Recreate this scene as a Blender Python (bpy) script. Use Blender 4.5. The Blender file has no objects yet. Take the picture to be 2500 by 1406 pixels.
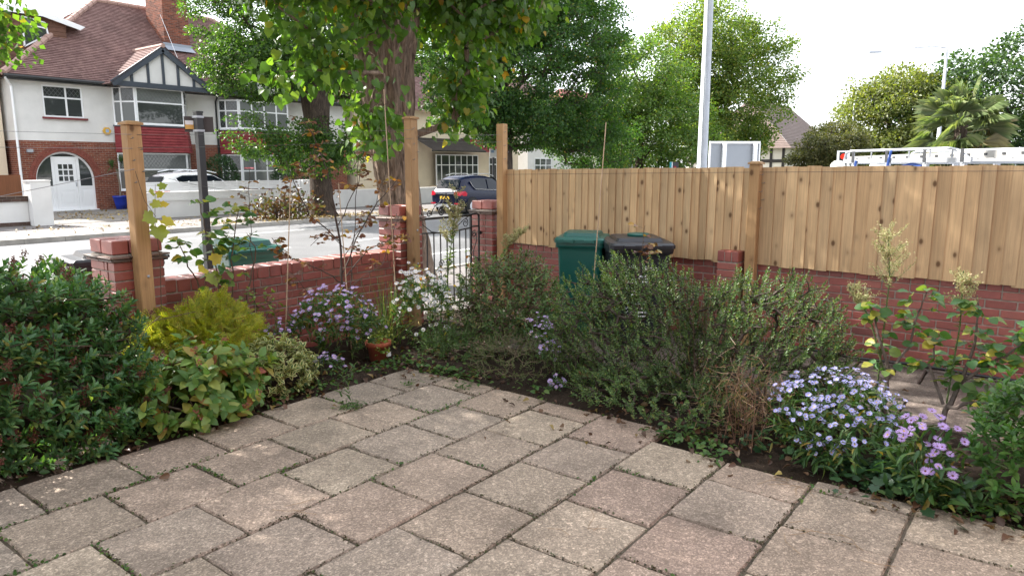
import bpy, math, random
import numpy as np
from mathutils import Vector, Matrix

random.seed(7)
RNG = np.random.default_rng(7)
scene = bpy.context.scene
COL = scene.collection
R = math.radians

# ------------------------------------------------------------------ camera
CAM_H = 1.75
CAM_YAW, CAM_PITCH = R(37.5), math.atan(295 / 1750.0)
cam_data = bpy.data.cameras.new('camera')
cam_data.sensor_width = 36.0
cam_data.lens = 1750.0 / 2500.0 * 36.0
cam_data.clip_start = 0.05
cam_data.clip_end = 3000.0
cam = bpy.data.objects.new('camera', cam_data)
COL.objects.link(cam)
cam.location = (0, 0, CAM_H)
cam.rotation_euler = (math.pi / 2 - CAM_PITCH, 0, CAM_YAW - math.pi / 2)
scene.camera = cam

# ------------------------------------------------------------------ sky, sun, exposure
SUN_AZ, SUN_EL = R(101), R(41)          # azimuth from +X towards +Y
world = bpy.data.worlds.new('World')
scene.world = world
world.use_nodes = True
wn, wl = world.node_tree.nodes, world.node_tree.links
wn.clear()
w_out = wn.new('ShaderNodeOutputWorld')
w_bg = wn.new('ShaderNodeBackground')
w_sky = wn.new('ShaderNodeTexSky')
w_sky.sky_type = 'NISHITA'
w_sky.sun_disc = False
w_sky.sun_elevation = SUN_EL
w_sky.sun_rotation = math.pi / 2 - SUN_AZ
w_sky.air_density = 1.0
w_sky.dust_density = 3.0
w_sky.ozone_density = 1.0
w_mix = wn.new('ShaderNodeMixRGB')       # thin bright cloud veil over the whole sky
w_mix.inputs['Fac'].default_value = 0.55
w_mix.inputs['Color2'].default_value = (11.0, 11.2, 11.6, 1)
wl.new(w_sky.outputs['Color'], w_mix.inputs['Color1'])
wl.new(w_mix.outputs['Color'], w_bg.inputs['Color'])
w_bg.inputs['Strength'].default_value = 0.10
wl.new(w_bg.outputs['Background'], w_out.inputs['Surface'])

sun_data = bpy.data.lights.new('sun', 'SUN')
sun_data.energy = 5.0
sun_data.angle = R(0.6)
sun_data.color = (1.0, 0.955, 0.89)
sun = bpy.data.objects.new('sun', sun_data)
COL.objects.link(sun)
_to_sun = Vector((math.cos(SUN_AZ) * math.cos(SUN_EL), math.sin(SUN_AZ) * math.cos(SUN_EL), math.sin(SUN_EL)))
sun.rotation_euler = _to_sun.to_track_quat('Z', 'Y').to_euler()
sun.location = (0, 20, 30)

scene.view_settings.view_transform = 'Standard'
scene.view_settings.look = 'None'
scene.view_settings.exposure = 1.62
scene.view_settings.gamma = 1.0
scene.view_settings.use_curve_mapping = False
scene.render.engine = 'CYCLES'
scene.cycles.max_bounces = 8
scene.cycles.transparent_max_bounces = 8
scene.cycles.use_denoising = True

# ------------------------------------------------------------------ mesh helpers
def link(o, parent=None):
    COL.objects.link(o)
    if parent is not None:
        o.parent = parent
    return o

def tag(o, label, cat, group=None):
    o['label'] = label
    o['category'] = cat
    if group:
        o['group'] = group
    return o

def empty(name, loc=(0, 0, 0), rz=0.0):
    o = bpy.data.objects.new(name, None)
    o.empty_display_size = 0.2
    o.location = loc
    o.rotation_euler = (0, 0, rz)
    COL.objects.link(o)
    return o

def thing(name, label, cat, loc=(0, 0, 0), rz=0.0, group=None):
    return tag(empty(name, loc, rz), label, cat, group)

def obj(name, mesh, parent=None, loc=None, rot=None, scale=None, mat=None):
    o = bpy.data.objects.new(name, mesh)
    if loc is not None:
        o.location = loc
    if rot is not None:
        o.rotation_euler = rot
    if scale is not None:
        o.scale = scale
    return link(o, parent)

def np_mesh(name, V, F, mats, smooth=False, mi=None):
    """V (n,3); F list of arrays/lists of polygons (mixed sizes allowed)."""
    me = bpy.data.meshes.new(name)
    if isinstance(F, np.ndarray):
        m, k = F.shape
        me.vertices.add(len(V))
        me.vertices.foreach_set('co', np.ascontiguousarray(V, dtype=np.float32).ravel())
        me.loops.add(m * k)
        me.loops.foreach_set('vertex_index', np.ascontiguousarray(F, dtype=np.int32).ravel())
        me.polygons.add(m)
        me.polygons.foreach_set('loop_start', np.arange(0, m * k, k, dtype=np.int32))
        me.update(calc_edges=True)
    else:
        me.from_pydata([tuple(v) for v in V], [], F)
        me.update()
    for mt in (mats if isinstance(mats, (list, tuple)) else [mats]):
        me.materials.append(mt)
    if mi is not None:
        me.polygons.foreach_set('material_index', np.asarray(mi, dtype=np.int32))
    if smooth:
        me.polygons.foreach_set('use_smooth', np.ones(len(me.polygons), dtype=bool))
    return me

class MB:
    def __init__(s):
        s.v, s.f, s.m = [], [], []
    def add(s, vs, fs, mi=0):
        o = len(s.v)
        s.v.extend(tuple(v) for v in vs)
        s.f.extend([tuple(i + o for i in f) for f in fs])
        s.m.extend([mi] * len(fs))
        return s
    def box(s, x0, y0, z0, x1, y1, z1, mi=0):
        return s.add([(x0, y0, z0), (x1, y0, z0), (x1, y1, z0), (x0, y1, z0), (x0, y0, z1), (x1, y0, z1), (x1, y1, z1), (x0, y1, z1)],
                     [(0, 3, 2, 1), (4, 5, 6, 7), (0, 1, 5, 4), (1, 2, 6, 5), (2, 3, 7, 6), (3, 0, 4, 7)], mi)
    def bar(s, a, b, w, h, mi=0, up=(0, 0, 1)):
        a, b = Vector(a), Vector(b)
        d = (b - a).normalized()
        u = Vector(up)
        if abs(d.dot(u)) > 0.98:
            u = Vector((0, 1, 0))
        x = d.cross(u).normalized() * (w / 2)
        y = x.cross(d).normalized() * (h / 2)
        vs = [a - x - y, a + x - y, a + x + y, a - x + y, b - x - y, b + x - y, b + x + y, b - x + y]
        return s.add(vs, [(0, 1, 2, 3), (7, 6, 5, 4), (0, 4, 5, 1), (1, 5, 6, 2), (2, 6, 7, 3), (3, 7, 4, 0)], mi)
    def tube(s, pts, rad, n=6, mi=0, cap=True):
        pts = [Vector(p) for p in pts]
        if not isinstance(rad, (list, tuple)):
            rad = [rad] * len(pts)
        o = len(s.v)
        pn = None
        for i, p in enumerate(pts):
            d = (pts[min(i + 1, len(pts) - 1)] - pts[max(i - 1, 0)])
            d = d.normalized() if d.length > 1e-9 else Vector((0, 0, 1))
            if pn is None:
                u = Vector((1, 0, 0)) if abs(d.x) < 0.8 else Vector((0, 1, 0))
                x = d.cross(u).normalized()
            else:
                x = (pn - d * pn.dot(d)).normalized()
            pn = x
            y = d.cross(x)
            for k in range(n):
                a = 2 * math.pi * k / n
                s.v.append(tuple(p + (x * math.cos(a) + y * math.sin(a)) * rad[i]))
        for i in range(len(pts) - 1):
            for k in range(n):
                a, b = o + i * n + k, o + i * n + (k + 1) % n
                s.f.append((a, b, b + n, a + n)); s.m.append(mi)
        if cap:
            s.f.append(tuple(o + k for k in reversed(range(n)))); s.m.append(mi)
            s.f.append(tuple(o + (len(pts) - 1) * n + k for k in range(n))); s.m.append(mi)
        return s
    def prism(s, poly, axis, a, b, mi=0):
        """poly: 2D points in the plane normal to axis ('x','y','z'); extruded a..b."""
        def p3(p, t):
            return (t, p[0], p[1]) if axis == 'x' else (p[0], t, p[1]) if axis == 'y' else (p[0], p[1], t)
        n = len(poly)
        vs = [p3(p, a) for p in poly] + [p3(p, b) for p in poly]
        fs = [tuple(range(n)), tuple(range(2 * n - 1, n - 1, -1))]
        fs += [((i + 1) % n, i, n + i, n + (i + 1) % n) for i in range(n)]
        return s.add(vs, fs, mi)
    def lathe(s, prof, c=(0, 0, 0), n=16, mi=0, cap=True):
        o = len(s.v)
        for r, z in prof:
            for k in range(n):
                a = 2 * math.pi * k / n
                s.v.append((c[0] + r * math.cos(a), c[1] + r * math.sin(a), c[2] + z))
        for i in range(len(prof) - 1):
            for k in range(n):
                a, b = o + i * n + k, o + i * n + (k + 1) % n
                s.f.append((a, b, b + n, a + n)); s.m.append(mi)
        if cap:
            s.f.append(tuple(o + k for k in reversed(range(n)))); s.m.append(mi)
            s.f.append(tuple(o + (len(prof) - 1) * n + k for k in range(n))); s.m.append(mi)
        return s
    def mesh(s, name, mats, smooth=False):
        me = bpy.data.meshes.new(name)
        me.from_pydata(s.v, [], s.f)
        mats = mats if isinstance(mats, (list, tuple)) else [mats]
        for m in mats:
            me.materials.append(m)
        if len(mats) > 1:
            me.polygons.foreach_set('material_index', np.asarray(s.m, dtype=np.int32))
        if smooth:
            me.polygons.foreach_set('use_smooth', np.ones(len(me.polygons), dtype=bool))
        me.update()
        return me
    def build(s, name, mats, parent=None, smooth=False, loc=None, rot=None):
        return obj(name, s.mesh(name, mats, smooth), parent, loc, rot)

def cbox_mesh(name, sx, sy, sz, b, mat):
    """box centred on origin with chamfered edges (24 verts, 44 tris)."""
    hx, hy, hz = sx / 2, sy / 2, sz / 2
    vs, idx = [], {}
    for ix in (-1, 1):
        for iy in (-1, 1):
            for iz in (-1, 1):
                for ax in range(3):
                    c = [ix * (hx - b), iy * (hy - b), iz * (hz - b)]
                    c[ax] = (ix * hx, iy * hy, iz * hz)[ax]
                    idx[(ix, iy, iz, ax)] = len(vs)
                    vs.append(c)
    fs = []
    for ax in range(3):
        o1, o2 = [(1, 2), (2, 0), (0, 1)][ax]
        for s in (-1, 1):
            q = []
            for a, c in ((-1, -1), (1, -1), (1, 1), (-1, 1)):
                k = [0, 0, 0]; k[ax] = s; k[o1] = a; k[o2] = c
                q.append(idx[(k[0], k[1], k[2], ax)])
            fs.append(tuple(q if s > 0 else reversed(q)))
    for ax in range(3):                      # edges parallel to ax
        o1, o2 = [(1, 2), (2, 0), (0, 1)][ax]
        for a in (-1, 1):
            for c in (-1, 1):
                k0 = [0, 0, 0]; k0[o1] = a; k0[o2] = c
                k1 = list(k0); k0[ax] = -1; k1[ax] = 1
                q = [idx[(*k0, o1)], idx[(*k1, o1)], idx[(*k1, o2)], idx[(*k0, o2)]]
                fs.append(tuple(reversed(q)) if a * c > 0 else tuple(q))
    for ix in (-1, 1):
        for iy in (-1, 1):
            for iz in (-1, 1):
                q = [idx[(ix, iy, iz, 0)], idx[(ix, iy, iz, 1)], idx[(ix, iy, iz, 2)]]
                fs.append(tuple(q) if ix * iy * iz > 0 else tuple(reversed(q)))
    return np_mesh(name, vs, fs, mat)

# ------------------------------------------------------------------ materials
class NT:
    def __init__(s, name):
        s.mat = bpy.data.materials.new(name)
        s.mat.use_nodes = True
        s.t = s.mat.node_tree
        s.t.nodes.clear()
        s.out = s.n('ShaderNodeOutputMaterial')
    def n(s, kind, **kw):
        nd = s.t.nodes.new(kind)
        for k, v in kw.items():
            setattr(nd, k, v)
        return nd
    def l(s, a, b):
        s.t.links.new(a, b)
    def coord(s, which='Object', scale=None, rot=None):
        tc = s.n('ShaderNodeTexCoord')
        if scale is None and rot is None:
            return tc.outputs[which]
        mp = s.n('ShaderNodeMapping')
        if scale is not None:
            mp.inputs['Scale'].default_value = scale if isinstance(scale, (tuple, list)) else (scale,) * 3
        if rot is not None:
            mp.inputs['Rotation'].default_value = rot
        s.l(tc.outputs[which], mp.inputs['Vector'])
        return mp.outputs['Vector']
    def noise(s, vec, scale, detail=4, rough=0.55, dist=0.0):
        nd = s.n('ShaderNodeTexNoise')
        nd.inputs['Scale'].default_value = scale
        nd.inputs['Detail'].default_value = detail
        nd.inputs['Roughness'].default_value = rough
        nd.inputs['Distortion'].default_value = dist
        if vec is not None:
            s.l(vec, nd.inputs['Vector'])
        return nd.outputs['Fac']
    def vor(s, vec, scale, feature='F1', out='Distance'):
        nd = s.n('ShaderNodeTexVoronoi')
        nd.feature = feature
        nd.inputs['Scale'].default_value = scale
        if vec is not None:
            s.l(vec, nd.inputs['Vector'])
        return nd.outputs[out]
    def ramp(s, fac, stops, interp='LINEAR'):
        nd = s.n('ShaderNodeValToRGB')
        cr = nd.color_ramp
        cr.interpolation = interp
        while len(cr.elements) > 1:
            cr.elements.remove(cr.elements[-1])
        for i, (p, c) in enumerate(stops):
            e = cr.elements[0] if i == 0 else cr.elements.new(p)
            e.position = p
            c = (c, c, c) if isinstance(c, (int, float)) else c
            e.color = (c[0], c[1], c[2], 1)
        s.l(fac, nd.inputs['Fac'])
        return nd.outputs['Color']
    def mix(s, fac, a, b, mode='MIX'):
        nd = s.n('ShaderNodeMixRGB', blend_type=mode)
        for sock, v in ((nd.inputs['Fac'], fac), (nd.inputs['Color1'], a), (nd.inputs['Color2'], b)):
            if isinstance(v, (int, float)):
                sock.default_value = v if sock.type == 'VALUE' else (v, v, v, 1)
            elif isinstance(v, (tuple, list)):
                sock.default_value = (v[0], v[1], v[2], 1)
            else:
                s.l(v, sock)
        return nd.outputs['Color']
    def math(s, op, a, b=0.0):
        nd = s.n('ShaderNodeMath', operation=op)
        for sock, v in ((nd.inputs[0], a), (nd.inputs[1], b)):
            if isinstance(v, (int, float)):
                sock.default_value = v
            else:
                s.l(v, sock)
        return nd.outputs[0]
    def rnd(s):
        """per piece random: object random + island random, wrapped to 0..1"""
        oi = s.n('ShaderNodeObjectInfo')
        ge = s.n('ShaderNodeNewGeometry')
        return s.math('FRACT', s.math('ADD', oi.outputs['Random'], ge.outputs['Random Per Island']))
    def orand(s):
        return s.n('ShaderNodeObjectInfo').outputs['Random']
    def bump(s, h, strength=0.3, dist=0.01):
        nd = s.n('ShaderNodeBump')
        nd.inputs['Strength'].default_value = strength
        nd.inputs['Distance'].default_value = dist
        s.l(h, nd.inputs['Height'])
        return nd.outputs['Normal']
    def bsdf(s, col, rough=0.7, metal=0.0, spec=0.5, normal=None, **kw):
        b = s.n('ShaderNodeBsdfPrincipled')
        for nm, v in (('Base Color', col), ('Roughness', rough), ('Metallic', metal), ('Specular IOR Level', spec)):
            if isinstance(v, (int, float)):
                b.inputs[nm].default_value = v
            elif isinstance(v, (tuple, list)):
                b.inputs[nm].default_value = (v[0], v[1], v[2], 1)
            else:
                s.l(v, b.inputs[nm])
        for k, v in kw.items():
            b.inputs[k].default_value = v
        if normal is not None:
            s.l(normal, b.inputs['Normal'])
        s.l(b.outputs['BSDF'], s.out.inputs['Surface'])
        return b

MATS = {}
def plain(name, col, rough=0.6, metal=0.0, spec=0.5, var=0.0, noise=None, bump=0.0, **kw):
    if name in MATS:
        return MATS[name]
    t = NT(name)
    c = col
    nrm = None
    if noise or var or bump:
        vec = t.coord('Object')
        f = t.noise(vec, noise or 6.0, 5)
        d = max(var, 0.001)
        c = t.ramp(f, [(0.25, tuple(x * (1 - d) for x in col)), (0.75, tuple(min(1, x * (1 + d)) for x in col))])
        if bump:
            nrm = t.bump(t.noise(vec, (noise or 6.0) * 8, 4), bump, 0.01)
    t.bsdf(c, rough, metal, spec, nrm, **kw)
    MATS[name] = t.mat
    return t.mat

def leaf_mat(name, cols, trans=0.35, tcol=None, rough=0.45, spec=0.35, vein=0.0):
    """cols: list of (pos, rgb) picked per leaf at random."""
    t = NT(name)
    c = t.ramp(t.rnd(), cols)
    pos = t.n('ShaderNodeNewGeometry').outputs['Position']
    c = t.mix(0.55, c, t.ramp(t.noise(pos, 2.2, 3), [(0.3, 0.62), (0.72, 1.35)]), 'MULTIPLY')
    b = t.bsdf(c, rough, 0.0, spec)
    tr = t.n('ShaderNodeBsdfTranslucent')
    tc = t.mix(1.0, c, tcol or (1.75, 1.85, 0.55), 'MULTIPLY')
    t.l(tc, tr.inputs['Color'])
    ms = t.n('ShaderNodeMixShader')
    ms.inputs['Fac'].default_value = trans
    t.l(b.outputs['BSDF'], ms.inputs[1])
    t.l(tr.outputs['BSDF'], ms.inputs[2])
    t.l(ms.outputs['Shader'], t.out.inputs['Surface'])
    MATS[name] = t.mat
    return t.mat

def brick_piece_mat(name, cols, edge=0.5):
    t = NT(name)
    vec = t.coord('Object')
    oi = t.orand()
    c = t.ramp(oi, cols)
    pos = t.n('ShaderNodeNewGeometry').outputs['Position']
    c = t.mix(0.55, c, t.ramp(t.noise(pos, 14, 6, 0.7), [(0.25, 0.6), (0.6, 1.05), (0.85, 1.35)]), 'MULTIPLY')
    c = t.mix(t.ramp(t.noise(pos, 2.5, 5, 0.7), [(0.52, 0.0), (0.75, 0.35)]), c, (0.055, 0.040, 0.032))
    nrm = t.bump(t.noise(pos, 120, 5, 0.7), 0.4, 0.004)
    t.bsdf(c, 0.5, 0, 0.8, nrm)
    return t.mat

M_BRICK = brick_piece_mat('garden_brick', [(0.0, (0.20, 0.050, 0.038)), (0.2, (0.30, 0.076, 0.056)), (0.5, (0.26, 0.062, 0.050)), (0.75, (0.34, 0.105, 0.078)), (0.9, (0.28, 0.075, 0.058)), (1.0, (0.16, 0.045, 0.038))])
M_MORTAR = plain('mortar', (0.30, 0.27, 0.23), 0.95, var=0.3, noise=25, bump=0.4)
M_TILECREASE = brick_piece_mat('creasing_tile', [(0.0, (0.10, 0.075, 0.06)), (1.0, (0.19, 0.10, 0.075))])

def wood_mat(name, base, knots=True):
    t = NT(name)
    oi = t.orand()
    co = t.coord('Object')
    off = t.n('ShaderNodeVectorMath', operation='ADD')
    cmb = t.n('ShaderNodeCombineXYZ')
    for k, f in ((0, 37.0), (1, 53.0), (2, 71.0)):
        t.l(t.math('MULTIPLY', oi, f), cmb.inputs[k])
    t.l(co, off.inputs[0]); t.l(cmb.outputs[0], off.inputs[1])
    v = off.outputs[0]
    def mp(scale):
        m = t.n('ShaderNodeMapping'); m.inputs['Scale'].default_value = scale
        t.l(v, m.inputs['Vector']); return m.outputs[0]
    grain = t.noise(mp((38, 38, 1.1)), 1.6, 6, 0.6, 0.9)
    c = t.ramp(grain, [(0.25, tuple(x * 0.74 for x in base)), (0.55, base), (0.8, tuple(min(1, x * 1.18) for x in base))])
    c = t.mix(1.0, c, t.ramp(oi, [(0.0, (0.74, 0.71, 0.66)), (0.2, (1.05, 1.0, 0.93)), (0.4, (0.86, 0.86, 0.84)), (0.6, (1.16, 1.14, 1.08)), (0.8, (0.92, 0.86, 0.78)), (1.0, (1.2, 1.16, 1.08))]), 'MULTIPLY')
    c = t.mix(0.5, c, t.ramp(t.noise(mp((3, 3, 1.3)), 1.5, 4), [(0.3, 0.72), (0.7, 1.18)]), 'MULTIPLY')
    if knots:
        vd = t.vor(mp((7.5, 7.5, 4.6)), 1.0)
        k = t.ramp(vd, [(0.0, 1.0), (0.10, 0.85), (0.145, 0.3), (0.20, 0.0)])
        c = t.mix(k, c, (0.10, 0.048, 0.020))
        ring = t.ramp(vd, [(0.13, 0.0), (0.19, 0.30), (0.30, 0.0)])
        c = t.mix(ring, c, tuple(x * 0.62 for x in base))
    nrm = t.bump(grain, 0.25, 0.004)
    t.bsdf(c, 0.72, 0, 0.3, nrm)
    return t.mat

M_FENCE = wood_mat('fence_softwood', (0.53, 0.375, 0.22))
M_POST = wood_mat('post_softwood', (0.36, 0.222, 0.11))
M_SOIL = None
def soil_mat():
    t = NT('bed_soil')
    pos = t.coord('Object')
    n1 = t.noise(pos, 9, 8, 0.7)
    c = t.ramp(n1, [(0.3, (0.018, 0.013, 0.010)), (0.6, (0.045, 0.031, 0.022)), (0.8, (0.085, 0.060, 0.042))])
    c = t.mix(t.ramp(t.noise(pos, 60, 3), [(0.62, 0.0), (0.7, 0.6)]), c, (0.12, 0.085, 0.06))
    t.bsdf(c, 0.95, 0, 0.15, t.bump(t.noise(pos, 45, 8, 0.75), 0.9, 0.03))
    return t.mat
M_SOIL = soil_mat()
M_JOINT = plain('joint_grit', (0.105, 0.082, 0.058), 0.95, var=0.45, noise=22, bump=0.6)

def slab_mat(name, tint):
    t = NT(name)
    pos = t.n('ShaderNodeNewGeometry').outputs['Position']
    oi = t.orand()
    base = t.ramp(oi, tint)
    blot = t.noise(pos, 3.2, 7, 0.68, 0.6)
    c = t.mix(0.7, base, t.ramp(blot, [(0.28, 0.66), (0.5, 0.98), (0.72, 1.22)]), 'MULTIPLY')
    c = t.mix(0.6, c, t.ramp(t.noise(pos, 0.9, 4, 0.6, 1.0), [(0.35, 0.78), (0.65, 1.15)]), 'MULTIPLY')
    # exposed aggregate: pale and dark grit
    cell = t.vor(pos, 150, 'F1', 'Color')
    sep = t.n('ShaderNodeSeparateColor'); t.l(cell, sep.inputs[0])
    g = t.ramp(sep.outputs[0], [(0.0, 0.62), (0.45, 0.92), (0.74, 1.05), (0.86, 1.45), (1.0, 1.8)])
    c = t.mix(0.7, c, g, 'MULTIPLY')
    cell2 = t.vor(pos, 62, 'F1', 'Color')
    sp2 = t.n('ShaderNodeSeparateColor'); t.l(cell2, sp2.inputs[0])
    c = t.mix(0.38, c, t.ramp(sp2.outputs[1], [(0.0, 0.6), (0.3, 0.9), (0.8, 1.05), (0.92, 1.7), (1.0, 1.9)]), 'MULTIPLY')
    c = t.mix(0.35, c, t.ramp(t.noise(pos, 45, 5, 0.8), [(0.3, 0.5), (0.7, 1.5)]), 'MULTIPLY')
    # algae / dirt film
    dirt = t.ramp(t.noise(pos, 1.3, 6, 0.7), [(0.5, 0.0), (0.72, 0.55)])
    c = t.mix(dirt, c, (0.105, 0.085, 0.068))
    lich = t.ramp(t.noise(pos, 8.5, 5, 0.75), [(0.66, 0.0), (0.74, 0.55)])
    c = t.mix(lich, c, (0.44, 0.42, 0.37))
    h = t.mix(0.5, t.noise(pos, 95, 4, 0.7), sep.outputs[0])
    t.bsdf(c, 0.9, 0, 0.25, t.bump(h, 0.55, 0.006))
    return t.mat
M_SLAB = slab_mat('aggregate_slab', [(0.0, (0.325, 0.255, 0.196)), (0.2, (0.350, 0.266, 0.208)), (0.4, (0.300, 0.248, 0.198)), (0.6, (0.315, 0.232, 0.184)), (0.8, (0.375, 0.305, 0.232)), (1.0, (0.285, 0.226, 0.176))])
M_PATHSLAB = slab_mat('path_slab', [(0.0, (0.115, 0.085, 0.072)), (0.5, (0.135, 0.108, 0.092)), (1.0, (0.105, 0.092, 0.080))])

def asphalt_mat(name, col, wet=0.5):
    t = NT(name)
    pos = t.coord('Object')
    c = t.ramp(t.noise(pos, 0.5, 5, 0.6), [(0.3, tuple(x * 0.75 for x in col)), (0.7, tuple(x * 1.25 for x in col))])
    c = t.mix(0.6, c, t.ramp(t.noise(pos, 90, 3, 0.8), [(0.3, 0.5), (0.7, 1.6)]), 'MULTIPLY')
    t.bsdf(c, wet, 0, 0.5, t.bump(t.noise(pos, 140, 3, 0.8), 0.5, 0.006))
    return t.mat
M_ROAD = asphalt_mat('road_asphalt', (0.135, 0.135, 0.138), 0.5)
M_PAVE = asphalt_mat('pavement_asphalt', (0.15, 0.135, 0.128), 0.75)
M_DRIVE = asphalt_mat('drive_concrete', (0.17, 0.155, 0.135), 0.8)
M_KERB = plain('kerb_stone', (0.30, 0.28, 0.25), 0.85, var=0.25, noise=4, bump=0.3)
M_LINE = plain('road_paint', (0.62, 0.62, 0.58), 0.6, var=0.2, noise=5)
M_BLACK = plain('black_iron', (0.012, 0.012, 0.013), 0.42, spec=0.5)
M_DGREY = plain('dark_grey_paint', (0.035, 0.037, 0.042), 0.5)
M_GALV = plain('galvanised_steel', (0.36, 0.38, 0.41), 0.5, 0.35, var=0.12, noise=8)
M_STEEL = plain('wire_steel', (0.20, 0.20, 0.20), 0.4, 0.8)
M_WHITE = plain('white_upvc', (0.80, 0.81, 0.82), 0.35, var=0.03, noise=2)
M_RENDER = plain('white_render', (0.66, 0.652, 0.63), 0.9, var=0.10, noise=1.5, bump=0.5)
M_CREAM = plain('cream_render', (0.66, 0.56, 0.42), 0.9, var=0.08, noise=1.5, bump=0.5)
M_TIMBERPAINT = plain('slate_grey_gloss', (0.050, 0.060, 0.078), 0.4)
M_GUTTER = plain('black_gutter', (0.015, 0.017, 0.018), 0.4)
M_LEAD = plain('lead_came', (0.12, 0.125, 0.13), 0.5, 0.3)
M_FLASH = plain('lead_flashing', (0.26, 0.29, 0.33), 0.55)
M_REDTILE = None
def glass_mat(name, col=(0.045, 0.05, 0.05), rough=0.03, spec=0.75):
    t = NT(name)
    t.bsdf(col, rough, 0, spec)
    return t.mat
M_GLASS = glass_mat('window_glass')
M_NET = glass_mat('window_glass_with_net', (0.17, 0.18, 0.175), 0.06)
M_CARGLASS = glass_mat('car_glass', (0.006, 0.009, 0.014), 0.04, 0.3)
# ------------------------------------------------------------------ ground, street surfaces
def sheet(name, x0, y0, x1, y1, z, mat, kind='structure'):
    o = np_mesh(name, np.array([(x0, y0, z), (x1, y0, z), (x1, y1, z), (x0, y1, z)], float), np.array([[0, 1, 2, 3]]), mat)
    o = obj(name, o)
    o['kind'] = kind
    return o

M_GROUND = plain('rough_ground', (0.10, 0.105, 0.065), 0.95, var=0.3, noise=0.3)
sheet('ground', -900, -900, 900, 900, -0.16, M_GROUND)
sheet('road', -300, 8.75, 56, 19.9, -0.09, M_ROAD)
sheet('cross_road', 56, -300, 62, 300, -0.09, M_ROAD)
sheet('side_road', 10.2, -300, 17.5, 8.75, -0.094, M_ROAD)
FZ = 0.02
def block(name, x0, y0, x1, y1, z, mat):
    b = MB().box(x0, y0, -0.3, x1, y1, z)
    o = b.build(name, mat); o['kind'] = 'structure'; return o
block('near_pavement', -300, 5.93, 10.0, 8.62, -0.03, M_PAVE)
block('side_pavement', 7.35, -300, 10.0, 5.926, -0.034, M_PAVE)
block('corner_pavement', 17.5, -300, 55.8, 8.62, -0.03, M_PAVE)
block('far_pavement', -300, 20.05, 55.8, 24.38, FZ, M_PAVE)
block('far_front_gardens', -300, 24.384, 300, 60, FZ + 0.01, M_DRIVE)
def kerb(name, x0, x1, y0, y1, z):
    b = MB()
    x = x0
    while x < x1:
        b.box(x + 0.004, y0, -0.3, x + 0.911, y1, z)
        x += 0.915
    o = b.build(name, M_KERB); o['kind'] = 'structure'
kerb('kerb_near', -30, 9.9, 8.624, 8.746, -0.01)
kerb('kerb_far', -20, 70, 19.906, 20.046, 0.035)
lines = MB()
for i in range(-3, 9):
    lines.box(i * 6.0, 14.1, -0.0895, i * 6.0 + 4.0, 14.2, -0.0855)
lines.box(-60, 10.6, -0.0895, 60, 10.7, -0.0855)
lines.box(-60, 17.9, -0.0895, 60, 18.0, -0.0855)
o = lines.build('road_markings', M_LINE); o['kind'] = 'structure'

# ------------------------------------------------------------------ garden soil with mounded beds
def soil_mesh():
    nx, ny = 110, 96
    xs = np.linspace(-3.2, 7.2, nx); ys = np.linspace(-3.0, 5.92, ny)
    X, Y = np.meshgrid(xs, ys)
    rr = np.random.default_rng(3)
    Z = np.zeros_like(X)
    for k in range(40):
        fx, fy, ph = rr.normal(0, 4.5), rr.normal(0, 4.5), rr.uniform(0, 6.28)
        Z += np.sin(X * fx + Y * fy + ph) * 0.0045
    bed = np.clip((Y - 4.40) / 0.15, 0, 1)
    bed = np.maximum(bed, np.clip((X - 4.25) / 0.18, 0, 1) * np.clip((5.42 - X) / 0.12, 0, 1))
    Z = -0.035 + Z * np.clip(bed, 0.1, 1) + bed * 0.05
    V = np.stack([X, Y, Z], -1).reshape(-1, 3)
    i = np.arange(nx * ny).reshape(ny, nx)
    F = np.stack([i[:-1, :-1], i[:-1, 1:], i[1:, 1:], i[1:, :-1]], -1).reshape(-1, 4)
    return np_mesh('garden_soil', V, F, M_SOIL, True)
soil = obj('garden_soil', soil_mesh()); soil['kind'] = 'structure'

# ------------------------------------------------------------------ patio slabs
def slab_mesh(seed, mat):
    r = np.random.default_rng(seed)
    n = 7
    ring = []
    for s in range(4):
        for k in range(n):
            t = -0.5 + k / n
            e = 0.5 + r.normal(0, 0.0035) - (0.012 * r.random() if k == 0 else 0)
            p = [(t, -e), (e, t), (-t, e), (-e, -t)][s]
            ring.append(p)
    m = len(ring)
    V = [(x, y, -0.06) for x, y in ring] + [(x, y, -0.010 - 0.003 * r.random()) for x, y in ring] + \
        [(x * 0.972, y * 0.972, r.normal(0, 0.0012)) for x, y in ring] + [(0, 0, 0.0015)]
    F = []
    for a in range(m):
        b = (a + 1) % m
        F += [(a, b, m + b, m + a), (m + a, m + b, 2 * m + b, 2 * m + a), (2 * m + a, 2 * m + b, 3 * m)]
    return np_mesh('slab', V, F, mat)
SLABS = [slab_mesh(s, M_SLAB) for s in range(7)]
PATHSLABS = [slab_mesh(s + 20, M_PATHSLAB) for s in range(4)]
patio = obj('patio', np_mesh('patio', np.array([(-3.1, -2.9, -0.013), (4.02, -2.9, -0.013), (4.02, 4.42, -0.013), (-3.1, 4.42, -0.013)]), np.array([[0, 1, 2, 3]]), M_JOINT))
patio['kind'] = 'structure'
ROW_OFF = [1.29, 1.04, 1.28, 1.03, 1.26, 1.00, 1.18, 0.90, 1.12, 0.88, 1.12, 0.90, 1.12, 0.9]
ROW_EDGE = [4.33, 4.34, 4.33, 4.30, 4.30, 4.06, 4.03, 4.10, 4.13, 4.13, 4.13, 4.13, 4.13, 4.13]
JOINTS = []       # (x0,y0,x1,y1) segments for weeds
rs = random.Random(11)
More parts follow.
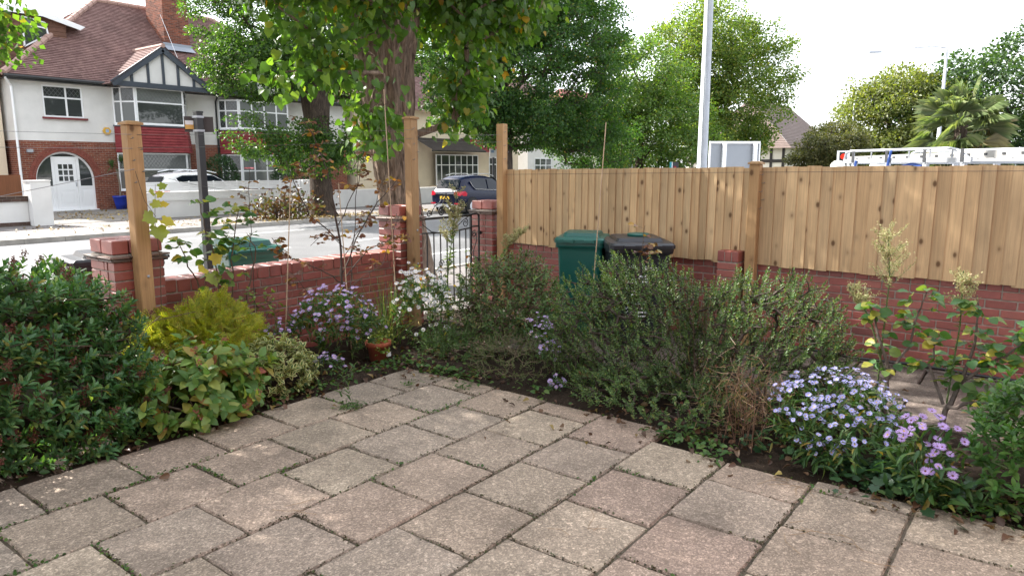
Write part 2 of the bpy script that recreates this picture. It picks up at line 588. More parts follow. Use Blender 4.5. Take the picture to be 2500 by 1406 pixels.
for k in range(14):
    y1 = 4.485 - 0.503 * k; y0 = y1 - 0.503
    if k == 0:
        y1 = 4.47
    x = ROW_OFF[k] - 0.508 * 8
    JOINTS.append((0.6, y0, ROW_EDGE[k], y0))
    while x < ROW_EDGE[k] - 0.06:
        xe = min(x + 0.508, ROW_EDGE[k])
        if xe - x < 0.508 and ROW_EDGE[k] - xe < 0.1:
            xe = ROW_EDGE[k]
        w, h = xe - x - 0.011, y1 - y0 - 0.011
        s = obj('slab', SLABS[rs.randrange(7)], patio, ((x + xe) / 2, (y0 + y1) / 2, rs.uniform(-0.006, 0.002)),
                (rs.gauss(0, 0.007), rs.gauss(0, 0.007), rs.gauss(0, 0.005)), (w, h, 1))
        JOINTS.append((xe, y0, xe, y1))
        x = xe
path = obj('garden_path', np_mesh('garden_path', np.array([(5.46, -2.9, -0.024), (7.06, -2.9, -0.024), (7.06, 5.6, -0.024), (5.46, 5.6, -0.024)]), np.array([[0, 1, 2, 3]]), M_SOIL))
path['kind'] = 'structure'
for i in range(3):
    for j in range(14):
        s = obj('path_slab', PATHSLABS[rs.randrange(4)], path, (5.74 + i * 0.535, -1.6 + j * 0.535 + (0.26 if i % 2 else 0), rs.uniform(-0.012, 0.0)),
                (rs.gauss(0, 0.006), rs.gauss(0, 0.006), rs.gauss(0, 0.004)), (0.52, 0.52, 1))

# ------------------------------------------------------------------ brickwork
BR_S = cbox_mesh('brick', 0.215, 0.1025, 0.065, 0.004, M_BRICK)
BR_H = cbox_mesh('brick', 0.1025, 0.1025, 0.065, 0.004, M_BRICK)
BR_E = cbox_mesh('brick', 0.065, 0.25, 0.1025, 0.005, M_BRICK)
def jit(a=0.0025):
    return rs.gauss(0, a)
def brick_obj(mesh, parent, x, y, z, rz=0.0, scale=None):
    return obj('brick', mesh, parent, (x, y, z), (jit(0.006), jit(0.006), rz + jit(0.006)), scale)

def low_wall(parent, x0, x1, top, front, courses=9, first=0):
    z_c = top - 0.1025 / 2
    n = int(round((x1 - x0) / 0.122)); p = (x1 - x0) / n
    for i in range(n):
        brick_obj(BR_E, parent, x0 + (i + 0.5) * p, front - 0.02 + 0.125 + jit(), z_c + jit(), 0, ((p - 0.009) / 0.065, 1, 1))
    z = top - 0.1025 - 0.010 - 0.0325
    rows = [(z, front - 0.016, 0.06)]
    for c in range(courses):
        rows.append((z - 0.075 * (c + 1), front, 0.112 if c % 2 == 0 else 0.0))
    for zi, (zz, fy, off) in enumerate(rows):
        if zi > courses - first:
            break
        x = x0 - off
        while x < x1 - 0.02:
            a, b = max(x, x0), min(x + 0.215, x1)
            if b - a > 0.03:
                brick_obj(BR_S, parent, (a + b) / 2, fy + 0.05125 + jit(0.0015), zz + jit(0.001), 0, ((b - a) / 0.215, 1, 1))
            x += 0.225
    m = MB().box(x0 + 0.004, front + 0.009, -0.1, x1 - 0.004, front + 0.206, top - 0.1125)
    m.box(x0 + 0.004, front - 0.008, top - 0.1875, x1 - 0.004, front + 0.222, top - 0.008)
    m.build('mortar', M_MORTAR, parent)

front_wall = thing('garden_wall', 'low red brick garden wall with brick-on-edge coping beside the iron gate', 'wall')
low_wall(front_wall, 3.30, 5.345, 0.862, 5.70)
low_wall(front_wall, 2.80, 3.288, 0.842, 5.715)
hedge_wall = thing('garden_wall', 'low red brick garden wall running behind the clipped hebe hedge', 'wall')
low_wall(hedge_wall, -1.4, 2.33, 0.842, 5.715, 9, 3)

def pillar(name, label, x0, y0, w, top, courses, zbase, cap):
    t = thing(name, label, 'pillar')
    c = (x0 + w / 2, y0 + w / 2)
    a, b = 0.60 * w, 0.40 * w
    for i in range(courses):
        z = zbase + 0.0325 + i * (top - 0.155 - zbase) / courses
        for face in range(4):
            seq = (a, b) if (i + face) % 2 == 0 else (b, a)
            t0 = -w / 2
            for s in seq:
                m = t0 + s / 2
                ln = s - 0.010
                d = w / 2 - 0.05125
                # a corner brick owns its corner on one face only
                lx, ly, rz = [(m, -d, 0), (d, m, math.pi / 2), (-m, d, 0), (-d, -m, math.pi / 2)][face]
                if s == seq[0]:
                    t0 += s; brick_obj(BR_S, t, c[0] + lx, c[1] + ly, z + jit(0.001), rz, (ln / 0.215, 1, 1)); continue
                ln2 = ln - 0.104; m2 = m - 0.052
                lx, ly, rz = [(m2, -d, 0), (d, m2, math.pi / 2), (-m2, d, 0), (-d, -m2, math.pi / 2)][face]
                if ln2 > 0.02:
                    brick_obj(BR_S, t, c[0] + lx, c[1] + ly, z + jit(0.001), rz, (ln2 / 0.215, 1, 1))
                t0 += s
    g = 0.008
    MB().box(x0 + g, y0 + g, -0.1, x0 + w - g, y0 + w - g, top - 0.11).build('mortar', M_MORTAR, t)
    # tile creasing: two projecting courses of clay tiles
    for lay, (z, ov) in enumerate(((top - 0.152, 0.025), (top - 0.128, 0.038))):
        n = 3
        for i in range(n):
            for j in range(2):
                sx, sy = (w + 2 * ov) / n, (w + 2 * ov) / 2
                m = cbox_mesh('creasing_tile', sx - 0.006, sy - 0.006, 0.013, 0.002, M_TILECREASE) if (i, j) == (0, 0) else m
                obj('creasing_tile', m, t, (x0 - ov + (i + 0.5) * sx, y0 - ov + (j + 0.5) * sy, z + jit(0.0015)), (jit(0.012), jit(0.012), jit(0.01)))
    nx, ny = cap
    for i in range(nx):
        for j in range(ny):
            sx, sy = w / nx, w / ny
            m = cbox_mesh('brick', sx - 0.009, sy - 0.009, 0.1025, 0.006, M_BRICK) if (i, j) == (0, 0) else m
            brick_obj(m, t, x0 + (i + 0.5) * sx, y0 + (j + 0.5) * sy, top - 0.05125 + jit(0.0015))
    return t
pillar('brick_pillar', 'red brick wall-end pillar beside the hebe hedge, lower than the gate pillars', 2.40, 5.60, 0.385, 1.205, 14, 0.0, (3, 2))
pillar('brick_pillar', 'red brick gate pillar at the end of the low garden wall', 5.355, 5.62, 0.34, 1.335, 15, 0.0, (2, 2))
pillar('brick_pillar', 'red brick gate pillar next to the wooden fence', 6.915, 5.62, 0.335, 1.335, 15, 0.0, (2, 2))

# wall under the fence (runs along Y)
side_wall = thing('garden_wall', 'low red brick wall with pale mortar under the wooden board fence', 'wall')
FX = 7.085
for c in range(12):
    z = 0.0 + 0.0325 + 0.074 * c
    if c == 10:
        y = -0.9
        while y < 5.55:
            brick_obj(BR_H, side_wall, FX + 0.05125, y + 0.056, z, math.pi / 2); y += 0.1125
    else:
        y = -0.9 - (0.1125 if c % 2 else 0)
        while y < 5.5:
            brick_obj(BR_S, side_wall, FX + 0.05125 + jit(0.0015), y + 0.1125, z + jit(0.001), math.pi / 2); y += 0.225
MB().box(FX + 0.007, -2.9, -0.1, FX + 0.21, 5.6, 0.885).build('mortar', M_MORTAR, side_wall)
pier = thing('brick_pier', 'short red brick pier standing against the fence post', 'pier')
for c in range(11):
    z = 0.0325 + 0.075 * c
    brick_obj(BR_S, pier, 6.86 + 0.05125, 2.585, z, math.pi / 2)
    brick_obj(BR_H, pier, 6.86 + 0.05125 + 0.1125, 2.585 - 0.056, z, math.pi / 2)
    brick_obj(BR_H, pier, 6.86 + 0.05125 + 0.1125, 2.585 + 0.056, z, math.pi / 2)
top_br = cbox_mesh('brick', 0.21, 0.065, 0.1025, 0.005, M_BRICK)
for k in range(3):
    brick_obj(top_br, pier, 6.965, 2.585 + (k - 1) * 0.073, 0.88)
MB().box(6.868, 2.486, -0.05, FX - 0.005, 2.684, 0.92).build('mortar', M_MORTAR, pier)

# ------------------------------------------------------------------ board fence
def fence_panel(label, ya, yb, pitch, z0a, z0b, z1a, z1b):
    t = thing('fence_panel', label, 'fence')
    n = int(round(abs(yb - ya) / pitch))
    meshes = []
    for v in range(4):
        w, th0, th1 = pitch + 0.024, 0.004, 0.028
        # feather edge: thick at -Y side facing out, thin at +Y
        V, F = [], []
        for zz in (-0.5, 0.5):
            V += [(-th1 - 0.0, -w / 2, zz), (-th0, w / 2, zz), (0.0, w / 2, zz), (0.0, -w / 2, zz)]
        F = [(0, 1, 2, 3), (7, 6, 5, 4), (0, 4, 5, 1), (1, 5, 6, 2), (2, 6, 7, 3), (3, 7, 4, 0)]
        meshes.append(np_mesh('board', V, F, M_FENCE))
    for i in range(n):
        f = (i + 0.5) / n
        y = ya + (yb - ya) * f
        z0 = z0a + (z0b - z0a) * f + rs.gauss(0, 0.006); z1 = z1a + (z1b - z1a) * f + rs.gauss(0, 0.003)
        obj('board', meshes[i % 4], t, (7.048 + rs.uniform(-0.003, 0.003) , y, (z0 + z1) / 2), (rs.gauss(0, 0.0035), rs.gauss(0, 0.004), rs.gauss(0.0, 0.02) + 0.09), (rs.uniform(0.9, 1.3), 1, z1 - z0))
    for z in (1.0, 1.6):
        MB().box(7.052, min(ya, yb), z - 0.035, 7.09, max(ya, yb), z + 0.035).build('rail', M_POST, t)
    return t
fence_panel('pine board fence panel with narrow boards behind the wheelie bins', 5.47, 2.46, 0.089, 0.83, 0.80, 1.718, 1.748)
fence_panel('pine board fence panel with wide boards and dark knots above the bare brick wall', 2.34, -1.7, 0.104, 0.80, 0.785, 1.752, 1.775)

def post(label, x, y, top, s=0.1, cap=True, rz=0.0, z0=-0.05, bolts=()):
    t = thing('wooden_post', label, 'post', (x, y, 0), rz)
    m = cbox_mesh('shaft', s, s, top - z0, 0.006, M_POST)
    obj('shaft', m, t, (0, 0, (top + z0) / 2))
    if cap:
        b = MB(); c = s / 2 + 0.012
        b.add([(-c, -c, top), (c, -c, top), (c, c, top), (-c, c, top), (-c, -c, top + 0.016), (c, -c, top + 0.016), (c, c, top + 0.016), (-c, c, top + 0.016), (-c * .5, -c * .5, top + 0.030), (c * .5, -c * .5, top + 0.030), (c * .5, c * .5, top + 0.030), (-c * .5, c * .5, top + 0.030)],
              [(3, 2, 1, 0), (0, 1, 5, 4), (1, 2, 6, 5), (2, 3, 7, 6), (3, 0, 4, 7), (4, 5, 9, 8), (5, 6, 10, 9), (6, 7, 11, 10), (7, 4, 8, 11), (8, 9, 10, 11)])
        b.build('post_cap', M_POST, t)
    for z in bolts:
        b = MB().lathe([(0.011, 0), (0.011, 0.004), (0.006, 0.006), (0.006, 0.010)], n=8)
        b.build('bolt', M_GALV, t, loc=(0.012, -s / 2, z), rot=(math.pi / 2, 0, 0))
    for k in range(5):
        z = top - 0.10 - 0.08 * k
        MB().tube([(0, 0, 0), (0, -0.02, 0.0), (0.006, -0.03, 0.004), (0, -0.034, 0.010), (-0.005, -0.028, 0.006)], 0.0025, 5).build('screw_eye', M_STEEL, t, loc=(s * 0.3 * (1 if k % 2 else -1), -s / 2, z))
    return t
post('tall capped wooden post bolted to the brick pillar beside the hedge', 2.585, 5.535, 2.055, 0.105, True, bolts=(0.93,))
post('tall capped wooden post bolted to the brick gate pillar of the low wall', 5.475, 5.545, 2.245, 0.105, True, bolts=(0.72, 1.08))
post('tall uncapped wooden post where the board fence meets the gate pillar', 7.005, 5.53, 2.265, 0.1, False)
post('square capped wooden fence post rising between the two fence panels', 6.995, 2.40, 1.775, 0.1, True)

# ------------------------------------------------------------------ wires
def wire(label, pts, r=0.0016, sag=0.0, mat=None):
    P = []
    for a, b in zip(pts[:-1], pts[1:]):
        a, b = Vector(a), Vector(b)
        for k in range(8):
            f = k / 8
            p = a.lerp(b, f); p.z -= sag * 4 * f * (1 - f)
            P.append(p)
    P.append(Vector(pts[-1]))
    o = MB().tube(P, r, 5).build('wire', mat or M_STEEL)
    return tag(o, label, 'wire')
wire('top steel wire strung from the hedge post to the gate post', [(2.6, 5.48, 1.985), (5.46, 5.49, 2.135)], sag=0.012)
wire('second steel wire strung from the hedge post to the gate post', [(2.6, 5.48, 1.89), (5.46, 5.49, 2.045)], sag=0.02)
wire('slack steel wire slanting down from the hedge post to the low wall rose', [(2.62, 5.48, 1.72), (3.4, 5.5, 1.55), (4.3, 5.52, 1.37)], sag=0.02)
wire('top wire running from the hedge post away over the hedge', [(2.56, 5.48, 1.985), (-1.3, 5.48, 1.98)], sag=0.01)
wire('second wire running from the hedge post away over the hedge', [(2.56, 5.48, 1.885), (-1.3, 5.48, 1.885)], sag=0.015)
wire('slanting wire stretched down from the hedge post towards the hedge', [(2.56, 5.48, 1.735), (-0.9, 5.46, 1.05)], r=0.0022)
wire('top wire between the gate post and the uncapped fence post', [(5.5, 5.5, 2.135), (6.98, 5.5, 2.14)], sag=0.03)
wire('second wire between the gate post and the uncapped fence post', [(5.5, 5.5, 2.03), (6.98, 5.5, 2.05)], sag=0.015)
wire('thin dark wire drawn along the top of the board fence', [(6.965, 5.45, 1.66), (6.965, 2.4, 1.70), (6.975, -1.6, 1.735)], r=0.002, mat=M_BLACK)

# ------------------------------------------------------------------ iron gate
gate = thing('iron_gate', 'black wrought iron scroll garden gate between two brick pillars', 'gate', (5.72, 5.80, 0))
GW = 1.16
def spiral(cx, cz, r0, turns, a0, sgn=1, n=22):
    return [(cx + r0 * (1 - 0.8 * k / n) * math.cos(a0 + sgn * turns * 2 * math.pi * k / n), 0, cz + r0 * (1 - 0.8 * k / n) * math.sin(a0 + sgn * turns * 2 * math.pi * k / n)) for k in range(n + 1)]
fr = MB()
fr.box(0.0, -0.012, 0.06, 0.025, 0.012, 1.17); fr.box(GW - 0.17, -0.012, 0.06, GW - 0.147, 0.012, 1.17)
fr.tube([(GW - 0.16, 0, 1.175), (GW - 0.04, 0, 1.18), (GW - 0.015, 0, 1.165), (GW - 0.006, 0, 1.13), (GW - 0.006, 0, 0.06)], 0.0125, 6)
fr.box(0.0, -0.012, 1.150, GW - 0.148, 0.012, 1.175)
fr.box(0.0, -0.010, 0.10, GW - 0.006, 0.010, 0.125)
fr.build('gate_frame', M_BLACK, gate)
rail = MB(); pts = []
for k in range(15):
    f = k / 14
    pts.append((0.02 + f * (GW - 0.18), 0, 1.01 - 0.022 * math.sin(f * math.pi)))
rail.tube(pts, 0.009, 6); rail.box(GW - 0.15, -0.009, 1.015, GW - 0.01, 0.009, 1.03); rail.build('mid_rail', M_BLACK, gate)
for k in range(8):
    x = 0.115 + k * 0.113
    MB().box(x - 0.006, -0.006, 0.12, x + 0.006, 0.006, 1.0).build('bar', M_BLACK, gate)
for (pts, r) in [(spiral(0.09, 1.06, 0.045, 1.4, R(90), 1), 0.006), (spiral(0.90, 1.075, 0.055, 1.4, R(90), -1), 0.006),
                 (spiral(0.12, 1.215, 0.045, 1.4, R(200), -1), 0.007), (spiral(0.27, 1.215, 0.045, 1.4, R(-20), 1), 0.007),
                 (spiral(0.48, 1.235, 0.06, 1.5, R(60), 1), 0.008), (spiral(0.66, 1.235, 0.06, 1.5, R(120), -1), 0.008),
                 (spiral(GW - 0.095, 0.93, 0.045, 1.4, R(60), 1), 0.006), (spiral(GW - 0.06, 0.60, 0.045, 1.4, R(240), 1), 0.006),
                 (spiral(GW - 0.095, 0.42, 0.045, 1.4, R(60), 1), 0.006), (spiral(0.46, 0.62, 0.05, 1.4, R(0), 1), 0.006), (spiral(0.60, 0.62, 0.05, 1.4, R(180), -1), 0.006)]:
    MB().tube(pts, r, 6).build('scroll', M_BLACK, gate, True)
b = MB()
b.tube([(0.05, 0, 1.15), (0.16, 0, 1.10), (0.30, 0, 1.01), (0.42, 0, 0.99)], 0.006, 6)
b.tube([(0.60, 0, 0.99), (0.72, 0, 1.02), (0.84, 0, 1.10), (0.97, 0, 1.16)], 0.006, 6)
b.tube([(0.30, 0, 1.22), (0.36, 0, 1.30), (0.45, 0, 1.34), (0.50, 0, 1.40), (0.56, 0, 1.44), (0.62, 0, 1.40), (0.66, 0, 1.34), (0.72, 0, 1.28), (0.75, 0, 1.18)], 0.007, 6)
b.tube([(GW - 0.06, 0, 0.94), (GW - 0.05, 0, 0.85), (GW - 0.11, 0, 0.72), (GW - 0.105, 0, 0.60)], 0.006, 6)
b.tube([(0.50, 0, 1.28), (0.52, 0, 1.36), (0.56, 0, 1.41), (0.60, 0, 1.36), (0.62, 0, 1.28)], 0.010, 6)
b.build('scrollwork', M_BLACK, gate, True)
lb = MB().box(GW - 0.004, -0.02, 0.92, GW + 0.02, 0.02, 0.96); lb.tube([(GW, 0, 0.94), (GW + 0.035, -0.01, 0.93)], 0.01, 6)
lb.build('latch', M_BLACK, gate)

# ------------------------------------------------------------------ wheelie bins
def bin_plastic(name, col):
    return plain(name, col, 0.38, spec=0.5, var=0.12, noise=3, bump=0.08)
M_BINGREEN = bin_plastic('green_bin_plastic', (0.005, 0.085, 0.068))
M_BINBLACK = bin_plastic('black_bin_plastic', (0.016, 0.018, 0.024))
M_RUBBER = plain('rubber', (0.012, 0.012, 0.012), 0.8)
def wheelie_bin(label, loc, rz, mat, w=0.50, d=0.62, h=1.06, hatch=None, dome=0.035, group=None):
    """front faces local -Y"""
    t = thing('wheelie_bin', label, 'bin', loc, rz, group)
    def ring(wx, yf, yb, z, r=0.04, n=3):
        pts = []
        for cx, cy, a0 in ((wx - r, yf + r, -90), (wx - r, yb - r, 0), (-wx + r, yb - r, 90), (-wx + r, yf + r, 180)):
            for k in range(n + 1):
                a = R(a0 + 90 * k / n)
                pts.append((cx + r * math.cos(a), cy + r * math.sin(a), z))
        return pts
    hw, hd = w / 2, d / 2
    b = MB(); rings = [ring(hw * 0.78, -hd * 0.80, hd * 0.60, 0.03), ring(hw * 0.80, -hd * 0.82, hd * 0.64, 0.10), ring(hw * 0.93, -hd * 0.93, hd * 0.84, h * 0.86), ring(hw * 0.95, -hd * 0.95, hd * 0.86, h - 0.10)]
    n = len(rings[0])
    for rr_ in rings:
        b.v.extend(rr_)
    for i in range(len(rings) - 1):
        for k in range(n):
            a, c = i * n + k, i * n + (k + 1) % n
            b.f.append((a, c, c + n, a + n)); b.m.append(0)
    b.f.append(tuple(reversed(range(n)))); b.m.append(0)
    b.build('body', mat, t)
    rm = MB()
    rm.v.extend(ring(hw * 1.0, -hd * 1.0, hd * 0.92, h - 0.115) + ring(hw * 1.02, -hd * 1.02, hd * 0.93, h - 0.095) + ring(hw * 1.02, -hd * 1.02, hd * 0.93, h - 0.065))
    for i in range(2):
        for k in range(n):
            a, c = i * n + k, i * n + (k + 1) % n
            rm.f.append((a, c, c + n, a + n)); rm.m.append(0)
    rm.f.append(tuple(reversed(range(n)))); rm.m.append(0)
    rm.f.append(tuple(range(2 * n, 3 * n))); rm.m.append(0)
    rm.build('rim', mat, t)
    ld = MB()
    ld.v.extend(ring(hw * 1.05, -hd * 1.10, hd * 0.98, h - 0.062) + ring(hw * 1.05, -hd * 1.10, hd * 0.98, h - 0.030) + ring(hw * 1.0, -hd * 1.03, hd * 0.92, h - 0.012) + ring(hw * 0.78, -hd * 0.72, hd * 0.70, h - 0.006) + ring(hw * 0.72, -hd * 0.66, hd * 0.64, h + dome - 0.006))
    for i in range(4):
        for k in range(n):
            a, c = i * n + k, i * n + (k + 1) % n
            ld.f.append((a, c, c + n, a + n)); ld.m.append(0)
    ld.f.append(tuple(reversed(range(n)))); ld.m.append(0)
    ld.f.append(tuple(range(4 * n, 5 * n))); ld.m.append(0)
    lid = ld.build('lid', mat, t)
    hb = MB()
    for s in (-1, 1):
        hb.box(s * hw * 0.42 - 0.05, -hd * 1.10 - 0.035, h - 0.055, s * hw * 0.42 + 0.05, -hd * 1.08, h - 0.030)
    hb.build('lid_handle', mat, lid)
    gb = MB().tube([(-hw * 0.8, hd * 0.98, h - 0.05), (-hw * 0.8, hd * 1.12, h - 0.03), (hw * 0.8, hd * 1.12, h - 0.03), (hw * 0.8, hd * 0.98, h - 0.05)], 0.014, 6)
    gb.build('grab_handle', mat, t)
    for s in (-1, 1):
        MB().lathe([(0.03, -0.025), (0.095, -0.025), (0.1, -0.01), (0.1, 0.01), (0.095, 0.025), (0.03, 0.025)], n=18).build('wheel', M_RUBBER, t, loc=(s * (hw * 0.83), hd * 0.68, 0.10), rot=(0, math.pi / 2, 0))
    if hatch is not None:
        MB().lathe([(0.105, -0.004), (0.112, 0.012), (0.105, 0.022), (0.09, 0.026)], n=24).build('bottle_hatch', hatch, lid, loc=(0.03, 0.02, h + dome - 0.004))
    return t
wheelie_bin('green wheelie bin standing against the board fence beside the black recycling bin', (6.42, 3.98, 0), R(-66), M_BINGREEN, 0.49, 0.60, 1.055)
rec = wheelie_bin('black recycling wheelie bin with green round hatch and white printed list', (6.40, 3.36, 0), R(-52), M_BINBLACK, 0.60, 0.74, 1.05, hatch=M_BINGREEN, dome=0.03)
wheelie_bin('black wheelie bin standing on the pavement behind the hedge pillar', (2.75, 6.45, -0.03), R(80), M_BINBLACK, 0.5, 0.72, 1.05)
wheelie_bin('green wheelie bin standing on the pavement behind the low brick wall', (4.14, 6.68, -0.03), R(172), M_BINGREEN, 0.56, 0.72, 1.0, dome=0.05)
def text_obj(name, s, size, parent, loc, rot, mat, extrude=0.0008):
    cu = bpy.data.curves.new(name, 'FONT')
    cu.body = s; cu.size = size; cu.extrude = extrude
    cu.materials.append(mat)
    tmp = bpy.data.objects.new(name + '_curve', cu); COL.objects.link(tmp)
    me = bpy.data.meshes.new_from_object(tmp.evaluated_get(bpy.context.evaluated_depsgraph_get()))
    bpy.data.objects.remove(tmp)
    return obj(name, me, parent, loc, rot)
M_PRINT = plain('white_print', (0.75, 0.76, 0.78), 0.6)
_tilt = math.atan2(0.37 * (0.95 - 0.82), 0.86)
text_obj('lettering', 'Yes please', 0.060, rec, (-0.10, -0.360, 0.78), (math.pi / 2 - _tilt * 0.6, 0, 0), M_PRINT)
tk = MB()
for i, z in enumerate((0.785, 0.715, 0.66, 0.60, 0.565, 0.44, 0.40, 0.36, 0.32)):
    yy = -0.3635 + (0.86 - z) * 0.055
    tk.bar((-0.145, yy, z + 0.014), (-0.132, yy, z), 0.007, 0.002); tk.bar((-0.132, yy, z), (-0.112, yy, z + 0.03), 0.007, 0.002)
tk.build('tick_marks', M_PRINT, rec)['kind'] = 'stuff'
tl = MB()
rr2 = random.Random(4)
for i, z in enumerate((0.715, 0.69, 0.66, 0.60, 0.565, 0.535, 0.44, 0.40, 0.36, 0.32)):
    x = -0.09
    yy = -0.3635 + (0.86 - z) * 0.055
    while x < 0.02 + rr2.random() * 0.08:
        l = rr2.uniform(0.012, 0.03)
        tl.box(x, yy - 0.001, z, x + l, yy + 0.006, z + 0.014); x += l + 0.006
tl.build('printed_list', M_PRINT, rec)['kind'] = 'stuff'
# ------------------------------------------------------------------ house materials
def house_brick_mat(name, c1, c2, mortar):
    t = NT(name)
    pos = t.coord('Object')
    sp = t.n('ShaderNodeSeparateXYZ'); t.l(pos, sp.inputs[0])
    cb = t.n('ShaderNodeCombineXYZ')
    t.l(t.math('ADD', sp.outputs[0], sp.outputs[1]), cb.inputs[0]); t.l(sp.outputs[2], cb.inputs[1])
    bt = t.n('ShaderNodeTexBrick')
    bt.inputs['Scale'].default_value = 1.0
    bt.inputs['Brick Width'].default_value = 0.225
    bt.inputs['Row Height'].default_value = 0.075
    bt.inputs['Mortar Size'].default_value = 0.006
    bt.inputs['Mortar Smooth'].default_value = 0.3
    bt.inputs['Bias'].default_value = 0.0
    bt.inputs['Color1'].default_value = (*c1, 1); bt.inputs['Color2'].default_value = (*c2, 1); bt.inputs['Mortar'].default_value = (*mortar, 1)
    t.l(cb.outputs[0], bt.inputs['Vector'])
    c = t.mix(0.6, bt.outputs['Color'], t.ramp(t.noise(pos, 5, 6, 0.7), [(0.3, 0.65), (0.7, 1.3)]), 'MULTIPLY')
    inv = t.math('SUBTRACT', 1.0, bt.outputs['Fac'])
    t.bsdf(c, 0.9, 0, 0.2, t.bump(inv, 0.6, 0.01))
    return t.mat
M_HBRICK = house_brick_mat('house_brick', (0.23, 0.072, 0.042), (0.15, 0.045, 0.030), (0.30, 0.25, 0.20))
M_CHIM = house_brick_mat('chimney_brick', (0.25, 0.085, 0.05), (0.11, 0.045, 0.032), (0.20, 0.16, 0.13))
M_DARKBRICK = house_brick_mat('plinth_brick', (0.085, 0.05, 0.04), (0.06, 0.038, 0.03), (0.14, 0.12, 0.10))
def tile_mat(name, c1, c2, along):
    t = NT(name)
    pos = t.coord('Object')
    f = t.noise(pos, 1.1, 6, 0.7)
    cell = t.vor(t.coord('Object', (6.0, 6.0, 9.0)), 1.0, 'F1', 'Color')
    sp = t.n('ShaderNodeSeparateColor'); t.l(cell, sp.inputs[0])
    c = t.ramp(sp.outputs[0], [(0.0, c1), (0.5, tuple((a + b) / 2 for a, b in zip(c1, c2))), (1.0, c2)])
    c = t.mix(0.6, c, t.ramp(f, [(0.3, 0.72), (0.7, 1.22)]), 'MULTIPLY')
    t.bsdf(c, 0.8, 0, 0.3, t.bump(t.noise(pos, 40, 3), 0.3, 0.01))
    return t.mat
M_ROOF = tile_mat('roof_tiles', (0.155, 0.088, 0.080), (0.235, 0.145, 0.128), 0)
M_HIPTILE = plain('hip_tile', (0.36, 0.235, 0.195), 0.8, var=0.15, noise=3, bump=0.2)
M_REDTILE = tile_mat('red_hung_tiles', (0.200, 0.030, 0.035), (0.260, 0.048, 0.050), 0)
M_BROWNTILE = tile_mat('brown_hung_tiles', (0.115, 0.058, 0.040), (0.175, 0.09, 0.06), 0)

def quad_strips(b, p00, p10, p01, p11, n, lift=0.030):
    """tile courses on a sloping quad: p00-p10 eaves edge, p01-p11 ridge edge (p01==p11 for a triangle)."""
    p00, p10, p01, p11 = (Vector(p) for p in (p00, p10, p01, p11))
    nrm = (p10 - p00).cross((p01 + p11) / 2 - p00).normalized()
    if nrm.z < 0:
        nrm = -nrm
    for i in range(n):
        f0, f1 = i / n, (i + 1) / n
        a, c = p00.lerp(p01, f0), p10.lerp(p11, f0)
        d, e = p00.lerp(p01, f1), p10.lerp(p11, f1)
        a2, c2 = a + nrm * lift, c + nrm * lift
        b.add([a, c, c2, a2, e, d], [(0, 1, 2, 3), (3, 2, 4, 5)])

def facade(b, x0, x1, z0, z1, y, holes, depth=0.12):
    xs = sorted({x0, x1, *[v for h in holes for v in h[:2]]}); zs = sorted({z0, z1, *[v for h in holes for v in h[2:]]})
    for i in range(len(xs) - 1):
        for j in range(len(zs) - 1):
            cx, cz = (xs[i] + xs[i + 1]) / 2, (zs[j] + zs[j + 1]) / 2
            if any(h[0] < cx < h[1] and h[2] < cz < h[3] for h in holes):
                continue
            b.add([(xs[i], y, zs[j]), (xs[i + 1], y, zs[j]), (xs[i + 1], y, zs[j + 1]), (xs[i], y, zs[j + 1])], [(0, 1, 2, 3)])
    for (a, c, d, e) in holes:
        b.add([(a, y, d), (c, y, d), (c, y, e), (a, y, e), (a, y + depth, d), (c, y + depth, d), (c, y + depth, e), (a, y + depth, e)],
              [(0, 4, 5, 1), (1, 5, 6, 2), (2, 6, 7, 3), (3, 7, 4, 0)])

def window(parent, w, h, loc, rz, mull=(), trans=(), glass=None, lead=(), fw=0.06, name='window'):
    """local: x 0..w, z 0..h, outward -y. mull/trans: fractions. lead: list of (col,row) cells with diamond leading."""
    b = MB()
    b.box(0, -0.03, 0, w, 0.03, fw); b.box(0, -0.03, h - fw, w, 0.03, h); b.box(0, -0.028, fw, fw, 0.028, h - fw); b.box(w - fw, -0.028, fw, w, 0.028, h - fw)
    xs = [0.0] + [m * w for m in mull] + [w]; zs = [0.0] + [m * h for m in trans] + [h]
    for m in xs[1:-1]:
        b.box(m - fw * 0.55, -0.026, fw, m + fw * 0.55, 0.026, h - fw)
    for z in zs[1:-1]:
        b.box(fw, -0.024, z - fw * 0.5, w - fw, 0.024, z + fw * 0.5)
    wo = b.build(name, M_WHITE, parent, loc=loc, rot=(0, 0, rz))
    for i in range(len(xs) - 1):
        for j in range(len(zs) - 1):
            a, c, d, e = xs[i] + fw * 0.5, xs[i + 1] - fw * 0.5, zs[j] + fw * 0.5, zs[j + 1] - fw * 0.5
            g = glass[(i, j)] if isinstance(glass, dict) and (i, j) in glass else (M_GLASS if not glass or isinstance(glass, dict) else glass)
            MB().box(a, -0.006, d, c, 0.006, e).build('pane', g, wo)
            if (i, j) in lead:
                lb = MB(); s = 0.15; k = -(e - d)
                while k < (c - a):
                    for sg in (1, -1):
                        pts = []
                        for q in (0.0, e - d):
                            x = k + q * 0.8 if sg > 0 else (c - a) - k - q * 0.8
                            pts.append((x, q))
                        (xa, za), (xb, zb) = pts
                        # clip to pane width
                        if xb == xa:
                            continue
                        lo, hi = 0.0, c - a
                        ts = sorted([(lo - xa) / (xb - xa), (hi - xa) / (xb - xa)])
                        t0, t1 = max(0, ts[0]), min(1, ts[1])
                        if t1 > t0:
                            lb.bar((a + xa + (xb - xa) * t0, -0.012, d + (zb - za) * t0), (a + xa + (xb - xa) * t1, -0.012, d + (zb - za) * t1), 0.013, 0.006, up=(0, 1, 0))
                    k += s
                if lb.v:
                    lb.build('leading', M_LEAD, wo)
    return wo

